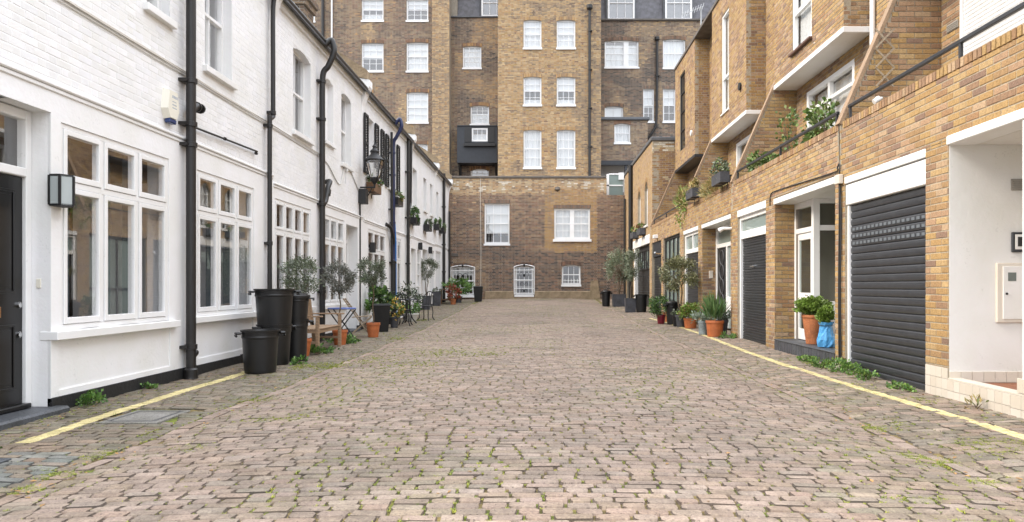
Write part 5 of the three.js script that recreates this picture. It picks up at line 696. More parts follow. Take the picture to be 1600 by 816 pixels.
// ---------------- house B: ribbed garage door, glazed porch on a blue brick step
{
  const F = FRt, n = 10.56, f = 16.5, { h, br } = yellowHouse('yellow brick house with glazed porch door on a dark brick step', n, f, { holes: [H(14.02, 16.04, -0.1, 2.84), H(10.72, 13.5, -0.1, 2.82)], box: [12.67, 16.42], boxHoles: [H(14.18, 15.26, 5.98, 8.4)], terraceHoles: [H(13.4, 15.8, 3.6, 5.33)] });
  br.panel(FE(13.502), XR + 0.002, XR + 0.36, 0.24, 2.72, { colour: yCol(31), o: 0.012, t: 0.018 }); br.flush(300);
  new MB().box(XR + 0.255, XR + 0.36, 0, 2.82, -13.9, -13.505).build('porch_pier', M.mortar, h);
  const hd = new MB(); hd.fbbox(F, 14.02, 16.04, 2.70, 2.838, -0.25, 0.004, 0.006); hd.fbbox(F, 15.97, 16.04, 0.05, 2.7, -0.2, -0.05, 0.005); hd.fbbox(F, 14.02, 14.07, 0.05, 2.7, -0.2, -0.05, 0.005); hd.fbbox(F, 14.07, 15.97, 2.22, 2.38, -0.2, -0.055, 0.005); hd.fbbox(F, 14.07, 15.97, 2.62, 2.7, -0.2, -0.055, 0.005); const gw = hd.build('garage_frame', M.white, h); pane(gw, F, 14.07, 15.97, 2.38, 2.62, -0.1, M.greenGlass); plankDoor(h, F, 14.075, 15.965, gy(XR, 15) - 0.01, 2.215, -0.1, 0.165, M.boardGrey);
  new MB().tube([F.P(15.1, 1.62, -0.1), F.P(15.1, 1.62, -0.05)], 0.03, 10).tube([F.P(14.95, 1.62, -0.05), F.P(15.25, 1.62, -0.05)], 0.012, 8).build('door_handle', M.chrome, h);
  const bm = new MB(); bm.fbbox(F, 10.7, 13.52, 2.70, 2.80, -0.3, 0.012, 0.006); bm.box(XR + 0.28, XR + 1.4, 2.7, 2.8, -13.5, -10.72); bm.build('porch_soffit', M.white, h);
  const st = new MB(), yS = 0.24; st.box(XR + 0.1, XR + 1.4, 0, yS - 0.002, -13.5, -10.72); st.fbbox(F, 10.72, 13.5, yS - 0.002, yS + 0.02, -0.45, 0.01, 0.006); st.build('step', M.stepStone, h); for (let k = 0; k < 24; k++) { const a = 10.74 + k * 0.115; new MB().fbbox(F, a, a + 0.105, gy(XR, a) - 0.03, yS - 0.006, -0.1, 0.004 * R(), 0.005).build('step_brick', R() < 0.4 ? M.greyPot : M.stepStone, h); }
  const D = FX(XR + 0.36), fr = new MB(), y0 = yS + 0.02; fr.fbbox(D, 13.43, 13.5, y0, 2.7, -0.1, 0.0, 0.006); fr.fbbox(D, 12.52, 12.62, y0, 2.7, -0.1, 0.012, 0.006); fr.fbbox(D, 12.62, 13.43, 2.60, 2.7, -0.1, -0.002, 0.006); fr.fbbox(D, 12.62, 13.43, 2.15, 2.24, -0.1, -0.002, 0.006); const frm = fr.build('door_frame', M.white, h); pane(frm, D, 12.62, 13.43, 2.24, 2.6, -0.05, M.porchGlass);
  const dr = new MB(); for (const [p, q, s, e] of [[12.63, 12.74, y0 + 0.01, 2.14], [13.32, 13.42, y0 + 0.01, 2.14], [12.74, 13.32, y0 + 0.01, y0 + 0.2], [12.74, 13.32, 0.92, 1.10], [12.74, 13.32, 2.03, 2.14]]) dr.fbbox(D, p, q, s, e, -0.07, -0.02, 0.006); const door = dr.build('door', M.white, h); pane(door, D, 12.74, 13.32, y0 + 0.2, 0.92, -0.045, M.porchGlass); pane(door, D, 12.74, 13.32, 1.10, 2.03, -0.045, M.porchGlass); new MB().tube([D.P(12.69, 1.06, -0.02), D.P(12.69, 1.06, 0.04), D.P(12.80, 1.06, 0.045)], 0.011, 8).build('door_handle', M.chrome, door);
  const E = FE(12.52), s2 = new MB(), x0 = XR + 0.37, x1 = XR + 1.3; s2.fbbox(E, x0, x1, y0, y0 + 0.7, -0.06, -0.01, 0.006); s2.fbbox(E, x0, x1, 2.16, 2.25, -0.06, -0.012, 0.006); s2.fbbox(E, x0, x1, 2.62, 2.7, -0.06, -0.012, 0.006); const s2m = s2.build('side_light', M.white, h); pane(s2m, E, x0, x1, y0 + 0.7, 2.16, -0.03, M.porchGlass); pane(s2m, E, x0, x1, 2.25, 2.62, -0.03, M.porchGlass);
  new MB().box(XR + 1.3, XR + 1.4, 0, 2.7, -13.5, -10.72).box(XR + 0.28, XR + 1.3, 0, 2.7, -10.80, -10.72).build('porch_wall', M.render, h); new MB().box(XR + 0.37, XR + 1.3, 0, 2.7, -13.45, -13.35).build('hall_wall', M.room, h);
  const B = FX(XB); win(h, B, { a0: 14.18, a1: 15.26, y0: 5.98, y1: 8.4, o: -0.02, fw: 0.07, fd: 0.08, cols: 1, rows: [0.3, 0.7], rails: [0.09], gl: M.glass, blind: 1, sill: { ext: 0.05, h: 0.05, out: 0.07, m: M.brownSill } });
  win(h, FX(XT), { a0: 13.4, a1: 15.8, y0: 3.6, y1: 5.33, o: 0.0, fw: 0.1, fd: 0.1, cols: 2, rows: [0.8, 0.2], rails: [0.07], bar: 0.08, mullion: [0.1], net: 0.95 });
  pipe(h, 'downpipe', [[XT - 0.05, 2.95, -12.55], [XT - 0.05, 9.5, -12.55]], 0.045, [], M.white);
}
railing('dark steel handrail on the parapet above the glazed porch', 10.8, 16.35, 4.33, 3.74, [10.85, 13.4, 16.3]);
{ // conduit and junction box on the pier between houses A and B
  const F = FRt, t = thing('conduit', 'black cables in a conduit on the brick pier beside the grey roller shutter', 'cable', F.P(10.5, 0, 0)); const m = new MB(); for (const k of [0, 1]) m.tube(curve([F.P(10.46 + k * 0.06, 0.2, 0.02), F.P(10.47 + k * 0.05, 1.2, 0.025), F.P(10.45 + k * 0.06, 2.2, 0.02), F.P(10.49, 2.72, 0.03)]), 0.012, 6); m.tube(curve([F.P(10.49, 2.76, 0.03), F.P(10.46, 2.86, 0.035), F.P(10.5, 2.95, 0.03), F.P(10.56, 2.9, 0.03), F.P(10.62, 2.86, 0.02), F.P(11.5, 2.88, 0.015), F.P(12.8, 2.92, 0.015), F.P(13.55, 2.93, 0.015), F.P(13.7, 2.86, 0.015), F.P(13.72, 2.7, 0.015)]), 0.010, 6); m.tube(curve([F.P(10.52, 2.9, 0.02), F.P(10.54, 3.3, 0.012), F.P(10.56, 3.52, 0.012)]), 0.006, 5); m.build('cables', M.blackMatt, t); new MB().fbbox(F, 10.42, 10.58, 2.66, 2.79, 0, 0.07, 0.008).build('junction_box', M.creamTileB, t); new MB().tube([F.P(10.5, 0.02, 0.04), F.P(10.5, 0.2, 0.035)], 0.045, 10).build('conduit_boot', M.creamTileB, t); }
// ---------------- house C
{
  const F = FRt, n = 16.5, f = 22.5, { h, br } = yellowHouse('yellow brick house with wrought iron porch door and black garage with white top lights', n, f, { holes: [H(20.05, 22.1, -0.1, 2.85), H(16.62, 19.56, -0.1, 2.85)], box: [18.68, 22.42], boxHoles: [H(20.4, 21.2, 6.1, 8.9)], terraceHoles: [H(19.0, 21.5, 3.6, 5.33)] });
  br.panel(FE(19.562), XR + 0.002, XR + 0.36, 0.1, 2.72, { colour: yCol(37), o: 0.012, t: 0.018 }); br.flush(300);
  new MB().box(XR + 0.255, XR + 0.36, 0, 2.82, -19.9, -19.565).build('porch_pier', M.mortar, h);
  const hd = new MB(); hd.fbbox(F, 20.05, 22.1, 2.74, 2.848, -0.25, 0.004, 0.006); hd.fbbox(F, 22.0, 22.1, 0.05, 2.74, -0.2, -0.05, 0.005); hd.fbbox(F, 20.05, 20.1, 0.05, 2.74, -0.2, -0.05, 0.005); hd.fbbox(F, 20.1, 22.0, 2.16, 2.28, -0.2, -0.055, 0.005); hd.fbbox(F, 20.1, 22.0, 2.66, 2.74, -0.2, -0.055, 0.005); hd.fbbox(F, 21.0, 21.08, 2.28, 2.66, -0.2, -0.056, 0.005); const gw = hd.build('garage_frame', M.white, h); pane(gw, F, 20.1, 21.0, 2.28, 2.66, -0.1, M.greenGlass); pane(gw, F, 21.08, 22.0, 2.28, 2.66, -0.1, M.greenGlass); plankDoor(h, F, 20.105, 21.995, gy(XR, 21) - 0.02, 2.155, -0.1, 0.3, M.boardGrey);
  const bm = new MB(); bm.fbbox(F, 16.6, 19.58, 2.73, 2.83, -0.3, 0.012, 0.006); bm.box(XR + 0.28, XR + 1.2, 2.73, 2.83, -19.56, -16.62); bm.build('porch_soffit', M.white, h);
  const D = FX(XR + 0.36), fr = new MB(), y0 = gy(XR, 18) + 0.06; for (const [p, q, s, e] of [[19.46, 19.56, y0, 2.73], [18.38, 18.48, y0, 2.2], [17.5, 17.58, y0, 2.73], [17.58, 19.46, 2.2, 2.3], [17.58, 19.46, 2.65, 2.73], [17.58, 18.38, 0.62, 0.95]]) fr.fbbox(D, p, q, s, e, -0.1, s === y0 ? 0 : -0.003, 0.006); const frm = fr.build('door_frame', M.white, h); pane(frm, D, 17.58, 19.46, 2.3, 2.65, -0.05, M.greenGlass); pane(frm, D, 17.58, 18.38, 0.95, 2.2, -0.05, M.greenGlass); pane(frm, D, 17.58, 18.38, y0, 0.62, -0.05, M.greenGlass);
  new MB().fbbox(D, 18.49, 19.45, y0, 2.19, -0.08, -0.03, 0.006).build('door', M.blackMatt, h); const ir = new MB(); for (let k = 0; k < 5; k++) ir.tube(Array.from({ length: 16 }, (_, i) => D.P(18.97 + 0.2 * Math.cos(i / 15 * 6.28), y0 + 0.3 + k * 0.37 + 0.18 * Math.sin(i / 15 * 6.28), -0.015)), 0.013, 5); ir.build('ironwork', M.lead, h);
  new MB().box(XR + 1.1, XR + 1.2, 0, 2.73, -19.56, -16.62).build('porch_wall', M.room, h); const ip = new MB(); ip.fbbox(FE(19.55), XR + 0.18, XR + 0.28, 1.42, 1.62, 0, 0.03, 0.005); ip.build('entry_panel', M.creamTileB, h); new MB().tube([F.P(16.55, 2.5, 0.0), F.P(16.55, 2.5, 0.18), F.P(16.6, 2.46, 0.26)], [0.03, 0.04, 0.06], 10).build('camera', M.white, h);
  const B = FX(XB); win(h, B, { a0: 20.4, a1: 21.2, y0: 6.1, y1: 8.9, o: -0.02, fw: 0.06, fd: 0.08, cols: 1, rows: [0.34, 0.66], rails: [0.07], blind: 1, sill: { ext: 0.03, h: 0.04, out: 0.04 } }); win(h, FX(XT), { a0: 19.0, a1: 21.5, y0: 3.6, y1: 5.33, o: 0.0, fw: 0.1, fd: 0.1, cols: 2, rows: [1], mullion: [0.1], net: 0.95 });
  new MB().tube([B.P(19.2, 6.38, 0), B.P(19.2, 6.38, 0.05)], 0.10, 14).build('bulkhead_light', M.blackMatt, h); new MB().tube([B.P(14.0, 5.8, 0), B.P(14.0, 5.8, 0.02)], 0.01, 6).build('fixing', M.white, h);
}
railing('dark steel handrail on the parapet above the black garage with white top lights', 16.9, 22.3, 4.33, 3.74, [17, 19.5, 22.2]);
// ---------------- house D
{
  const F = FRt, n = 22.5, f = 28.65, { h, br } = yellowHouse('yellow brick house with black glazed screen and black soffit bay', n, f, { holes: [H(26.2, 28.4, -0.1, 2.85), H(22.7, 25.75, -0.1, 2.85)], box: [24.9, 28.55], boxBlack: true, boxHoles: [H(26.6, 27.6, 6.2, 9.0)] }); br.flush(300);
  plankDoor(h, F, 26.2, 28.4, gy(XR, 27) - 0.02, 2.3, -0.1, 0.3, M.boardGrey); new MB().fbox(F, 26.2, 28.4, 2.31, 2.85, -0.12, -0.05).build('garage_fascia', M.bayBlack, h);
  win(h, F, { a0: 22.7, a1: 25.75, y0: gy(XR, 24), y1: 2.85, o: -0.06, fw: 0.08, fd: 0.08, cols: 4, rows: [0.35, 0.65], rails: [0.07], bar: 0.07, m: M.blackMatt, gl: M.greenGlass, mullion: [0.07, 0.07, 0.07] });
  win(h, FX(XB), { a0: 26.6, a1: 27.6, y0: 6.2, y1: 9.0, o: -0.03, fw: 0.05, fd: 0.06, cols: 1, rows: [1, 1, 1, 1], bar: 0.04, m: M.blackMatt }); new MB().tube([FX(XB).P(25.4, 6.45, 0), FX(XB).P(25.4, 6.45, 0.05)], 0.1, 12).build('bulkhead_light', M.white, h); new MB().fbbox(F, 26.9, 27.15, 2.95, 3.08, 0, 0.16, 0.01).build('camera', M.white, h); new MB().tube([F.P(26.0, 2.35, 0), F.P(26.0, 2.35, 0.2), F.P(25.7, 2.38, 0.3)], 0.03, 8).build('spot_lamp', M.chrome, h);
}
railing('dark steel handrail on the parapet beneath the black soffit bay', 22.8, 28.4, 4.33, 3.74, [22.9, 25.6, 28.3]);
// ---------------- house E, the older mews house in the far corner
{
  const X = 4.32, F = FX(X), n = 28.78, f = 38.1, top = 6.9, t = thing('mews_house', 'older pale stock brick mews house with arched windows and white garage lintel', 'house', [X, 0, -33]), slab = new MB(), br = new Bricks(t, [...yPal, ...ePal]);
  const ho = [H(29.5, 34.4, -0.1, 2.92), H(30.0, 30.9, 3.7, 5.5, 0.3), H(32.2, 33.1, 3.7, 5.4, 0.3), H(35.2, 36.2, 3.7, 5.0), H(35.2, 37.4, 0.2, 2.7)]; wallSlab(slab, F, n, f, -0.1, top - 0.05, ho, -0.006, 0.25); for (const q of ho) if (q.arch) archHead(slab, br, F, q.a0, q.a1, q.y1, q.arch, -0.006, 0.12, 0.18, () => 3);
  br.panel(F, n, f, 0, top - 0.05, { holes: ho, colour: (a, y) => fbm(a, y, 541, 3) > 0.55 ? pick([2, 2], [7, 3], [12, 1]) : pick([7, 4], [2, 3], [0, 1], [4, 1]) }); br.panel(FE(n), X, 6.4, 2.9, top - 0.1, { colour: (a, y) => fbm(a * 2, y * 2, 545, 3) > 0.58 ? pick([15, 3], [14, 2], [3, 1]) : pick([3, 3], [8, 2], [1, 2], [5, 2], [11, 1]) }); br.flush(60);
  slab.box(X + 0.26, 9, 2.8, top - 0.05, -n - 0.3, -n - 0.006); slab.build('wall', M.mortar, t); new MB().bbox(X - 0.06, 9, top - 0.05, top + 0.1, -f, -n + 0.06, 0.02).build('lead_roof', M.lead, t); new MB().box(9, 9.2, -0.1, top, -f, -n).build('interior', M.room, t);
  const w = new MB(); w.fbbox(F, 29.4, 34.6, 2.92, 3.28, -0.1, 0.03, 0.01); w.fbbox(F, 33.9, 34.25, 0.1, 2.92, -0.2, 0.02, 0.008); w.build('garage_lintel', M.white, t); plankDoor(t, F, 29.5, 33.88, gy(4.2, 31) - 0.02, 2.9, -0.12, 0.6, M.blackMatt); win(t, F, { a0: 29.9, a1: 33.5, y0: 1.9, y1: 2.75, o: -0.08, fw: 0.06, cols: 6, rows: [1], m: M.blackMatt, bar: 0.08, gl: M.greenGlass, name: 'garage_light' });
  for (const q of [ho[1], ho[2]]) { win(t, F, { ...q, o: -0.1, cols: 2, rows: [1, 1, 1, 1], bar: 0.03, fw: 0.05, blind: 0.6, sill: { ext: 0.05, h: 0.08, out: 0.06 } }); } win(t, F, { ...ho[3], o: -0.1, cols: 2, rows: [1, 1], fw: 0.05 }); win(t, F, { ...ho[4], o: -0.1, cols: 2, rows: [1, 1], fw: 0.08, m: M.blackMatt });
  pipe(t, 'downpipe', [[X - 0.1, 0.3, -34.9], [X - 0.1, top, -34.9]], 0.1, [[X - 0.1, 3, -34.9]]); pipe(t, 'downpipe', [[X - 0.1, 0.3, -37.3], [X - 0.1, 5.6, -37.3]], 0.06, []);
}

// ================================================================ OBJECTS
// ---- foliage: many small leaf faces gathered in clumps
function leaves(mb, c, rad, n, { len = 0.05, w = 0.014, cols, clumps = 26, spread = 0.32, up = 0.2, shell = 0.55 }) {
  const cl = []; for (let i = 0; i < clumps; i++) { const a = R() * 6.283, z = R() * 2 - 1, r = Math.pow(shell + (1 - shell) * R(), 0.8), s = Math.sqrt(1 - z * z); cl.push([s * Math.cos(a) * r, z * r, s * Math.sin(a) * r, 0.75 + 0.5 * R()]); }
  const g = () => (R() + R() + R() - 1.5) * 1.15;
  for (let i = 0; i < n; i++) {
    const k = cl[Math.floor(R() * clumps)], p = [c[0] + (k[0] + g() * spread) * rad[0], c[1] + (k[1] + g() * spread) * rad[1], c[2] + (k[2] + g() * spread) * rad[2]];
    let d = [k[0] + g() * 0.8, k[1] * 0.6 + up + g() * 0.8, k[2] + g() * 0.8]; const l = Math.hypot(...d) || 1; d = d.map(v => v / l);
    let s = [g(), g(), g()]; const ds = s[0] * d[0] + s[1] * d[1] + s[2] * d[2]; s = s.map((v, q) => v - ds * d[q]); const sl = Math.hypot(...s) || 1, L = len * (0.7 + 0.6 * R()), W = w * (0.7 + 0.6 * R()) / sl; s = s.map(v => v * W);
    const t = [p[0] + d[0] * L, p[1] + d[1] * L, p[2] + d[2] * L], m = [p[0] + d[0] * L * 0.45, p[1] + d[1] * L * 0.45, p[2] + d[2] * L * 0.45], A = [m[0] + s[0], m[1] + s[1] + W * sl * 0.25, m[2] + s[2]], B = [m[0] - s[0], m[1] - s[1] + W * sl * 0.25, m[2] - s[2]];
    const q = cols[Math.floor(R() * cols.length)], v = k[3] * (0.8 + 0.4 * R()), col = [q[0] * v, q[1] * v, q[2] * v]; mb.tri(p, A, t, col); mb.tri(p, t, B, col);
  } return mb;
}
const olive = [[.115, .135, .085], [.15, .17, .115], [.085, .11, .06], [.20, .22, .165], [.10, .135, .065]], lush = [[.075, .16, .03], [.10, .20, .035], [.055, .125, .025], [.14, .235, .05], [.09, .17, .04]], greyLeaf = [[.20, .25, .19], [.15, .20, .15], [.25, .29, .23]], limeLeaf = [[.15, .24, .03], [.19, .28, .05], [.12, .20, .03]], dryLeaf = [[.30, .22, .07], [.24, .20, .06], [.14, .17, .05], [.36, .26, .11]], yellowFlower = [[.6, .42, .05], [.10, .16, .04], [.14, .2, .05], [.5, .3, .06], [.09, .14, .03]], redLeaf = [[.22, .035, .02], [.30, .07, .03], [.10, .09, .03], [.16, .03, .02]], darkLeaf = [[.03, .06, .025], [.045, .08, .03], [.025, .05, .02], [.06, .10, .035]];
const pot = (t, r, h, m, { rim = 0.18, base = 0.72, sq = 0, seg = 24, name = 'pot' } = {}) => { const k = h * (1 - rim), mb = new MB(); mb.lathe([[0, 0], [r * base - 0.004, 0], [r * base, 0.006], [r * (base + (0.93 - base) * 0.96), k], [r * 0.985, k + 0.004], [r, k + 0.010], [r, h - 0.008], [r * 0.985, h], [r * 0.9, h], [r * 0.87, h - 0.012], [r * 0.85, h * 0.9], [0, h * 0.9]], 0, 0, 0, seg, null, sq); mb.build(name, m, t); new MB().lathe([[r * 0.86, h * 0.9 + 0.004], [r * 0.4, h * 0.925], [0, h * 0.93]], 0, 0, 0, seg, null, sq).build('soil', M.soil, t); };
const squarePot = (t, w, d, h, m, tap = 0.8) => { const mb = new MB(), P = (s, y, k) => [[-w / 2 * s + k, y, -d / 2 * s + k], [w / 2 * s - k, y, -d / 2 * s + k], [w / 2 * s - k, y, d / 2 * s - k], [-w / 2 * s + k, y, d / 2 * s - k]], L = [P(tap, 0, 0), P(1, h, 0), P(1, h + 0.001, 0.022), P(0.97, h * 0.88, 0.024)]; for (let i = 0; i < 3; i++) for (let k = 0; k < 4; k++) { const j = (k + 1) % 4; mb.quad(L[i][j], L[i][k], L[i + 1][k], L[i + 1][j]); } mb.quad(...L[0]); mb.build('pot', m, t); const s = new MB(); s.quad(...L[3].slice().reverse()); s.build('soil', M.soil, t); };
function branching(t, h0, top, r, n, lean, crown, mat_ = M.bark) { // trunk with limbs reaching into the crown
  const mb = new MB(), p = []; for (let i = 0; i <= 8; i++) p.push([lean[0] * (i / 8) + 0.012 * Math.sin(i * 1.3), lerp(h0, top, i / 8), lean[1] * (i / 8) + 0.012 * Math.cos(i * 1.7)]); mb.tube(p, p.map((_, i) => r * (1 - 0.35 * i / 8)), 8); const e = p[8];
  for (let k = 0; k < n; k++) { const a = k / n * 6.283 + R(), u = [e[0] + Math.cos(a) * crown[0] * 0.65, e[1] + crown[1] * (0.5 + 0.7 * R()), e[2] + Math.sin(a) * crown[0] * 0.65], m = [lerp(e[0], u[0], 0.45), lerp(e[1], u[1], 0.6), lerp(e[2], u[2], 0.45)]; mb.tube([p[7], e, m, u], [r * 0.6, r * 0.5, r * 0.35, r * 0.12], 6); for (let q = 0; q < 2; q++) mb.tube([m, [m[0] + (R() - 0.5) * crown[0], m[1] + R() * crown[1] * 0.8, m[2] + (R() - 0.5) * crown[0]]], [r * 0.28, r * 0.1], 5); } return mb.build('trunk', mat_, t);
}
function potted(name, label, at, { pr = 0.17, ph = 0.3, pm = M.orangePot, square = null, trunk = null, crown, leaf, group, category = 'potted plant', opt = {}, turn = 0 }) {
  return placed(name, label, category, at, turn, group, t => { if (square) squarePot(t, ...square, pm, opt.tap); else pot(t, pr, ph, pm, opt); const H0 = square ? square[2] : ph;
    if (trunk) for (const [lx, lz, top, r] of trunk) branching(t, H0 * 0.88, top, r, 5, [lx, lz], [crown.r[0] * 0.8, crown.r[1] * 0.8]);
    const mb = new MB(); leaves(mb, [crown.x || 0, crown.y, crown.z || 0], crown.r, crown.n, leaf); mb.build(trunk ? 'crown' : 'foliage', M.leaf, t); });
}
const OL = { len: 0.058, w: 0.0085, cols: olive, clumps: 34, spread: 0.26, up: 0.3 };
const atF = (px, py) => spot(px, py), metres = (px, d) => px * d / FOC;
// ---- dustbins
function bin(name, label, at, r, h, lid, turn = 0, group = 'black plastic dustbins beside the white houses') {
  return placed(name, label, 'dustbin', at, turn, group, t => {
    const b = new MB(); b.lathe([[0, 0.0], [r * 0.80, 0], [r * 0.815, 0.012], [r * 0.82, 0.03], [r * 0.835, 0.034], [r * 0.93, h * 0.8], [r * 0.96, h * 0.81], [r * 0.97, h * 0.84], [r * 0.955, h * 0.87], [r * 0.965, h * 0.955], [r * 1.02, h * 0.96], [r * 1.03, h], [r * 0.95, h], [r * 0.92, h * 0.94], [r * 0.78, 0.03], [0, 0.03]], 0, 0, 0, 36); b.build('body', M.darkPlastic, t);
    for (const s of [-1, 1]) { const m = new MB(); m.bbox(s * r * 0.99, s * (r + 0.075), h * 0.9, h * 0.955, -0.085, 0.085, 0.012); m.bbox(s * (r + 0.05), s * (r + 0.078), h * 0.84, h * 0.899, -0.08, 0.08, 0.01); m.build('handle', M.darkPlastic, t); }
    if (lid) { const l = new MB(); l.lathe([[r * 1.05, h - 0.03], [r * 1.07, h - 0.028], [r * 1.075, h + 0.012], [r * 1.04, h + 0.026], [r * 0.9, h + 0.03], [r * 0.86, h + 0.048], [r * 0.3, h + 0.066], [0, h + 0.068]], 0, 0, 0, 36); l.build('lid', M.darkPlastic, t); const k = new MB(); k.tube([[-0.09, h + 0.05, 0], [-0.07, h + 0.09, 0], [0.07, h + 0.09, 0], [0.09, h + 0.05, 0]], 0.014, 8); k.build('lid_handle', M.darkPlastic, t); } });
}
const onG = (x, d, dy = 0) => [x, gy(x, d) + dy, -d];
bin('dustbin', 'short round black dustbin with side handles standing on the end of the yellow line', onG(-3.95, 10.45), 0.258, 0.60, false, 0.5);
bin('dustbin', 'black dustbin at the bottom of a stack, behind the short dustbin', onG(-4.1, 11.42), 0.26, 0.62, false, 0.9);
bin('dustbin', 'large black dustbin nested on top of the stack behind the short dustbin', onG(-4.1, 11.42, 0.565), 0.295, 0.60, false, 0.55);
bin('dustbin', 'narrow tall black dustbin under a second one beside the wooden bench', onG(-3.98, 12.05), 0.2, 0.68, false, 0.5);
bin('dustbin', 'narrow black dustbin with lid stacked on another beside the wooden bench', onG(-3.98, 12.05, 0.62), 0.215, 0.42, true, 0.2);
function squareBin(label, at, w, h, turn, group) { return placed('refuse_bin', label, 'dustbin', at, turn, group, t => { const b = new MB(), P = (s, y) => [[-w / 2 * s, y, -w / 2 * s], [w / 2 * s, y, -w / 2 * s], [w / 2 * s, y, w / 2 * s], [-w / 2 * s, y, w / 2 * s]], L = [P(0.76, 0), P(1, h * 0.93)]; for (let k = 0; k < 4; k++) { const j = (k + 1) % 4; b.quad(L[0][j], L[0][k], L[1][k], L[1][j]); } b.quad(...L[0]); b.quad(...L[1].slice().reverse()); b.build('body', M.darkPlastic, t); const l = new MB(); l.bbox(-w * 0.54, w * 0.54, h * 0.93, h * 0.97, -w * 0.54, w * 0.54, 0.01); l.bbox(-w * 0.46, w * 0.46, h * 0.97, h, -w * 0.46, w * 0.46, 0.02); l.build('lid', M.darkPlastic, t); }); }
squareBin('square black lidded bin between the terracotta potted olive and yellow flowers', atF(596, 518), 0.44, 0.70, 0.2, null);
// ---- the wooden bench
placed('garden_bench', 'weathered wooden garden bench with slatted back against the white wall', 'bench', onG(-4.23, 13.85), 0, null, t => {
  const L = 1.5, z0 = -L / 2, z1 = L / 2; for (const z of [z0 + 0.03, z1 - 0.03]) { new MB().bbox(0.25, 0.31, 0, 0.64, z - 0.03, z + 0.03, 0.006).build('leg', M.teak, t); new MB().bar([-0.20, 0, z], [-0.32, 0.92, z], 0.06, 0.06, [1, 0, 0]).build('leg', M.teak, t); new MB().bbox(-0.29, 0.37, 0.642, 0.668, z - 0.035, z + 0.035, 0.008).build('arm', M.teak, t); new MB().bbox(-0.2, 0.25, 0.17, 0.215, z - 0.02, z + 0.02, 0.004).build('stretcher', M.teak, t); new MB().bbox(-0.22, 0.25, 0.36, 0.415, z - 0.021, z + 0.021, 0.004).build('seat_rail', M.teak, t); }
  for (let k = 0; k < 7; k++) { const x = -0.22 + k * 0.074; new MB().bbox(x, x + 0.062, 0.417, 0.437, z0, z1, 0.005).build('seat_slat', M.teak, t); } new MB().bbox(0.24, 0.27, 0.35, 0.415, z0 + 0.06, z1 - 0.06, 0.004).build('seat_rail', M.teak, t);
  new MB().bar([-0.315, 0.90, z0], [-0.315, 0.90, z1], 0.045, 0.085, [0, 1, 0]).build('top_rail', M.teak, t); new MB().bar([-0.268, 0.51, z0 + 0.06], [-0.268, 0.51, z1 - 0.06], 0.035, 0.05).build('back_rail', M.teak, t); for (let k = 0; k < 17; k++) { const z = lerp(z0 + 0.1, z1 - 0.1, k / 16); new MB().bar([-0.27, 0.53, z], [-0.312, 0.86, z], 0.045, 0.014, [1, 0, 0]).build('back_slat', M.teak, t); } });
// ---- blue folding table and folding chair
placed('bistro_table', 'round blue topped folding bistro table beside the wooden bench', 'table', onG(-4.22, 15.75), 0, null, t => { new MB().lathe([[0, 0.695], [0.26, 0.695], [0.295, 0.70], [0.30, 0.712], [0.295, 0.724], [0.24, 0.722], [0, 0.722]], 0, 0, 0, 32).build('table_top', M.blueTop, t); for (const s of [-1, 1]) { for (const z of [-0.2, 0.2]) new MB().bar([s * 0.24, 0.69, z], [-s * 0.26, 0.01, z], 0.024, 0.016, [0, 0, 1]).build('leg', M.steel, t); new MB().bar([-s * 0.26, 0.012, -0.21], [-s * 0.26, 0.012, 0.21], 0.02, 0.02).build('foot_bar', M.steel, t); } });
placed('folding_chair', 'slatted wooden folding chair beyond the blue bistro table', 'chair', onG(-4.18, 17.15), 0.15, null, t => { for (const z of [-0.2, 0.2]) { new MB().bar([-0.36, 0.88, z], [0.26, 0.01, z], 0.03, 0.022, [0, 0, 1]).build('leg', M.greyWood, t); new MB().bar([0.26, 0.45, z * 0.86], [-0.24, 0.01, z * 0.86], 0.03, 0.022, [0, 0, 1]).build('leg', M.greyWood, t); } for (let k = 0; k < 7; k++) new MB().bbox(-0.17 + k * 0.064, -0.118 + k * 0.064, 0.44 + k * 0.004, 0.456 + k * 0.004, -0.2, 0.2, 0.004).build('seat_slat', M.greyWood, t); for (let k = 0; k < 6; k++) { const f = k / 5, x = lerp(-0.13, -0.345, f), y = lerp(0.58, 0.86, f); new MB().bar([x, y, -0.19], [x, y, 0.19], 0.042, 0.014, [-0.8, 0.6, 0]).build('back_slat', M.greyWood, t); } });
// ---- olives on the left
{ const p = onG(-4.14, 12.85); potted('potted_olive', 'bushy olive tree in an orange pot behind the dustbins', p, { pr: 0.17, ph: 0.3, trunk: [[0, 0, 0.95, 0.022]], crown: { y: 1.36, r: [0.34, 0.30, 0.34], n: 2800 }, leaf: OL, category: 'olive tree', group: 'potted olive trees' }); }
potted('potted_olive', 'grey green standard olive in an orange pot under the blue bistro table edge', onG(-4.06, 15.0), { pr: 0.155, ph: 0.3, trunk: [[0, 0, 1.0, 0.018]], crown: { y: 1.32, r: [0.30, 0.31, 0.30], n: 3200 }, leaf: { ...OL, cols: [[.12, .125, .10], [.16, .165, .14], [.09, .10, .07], [.19, .19, .165]] }, category: 'olive tree', group: 'potted olive trees' });
potted('potted_olive', 'lollipop olive standing in an orange pot before the square black bin', atF(583, 527), { pr: 0.16, ph: 0.33, trunk: [[0, 0, 1.2, 0.018]], crown: { y: 1.5, r: [0.28, 0.31, 0.28], n: 3000 }, leaf: OL, category: 'olive tree', group: 'potted olive trees' });
potted('potted_plant', 'leafy dark green plant behind the square black bin', onG(-4.35, 19.9), { pr: 0.17, ph: 0.4, pm: M.greyPot, crown: { y: 0.75, r: [0.3, 0.3, 0.3], n: 420 }, leaf: { len: 0.13, w: 0.045, cols: [...darkLeaf, ...lush], clumps: 20 } });
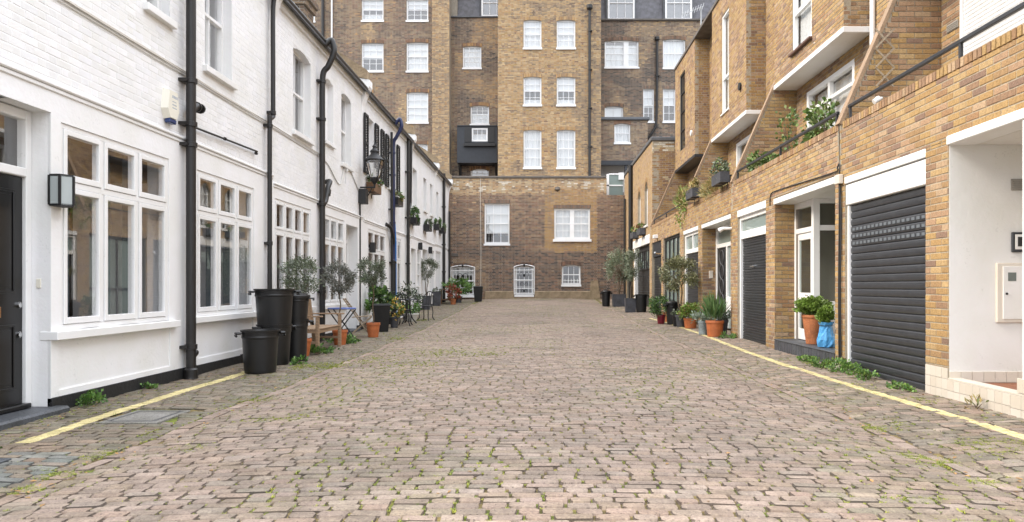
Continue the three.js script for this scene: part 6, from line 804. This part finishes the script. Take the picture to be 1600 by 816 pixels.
potted('potted_plant', 'yellow flowering plant in a small dark pot beside the square black bin', atF(616, 512), { pr: 0.13, ph: 0.3, pm: M.greyPot, crown: { y: 0.52, r: [0.2, 0.26, 0.2], n: 420 }, leaf: { len: 0.075, w: 0.022, cols: yellowFlower, clumps: 16 } });
potted('potted_plant', 'low plant in a white bowl beside the iron bistro set', onG(-4.0, 22.9), { pr: 0.24, ph: 0.24, pm: M.whitePot, opt: { base: 0.6 }, crown: { y: 0.38, r: [0.24, 0.16, 0.24], n: 300 }, leaf: { len: 0.08, w: 0.02, cols: lush } });
potted('potted_plant', 'dark shrub in a black pot against the white wall by the iron bistro set', onG(-4.42, 21.6), { pr: 0.2, ph: 0.36, pm: M.darkPlastic, crown: { y: 0.62, r: [0.32, 0.26, 0.32], n: 500 }, leaf: { len: 0.09, w: 0.025, cols: darkLeaf } });
potted('potted_plant', 'straggly plant in a dark pot beyond the iron bistro set', onG(-4.28, 24.0), { pr: 0.19, ph: 0.32, pm: M.greyPot, crown: { y: 0.7, r: [0.36, 0.36, 0.36], n: 380 }, leaf: { len: 0.11, w: 0.024, cols: [...darkLeaf, ...olive] } });
// ---- black iron bistro set
placed('iron_table', 'small round black iron bistro table by the white houses', 'table', onG(-3.92, 21.9), 0, null, t => { new MB().lathe([[0, 0.69], [0.30, 0.69], [0.31, 0.705], [0.30, 0.72], [0, 0.72]], 0, 0, 0, 24).build('table_top', M.steel, t); for (let k = 0; k < 3; k++) { const a = k * 2.094; new MB().tube(curve([[0.06 * Math.cos(a), 0.69, 0.06 * Math.sin(a)], [0.05 * Math.cos(a), 0.4, 0.05 * Math.sin(a)], [0.14 * Math.cos(a), 0.14, 0.14 * Math.sin(a)], [0.26 * Math.cos(a), 0.0, 0.26 * Math.sin(a)]], 4), 0.018, 6).build('leg', M.blackMatt, t); } });
const ironChair = placed('iron_chair', 'black cast iron bistro chair in front of the iron table', 'chair', onG(-3.86, 21.0), Math.PI / 2, 'black iron bistro chairs', t => { new MB().lathe([[0, 0.43], [0.2, 0.43], [0.21, 0.445], [0.2, 0.46], [0, 0.46]], 0, 0, 0, 20).build('seat', M.blackMatt, t); for (const [x, z] of [[0.14, 0.14], [0.14, -0.14], [-0.14, 0.14], [-0.14, -0.14]]) new MB().tube(curve([[x, 0.43, z], [x * 1.15, 0.25, z * 1.15], [x * 1.1, 0.1, z * 1.1], [x * 1.4, 0, z * 1.4]], 4), 0.016, 6).build('leg', M.blackMatt, t); const b = new MB(); b.tube(curve([[-0.15, 0.45, 0.18], [-0.22, 0.7, 0.2], [-0.25, 0.86, 0.1], [-0.26, 0.9, 0], [-0.25, 0.86, -0.1], [-0.22, 0.7, -0.2], [-0.15, 0.45, -0.18]], 5), 0.016, 6); for (const z of [-0.08, 0, 0.08]) b.tube([[-0.17, 0.46, z], [-0.25, 0.86, z * 0.9]], 0.011, 6); b.build('backrest', M.blackMatt, t); });
dup(ironChair, onG(-4.32, 22.7), 0.4, 'black cast iron bistro chair behind the iron table by the wall'); dup(ironChair, onG(-3.62, 23.4), -1.9, 'black cast iron bistro chair beyond the iron table');
// ---- tall grey planters with olives
potted('potted_olive', 'twin stemmed olive in a tall dark grey square planter by the white wall', atF(666, 484), { square: [0.36, 0.36, 0.55], pm: M.greyPot, trunk: [[-0.05, 0, 1.2, 0.02], [0.08, 0.05, 1.25, 0.018]], crown: { y: 1.6, r: [0.44, 0.40, 0.44], n: 3000 }, leaf: { ...OL, len: 0.07, w: 0.011 }, category: 'olive tree', group: 'potted olive trees' });
potted('potted_plant', 'tall dark grey square planter of low leaves beyond the twin stemmed olive', atF(682, 478), { square: [0.40, 0.40, 0.62], pm: M.greyPot, crown: { y: 0.66, r: [0.18, 0.1, 0.18], n: 160 }, leaf: { len: 0.08, w: 0.02, cols: olive } });
// ---- wooden potting table by the end wall
placed('potting_table', 'small old wooden table crowded with plants near the end wall', 'table', atF(698, 475), 0.1, null, t => { for (let k = 0; k < 5; k++) new MB().bbox(-0.3 + k * 0.122, -0.183 + k * 0.122, 0.66, 0.69, -0.4, 0.4, 0.005).build('top_board', M.oldWood, t); for (const [x, z] of [[-0.25, -0.35], [0.25, -0.35], [-0.25, 0.35], [0.25, 0.35]]) new MB().bbox(x - 0.03, x + 0.03, 0, 0.66, z - 0.03, z + 0.03, 0.005).build('leg', M.oldWood, t); new MB().bbox(-0.24, 0.24, 0.18, 0.21, -0.36, 0.36, 0.005).build('shelf', M.oldWood, t); });
potted('potted_plant', 'red leaved plant in a terracotta pot beside the old wooden table', atF(708, 476), { pr: 0.15, ph: 0.26, pm: M.terra, crown: { y: 0.5, r: [0.3, 0.3, 0.3], n: 420 }, leaf: { len: 0.11, w: 0.03, cols: redLeaf } });
potted('potted_plant', 'arching green fern in a pot before the barred window of the end wall', atF(716, 473), { pr: 0.2, ph: 0.3, pm: M.greyPot, crown: { y: 0.78, r: [0.55, 0.30, 0.5], n: 700 }, leaf: { len: 0.2, w: 0.025, cols: lush, up: 0.4 } });
squareBin('tapered black bin standing against the brown end wall', atF(747, 471.5), 0.46, 0.76, 0.1, null);
// ---- right hand pots
const rp = (px, py) => atF(px, py);
potted('potted_plant', 'large tapered terracotta pot with a mounded bright green shrub on the dark step', [4.50, 0.264, -12.25], { pr: 0.188, ph: 0.48, pm: M.terra, opt: { base: 0.62, rim: 0.1 }, crown: { y: 0.62, r: [0.29, 0.155, 0.29], n: 6500 }, leaf: { len: 0.034, w: 0.014, cols: limeLeaf, clumps: 110, spread: 0.15, up: 0.6, shell: 0.35 } });
placed('bagged_plant', 'green shrub in a crumpled bright blue plastic bag on the dark step', 'potted plant', [4.46, 0.264, -11.6], 0, null, t => { const b = new MB(), n = 20, rings = []; for (let j = 0; j <= 7; j++) { const ring = []; for (let k = 0; k < n; k++) { const a = k / n * 6.283, r = (0.108 + 0.02 * Math.sin(j * 0.9)) * (0.88 + 0.28 * hash2(k, j, 7)); ring.push([r * Math.cos(a), j * 0.055 + 0.012 * hash2(k, j, 9), r * Math.sin(a)]); } rings.push(ring); } for (let j = 0; j < 7; j++) for (let k = 0; k < n; k++) { const m = (k + 1) % n; b.quad(rings[j][m], rings[j][k], rings[j + 1][k], rings[j + 1][m]); } b.build('bag', M.blueBag, t); new MB().lathe([[0.112, 0.34], [0, 0.35]], 0, 0, 0, 16).build('soil', M.soil, t); leaves(new MB(), [0, 0.48, 0], [0.13, 0.14, 0.13], 2600, { len: 0.032, w: 0.013, cols: limeLeaf, clumps: 50, spread: 0.18, shell: 0.35 }).build('foliage', M.leaf, t); });
potted('potted_plant', 'wide orange pot of upright spiky green leaves on the yellow line', rp(1117, 526), { pr: 0.205, ph: 0.36, pm: M.orangePot, opt: { base: 0.8 }, crown: { y: 0.5, r: [0.18, 0.16, 0.18], n: 300 }, leaf: { len: 0.34, w: 0.014, cols: [[.06, .13, .04], [.09, .18, .05], [.13, .2, .07]], up: 2.2 } });
potted('potted_plant', 'pale blue grey pot of silvery leaves beside the wide orange pot', rp(1098.5, 523), { pr: 0.115, ph: 0.32, pm: M.bluegreyPot, opt: { base: 0.85 }, crown: { y: 0.4, r: [0.2, 0.13, 0.2], n: 420 }, leaf: { len: 0.08, w: 0.014, cols: greyLeaf, up: 0.8 } });
potted('potted_plant', 'dark grey pot of grey leaves behind the wide orange pot', [4.12, gy(4.12, 16.55), -16.9], { pr: 0.15, ph: 0.36, pm: M.greyPot, crown: { y: 0.5, r: [0.17, 0.13, 0.17], n: 260 }, leaf: { len: 0.09, w: 0.02, cols: [...olive, ...greyLeaf] } });
potted('potted_plant', 'orange pot with a rounded yellow green bush', rp(1079, 513), { pr: 0.185, ph: 0.26, pm: M.orangePot, opt: { base: 0.8 }, crown: { y: 0.42, r: [0.26, 0.21, 0.26], n: 1300 }, leaf: { len: 0.055, w: 0.018, cols: [...limeLeaf, [.16, .12, .03]], clumps: 36 } });
potted('potted_olive', 'tall bushy olive with crooked twin stems among the pots by the black garage', rp(1064, 511), { pr: 0.15, ph: 0.32, pm: M.greyPot, trunk: [[-0.12, 0, 1.05, 0.028], [0.02, 0.04, 1.1, 0.024]], crown: { y: 1.42, r: [0.50, 0.42, 0.48], n: 4200, x: -0.08 }, leaf: { ...OL, len: 0.07, w: 0.012, cols: [[.16, .17, .07], [.20, .20, .10], [.12, .13, .05], [.25, .24, .14]] }, category: 'olive tree', group: 'potted olive trees' });
bin('dustbin', 'round black lidded dustbin behind the olive by the black garage', rp(1050, 507), 0.165, 0.60, true, 0.3, null);
potted('potted_plant', 'small ribbed black pot of sparse leaves by the crooked olive', rp(1056, 510), { pr: 0.1, ph: 0.3, pm: M.darkPlastic, crown: { y: 0.36, r: [0.1, 0.08, 0.1], n: 80 }, leaf: { len: 0.07, w: 0.015, cols: olive } });
potted('potted_plant', 'glossy dark red pot with a spreading dark green shrub', rp(1033, 506), { pr: 0.135, ph: 0.26, pm: M.redPot, crown: { y: 0.48, r: [0.32, 0.27, 0.32], n: 1500 }, leaf: { len: 0.06, w: 0.016, cols: lush.concat(darkLeaf), clumps: 36, up: 0.5 } });
potted('potted_plant', 'terracotta pot half hidden behind the dark red pot', rp(1042, 503), { pr: 0.12, ph: 0.3, pm: M.terra, crown: { y: 0.4, r: [0.14, 0.12, 0.14], n: 200 }, leaf: { len: 0.06, w: 0.014, cols: lush } });
bin('dustbin', 'open black plastic tub beside the grey planters in the far corner', rp(1002, 488), 0.22, 0.66, false, 0.2, null);
potted('potted_olive', 'slender olive in a grey square planter before the white garage post', rp(985, 488), { square: [0.42, 0.42, 0.52], pm: M.greyPot, opt: { tap: 0.84 }, trunk: [[0.08, 0, 1.4, 0.02]], crown: { y: 1.75, x: 0.12, r: [0.28, 0.55, 0.28], n: 1500 }, leaf: { ...OL, len: 0.08, w: 0.013 }, category: 'olive tree', group: 'potted olive trees' });
potted('potted_olive', 'large pale olive in a wide grey planter near the end wall', rp(967, 479), { square: [0.58, 0.58, 0.52], pm: M.greyPot, opt: { tap: 0.86 }, trunk: [[0.0, 0.05, 1.1, 0.03], [0.16, 0, 1.2, 0.025]], crown: { y: 1.75, x: 0.03, r: [0.55, 0.72, 0.5], n: 3600 }, leaf: { ...OL, len: 0.09, w: 0.014, cols: [[.15, .18, .11], [.19, .22, .15], [.12, .15, .08]] }, category: 'olive tree', group: 'potted olive trees' });
bin('dustbin', 'round black bin beside the wide grey planter near the end wall', rp(947, 479), 0.2, 0.64, true, 0.4, null);
// ---- window boxes
const windowBox = (label, F, a, y, w, o0, o1, hgt, cols, m = M.darkPlastic, n = 420, grow = 0.17, group = 'planted window boxes on the white houses') => { const t = thing('window_box', label, 'window box', F.P(a, y, 0), group), b = new MB(); for (const [p, q, r, s] of [[a - w / 2, a + w / 2, o1 - 0.02, o1], [a - w / 2, a + w / 2, o0, o0 + 0.02], [a - w / 2, a - w / 2 + 0.02, o0 + 0.02, o1 - 0.02], [a + w / 2 - 0.02, a + w / 2, o0 + 0.02, o1 - 0.02]]) b.fbox(F, p, q, y, y + hgt, r, s); b.fbox(F, a - w / 2 + 0.02, a + w / 2 - 0.02, y, y + 0.02, o0 + 0.02, o1 - 0.02); b.build('trough', m, t); new MB().fbox(F, a - w / 2 + 0.02, a + w / 2 - 0.02, y + 0.02, y + hgt * 0.9, o0 + 0.021, o1 - 0.021).build('soil', M.soil, t); const c = F.P(a, y + hgt + grow * 0.35, (o0 + o1) / 2), ax = Math.abs(F.U[0]) > 0.5; const L = new MB(); leaves(L, c, ax ? [w * 0.42, grow, 0.13] : [0.13, grow, w * 0.42], n, { len: 0.075, w: 0.022, cols, clumps: 20 }); c[0] -= 0; L.build('foliage', M.leaf, t); for (const k of [-0.3, 0.3]) { const br = new MB(); br.fbox(F, a + w * k - 0.012, a + w * k + 0.012, y - 0.016, y - 0.001, 0.0, o1); br.fbox(F, a + w * k - 0.012, a + w * k + 0.012, y - 0.12, y - 0.016, 0.0, 0.014); br.build('bracket', M.blackMatt, t); } return t; };
windowBox('brown window box of mixed leaves under the shuttered window behind the lantern', FLt, 20.45, 3.78, 0.9, 0.03, 0.24, 0.24, [...lush, ...darkLeaf, [.18, .06, .04]], M.oldWood);
windowBox('black window box of grasses beside the blue downpipe', FLt, 23.75, 3.78, 0.85, 0.03, 0.25, 0.24, [...dryLeaf, ...olive, ...lush]);
windowBox('black window box with a tall bushy shrub under the grey door house window', FLt, 27.1, 3.46, 0.85, 0.03, 0.25, 0.24, [...darkLeaf, ...lush], M.darkPlastic, 620, 0.26);
windowBox('black window box with low leaves above the glazed garden door house', FLt, 30.2, 3.46, 0.85, 0.03, 0.25, 0.24, [...darkLeaf, ...olive], M.darkPlastic, 420, 0.18);
windowBox('black window box with trailing leaves near the corner house downpipe', FLt, 33.0, 3.72, 0.8, 0.03, 0.25, 0.22, [...lush, ...darkLeaf], M.darkPlastic, 520, 0.22); windowBox('black window box with trailing leaves hard by the brown end wall', FLt, 34.7, 3.7, 0.8, 0.03, 0.25, 0.22, [...lush, ...olive], M.darkPlastic, 420, 0.2);
const FC = FX(XR + 0.0); const gR = 'planters on the yellow brick terraces';
windowBox('dark slate coloured planter of green grasses hung on the terrace parapet', FRt, 17.1, 3.56, 0.85, 0.005, 0.22, 0.24, [...olive, [.12, .2, .04]], M.greyPot, 520, 0.24, gR);
windowBox('dark planter with dry yellow grasses hung on the parapet of the black soffit house', FRt, 20.2, 3.60, 0.9, 0.005, 0.22, 0.24, dryLeaf, M.greyPot, 520, 0.2, gR);
const FE5 = FX(4.32); windowBox('dark planter of red flowers under the older arched window', FE5, 31.0, 3.35, 0.95, 0.02, 0.26, 0.26, [...redLeaf, ...lush], M.greyPot, 420, 0.16, gR); windowBox('dark planter of green leaves on the older brick house in the corner', FE5, 33.2, 3.35, 0.95, 0.02, 0.26, 0.26, [...lush, ...dryLeaf], M.greyPot, 420, 0.16, gR);
// plants rooted on the terraces and over the parapet
const terracePlant = (label, at, r, n, leaf) => { const t = thing('terrace_plant', label, 'plant', [Math.max(at[0], 4.75), 2.952, at[2]], gR); const p = [Math.max(at[0], 4.75), 2.952, at[2]]; new MB().lathe([[0, 0], [0.14, 0], [0.18, 0.3], [0.16, 0.3], [0, 0.27]], ...p, 16).build('pot', M.terra, t); const st = new MB(); for (let k = 0; k < 4; k++) st.tube([[p[0], 3.2, p[2]], [lerp(p[0], at[0], 0.5) + (R() - 0.5) * 0.1, lerp(3.2, at[1], 0.6), p[2] + (R() - 0.5) * 0.2], [at[0] + (R() - 0.5) * r[0], at[1] + R() * r[1] * 0.6, at[2] + (R() - 0.5) * r[2]]], [0.014, 0.01, 0.004], 5); st.build('stem', M.bark, t); leaves(new MB(), at, r, n, leaf).build('foliage', M.leaf, t); };
const broad = { len: 0.10, w: 0.032, cols: [[.10, .17, .035], [.14, .21, .05], [.07, .13, .03], [.20, .24, .09]], clumps: 26, spread: 0.3 };
terracePlant('glossy green shrub leaning on the handrail before the net curtained window', [4.72, 3.92, -12.4], [0.26, 0.38, 0.42], 560, broad); terracePlant('low spreading green shrub on the terrace beside the raked fin', [4.62, 3.72, -15.4], [0.24, 0.22, 0.5], 420, broad); terracePlant('thin climbing plant on the terrace end by the net curtained window', [4.95, 4.3, -14.9], [0.18, 0.52, 0.3], 150, { ...broad, len: 0.08 });
terracePlant('dry yellow grasses spilling over the terrace parapet', [4.3, 3.62, -18.7], [0.16, 0.2, 1.0], 900, { len: 0.16, w: 0.008, cols: dryLeaf, clumps: 30, up: 0.6 }); terracePlant('straggling creeper hanging down the parapet of the black soffit house', [4.2, 3.45, -22.2], [0.12, 0.42, 0.6], 620, { len: 0.07, w: 0.02, cols: [...dryLeaf, ...limeLeaf], clumps: 26, up: -0.4 }); terracePlant('pale upright grasses on the terrace beneath the black soffit bay', [4.45, 3.95, -23.3], [0.2, 0.36, 0.5], 420, { len: 0.18, w: 0.01, cols: [...limeLeaf, ...dryLeaf], up: 1 });
// ---- victorian wall lantern
{ const F = FLt, t = thing('street_lantern', 'large black victorian lantern on an iron bracket fixed to the white wall', 'street lamp', F.P(19.42, 3.8, 0)), c = F.P(19.42, 0, 0.38), x = c[0], z = c[2], b = new MB();
  b.tube([F.P(19.42, 3.80, 0), F.P(19.42, 3.80, 0.38)], 0.022, 8); b.tube(curve([F.P(19.42, 3.5, 0), F.P(19.42, 3.55, 0.18), F.P(19.42, 3.8, 0.32)], 5), 0.014, 6); b.lathe([[0.02, 0], [0.03, 0.1], [0.10, 0.2], [0.11, 0.24], [0, 0.24]], x, 3.78, z, 12); b.build('bracket', M.blackMatt, t);
  const fr = new MB(), y0 = 4.04, y1 = 4.50, w0 = 0.10, w1 = 0.205, C = (s, u, w, y) => [x + s * w, y, z + u * w]; for (const [s, u] of [[1, 1], [1, -1], [-1, -1], [-1, 1]]) fr.bar(C(s, u, w0, y0), C(s, u, w1, y1), 0.022, 0.022, [1, 0, 0.3]); for (const [w, y] of [[w0, y0], [w1, y1]]) { for (const s of [-1, 1]) { fr.bar(C(s, -1, w, y), C(s, 1, w, y), 0.026, 0.03); fr.bar(C(-1, s, w, y), C(1, s, w, y), 0.026, 0.03); } } fr.build('frame', M.blackMatt, t);
  for (const [s, u] of [[1, 0], [-1, 0], [0, 1], [0, -1]]) { const m = new MB(), p = (k, w, y) => s ? [x + s * w, y, z + k * w] : [x + k * w, y, z + u * w]; m.quad(p(-1, w0, y0), p(1, w0, y0), p(1, w1, y1), p(-1, w1, y1)); m.build('pane', M.glass, t); }
  const rf = new MB(); rf.lathe([[0.31, 0], [0.32, 0.015], [0.12, 0.16], [0.11, 0.2], [0.13, 0.22], [0.13, 0.25], [0.07, 0.30], [0.05, 0.34], [0.07, 0.37], [0.03, 0.42], [0, 0.5]].map(([r, h]) => [r * (r > 0.3 ? 0.82 : 0.9), h]), x, y1, z, 4 * 6, null, 0); rf.build('roof', M.blackMatt, t); new MB().lathe([[0.03, 0], [0.045, 0.02], [0.04, 0.22], [0, 0.26]], x, y0 + 0.02, z, 10).build('bulb_holder', M.whitePot, t);
  new MB().fbbox(F, 19.2, 19.5, 3.36, 3.74, 0.01, 0.2, 0.01).build('control_box', M.blackMatt, t); new MB().tube([F.P(19.3, 0.15, 0.03), F.P(19.3, 3.36, 0.03)], 0.022, 8).build('conduit', M.pipe, t); }
for (const [a, y, l] of [[20.45, 2.28, 'black box wall light at the triple window of the shuttered house'], [28.55, 2.75, 'black box wall light over the glazed garden door'], [31.15, 2.72, 'black box wall light beside the pale recessed door']]) { const F = FLt, t = thing('wall_light', l, 'wall lamp', F.P(a, y, 0), 'black box wall lights'); new MB().fbbox(F, a - 0.07, a + 0.07, y - 0.14, y + 0.14, 0.03, 0.17, 0.006).build('housing', M.blackMatt, t); new MB().fbbox(F, a - 0.05, a + 0.05, y - 0.08, y + 0.08, 0, 0.03, 0.004).build('back_plate', M.blackMatt, t); new MB().fbox(F, a - 0.05, a + 0.05, y - 0.146, y - 0.14, 0.05, 0.15).build('lens', M.frosted, t); }
// ---- rooftop aerial
{ const t = thing('tv_aerial', 'silver television aerial on a pole above the brick bay roof', 'aerial', [6.05, 9.6, -28]); new MB().tube([[6.05, 9.6, -28], [6.05, 11.75, -28]], 0.03, 8).build('pole', M.greyLine, t); const m = new MB(); m.tube([[5.35, 11.5, -28.2], [6.15, 11.75, -27.9]], 0.012, 6); for (let k = 0; k < 9; k++) { const f = k / 8, p = [lerp(5.37, 6.1, f), lerp(11.5, 11.74, f), lerp(-28.2, -27.9, f)]; m.tube([[p[0] - 0.06, p[1] - 0.16, p[2] + 0.1], [p[0] + 0.06, p[1] + 0.16, p[2] - 0.1]], 0.009, 5); } m.build('antenna', M.greyLine, t); }
// ---- weeds and moss
function weed(label, at, r, n, cols, len = 0.07, w = 0.026, group) { const t = thing('weed_clump', label, 'weed', at, group); leaves(new MB(), [at[0], at[1] + r[1] * 0.55, at[2]], r, n, { len, w, cols, clumps: 16, spread: 0.35, up: 0.7 }).build('foliage', M.leaf, t); const s = new MB(); for (let k = 0; k < 5; k++) s.tube([at, [at[0] + (R() - 0.5) * r[0], at[1] + r[1] * 0.8, at[2] + (R() - 0.5) * r[2]]], [0.005, 0.003], 4); s.build('stem', M.bark, t); return t; }
weed('bright green weed growing against the black plinth of the white house', onG(-4.6, 7.55), [0.11, 0.09, 0.12], 460, lush, 0.036, 0.014);
weed('low sprig of leaves at the foot of the white wall near the soil pipe', onG(-4.62, 8.75), [0.06, 0.04, 0.06], 60, lush, 0.04, 0.016);
weed('green weeds beside the grey setts near the black front door', onG(-4.28, 5.55), [0.16, 0.05, 0.1], 150, lush, 0.04, 0.02);
weed('weeds under the edge of the wooden bench', onG(-4.05, 13.3), [0.25, 0.08, 0.35], 380, lush, 0.06, 0.02); weed('weeds round the orange pot beneath the blue table', onG(-4.1, 15.35), [0.28, 0.1, 0.28], 420, lush, 0.06, 0.02); weed('small weed at the foot of the narrow tall dustbin', onG(-3.72, 11.45), [0.09, 0.07, 0.1], 120, lush, 0.05, 0.02);
for (const [a, s, l] of [[8.5, 0.6, 'weeds along the foot of the grey roller shutter, by the tiled pier'], [9.45, 1.2, 'bushy weeds at the middle of the grey roller shutter'], [10.15, 1.5, 'leafy weeds at the conduit end of the grey roller shutter'], [10.75, 1.3, 'weeds climbing beside the dark brick step'], [11.5, 0.7, 'small weeds in front of the dark brick step']]) weed(l, onG(4.1, a), [0.12 * s, 0.06 * s, 0.26], Math.round(420 * s), limeLeaf.concat(lush, lush), 0.036, 0.013, 'weeds along the yellow brick houses');
weed('tuft of grass at the foot of the brick pier beside the ribbed garage door', onG(4.08, 16.15), [0.14, 0.07, 0.2], 200, lush, 0.07, 0.012);
weed('wispy twig weed at the foot of the cream tiled kerb', onG(4.14, 7.05), [0.07, 0.06, 0.09], 40, dryLeaf, 0.06, 0.008);
{ // moss and fine grass in the joints: nobody could count it
  const g = new MB(); for (let k = 0; k < 16; k++) { const a = k * 2.4 + R(), l = 0.5 + 0.6 * R(), e = 0.25 + 0.9 * R(), d = [Math.cos(a), Math.sin(a)], o = [(R() - 0.5) * 0.9, (R() - 0.5) * 0.9], v = 0.75 + 0.5 * R(); g.tri([o[0] - d[1] * 0.12, 0, o[1] + d[0] * 0.12], [o[0] + d[1] * 0.12, 0, o[1] - d[0] * 0.12], [o[0] + d[0] * l, e * 0.6, o[1] + d[1] * l], [v, v, v]); }
  const extra = []; for (const [px, py, n, sx, sd] of [[1370, 668, 60, 0.16, 0.25], [1430, 715, 70, 0.12, 0.3], [1470, 722, 60, 0.15, 0.2], [1550, 700, 160, 0.35, 0.4], [1545, 755, 60, 0.14, 0.14], [1570, 690, 60, 0.3, 0.2], [1400, 660, 40, 0.1, 0.3], [1350, 606, 60, 0.2, 0.5], [1440, 625, 40, 0.1, 0.3], [1280, 570, 60, 0.2, 0.5], [90, 742, 60, 0.14, 0.14], [45, 765, 50, 0.12, 0.12], [160, 710, 50, 0.1, 0.2], [230, 680, 40, 0.12, 0.3], [400, 625, 60, 0.25, 0.3], [480, 572, 70, 0.3, 0.5], [515, 572, 70, 0.25, 0.5], [585, 562, 60, 0.5, 0.8], [640, 570, 60, 0.5, 0.7], [690, 552, 60, 0.5, 0.8], [760, 553, 40, 0.5, 0.5], [620, 530, 60, 0.3, 0.8], [660, 500, 50, 0.3, 1.0], [470, 650, 30, 0.2, 0.2], [770, 625, 30, 0.15, 0.15], [1440, 780, 40, 0.2, 0.1], [300, 700, 30, 0.2, 0.2], [420, 655, 50, 0.3, 0.2], [730, 467.5, 120, 0.9, 0.3], [830, 467.5, 120, 1.6, 0.2]]) { const p = spot(px, py); for (let k = 0; k < n * 3; k++) extra.push([p[0] + (R() + R() - 1) * sx, -p[2] + (R() + R() - 1) * sd, 0.9]); }
  const all = [...mossSpots, ...extra].filter(s => s[1] > 2.8 && s[1] < 38), im = new THREE.InstancedMesh(g.geometry(), mat(lin(1, 1, 1), 0.85, { vertexColors: true, side: THREE.DoubleSide }), all.length), m4 = new THREE.Matrix4(), q = new THREE.Quaternion(), up = new THREE.Vector3(0, 1, 0);
  all.forEach(([x, d, k], i) => { const s = (i < mossSpots.length ? 0.014 + 0.019 * R() * k : d > 9 ? 0.011 + 0.024 * R() : 0.007 + 0.012 * R()); m4.compose(new THREE.Vector3(x, gy(x, d) - (i < mossSpots.length ? 0.008 : 0.004), -d), q.setFromAxisAngle(up, R() * 6.28), new THREE.Vector3(s, s * (0.7 + 0.5 * R()), s)); im.setMatrixAt(i, m4); const t = R(); im.setColorAt(i, lin(0.15 + 0.16 * t, 0.19 + 0.13 * t, 0.03 + 0.025 * R())); });
  stuff(tag(put(im, 'moss'), 'yellow green moss and fine grass in the joints of the setts', 'moss')); }
{ // a scatter of fallen leaves by the walls and in the gutters
  const g = new MB(); g.tri([-0.5, 0, 0], [0, 0.12, 0.28], [0.5, 0.05, 0], [1, 1, 1]); g.tri([-0.5, 0, 0], [0.5, 0.05, 0], [0, 0.1, -0.28], [1, 1, 1]); const N = 420, im = new THREE.InstancedMesh(g.geometry(), mat(lin(1, 1, 1), 0.8, { vertexColors: true, side: THREE.DoubleSide }), N), m4 = new THREE.Matrix4(), e = new THREE.Euler(), q = new THREE.Quaternion();
  for (let i = 0; i < N; i++) { const k = R(), d = 4 + 22 * R() * R(), x = k < 0.3 ? XL + 0.1 + 0.5 * R() * R() : k < 0.5 ? -3.1 + (R() - 0.5) * 0.35 : k < 0.7 ? 2.86 + (R() - 0.5) * 0.35 : k < 0.88 ? XR - 0.05 - 0.4 * R() * R() : rr(-3, 2.8), s = 0.022 + 0.025 * R(); q.setFromEuler(e.set((R() - 0.5) * 0.5, R() * 6.28, (R() - 0.5) * 0.5)); m4.compose(new THREE.Vector3(x, gy(x, d) + 0.003, -d), q, new THREE.Vector3(s, s, s)); im.setMatrixAt(i, m4); const t = R(); im.setColorAt(i, lin(0.22 + 0.2 * t, 0.13 + 0.1 * t, 0.05 + 0.03 * t)); }
  stuff(tag(put(im, 'leaf_litter'), 'small brown fallen leaves along the gutters and walls', 'leaves')); }

scene.traverse(o => { if (o.isMesh) o.castShadow = o.receiveShadow = true; });
renderer.render(scene, camera);
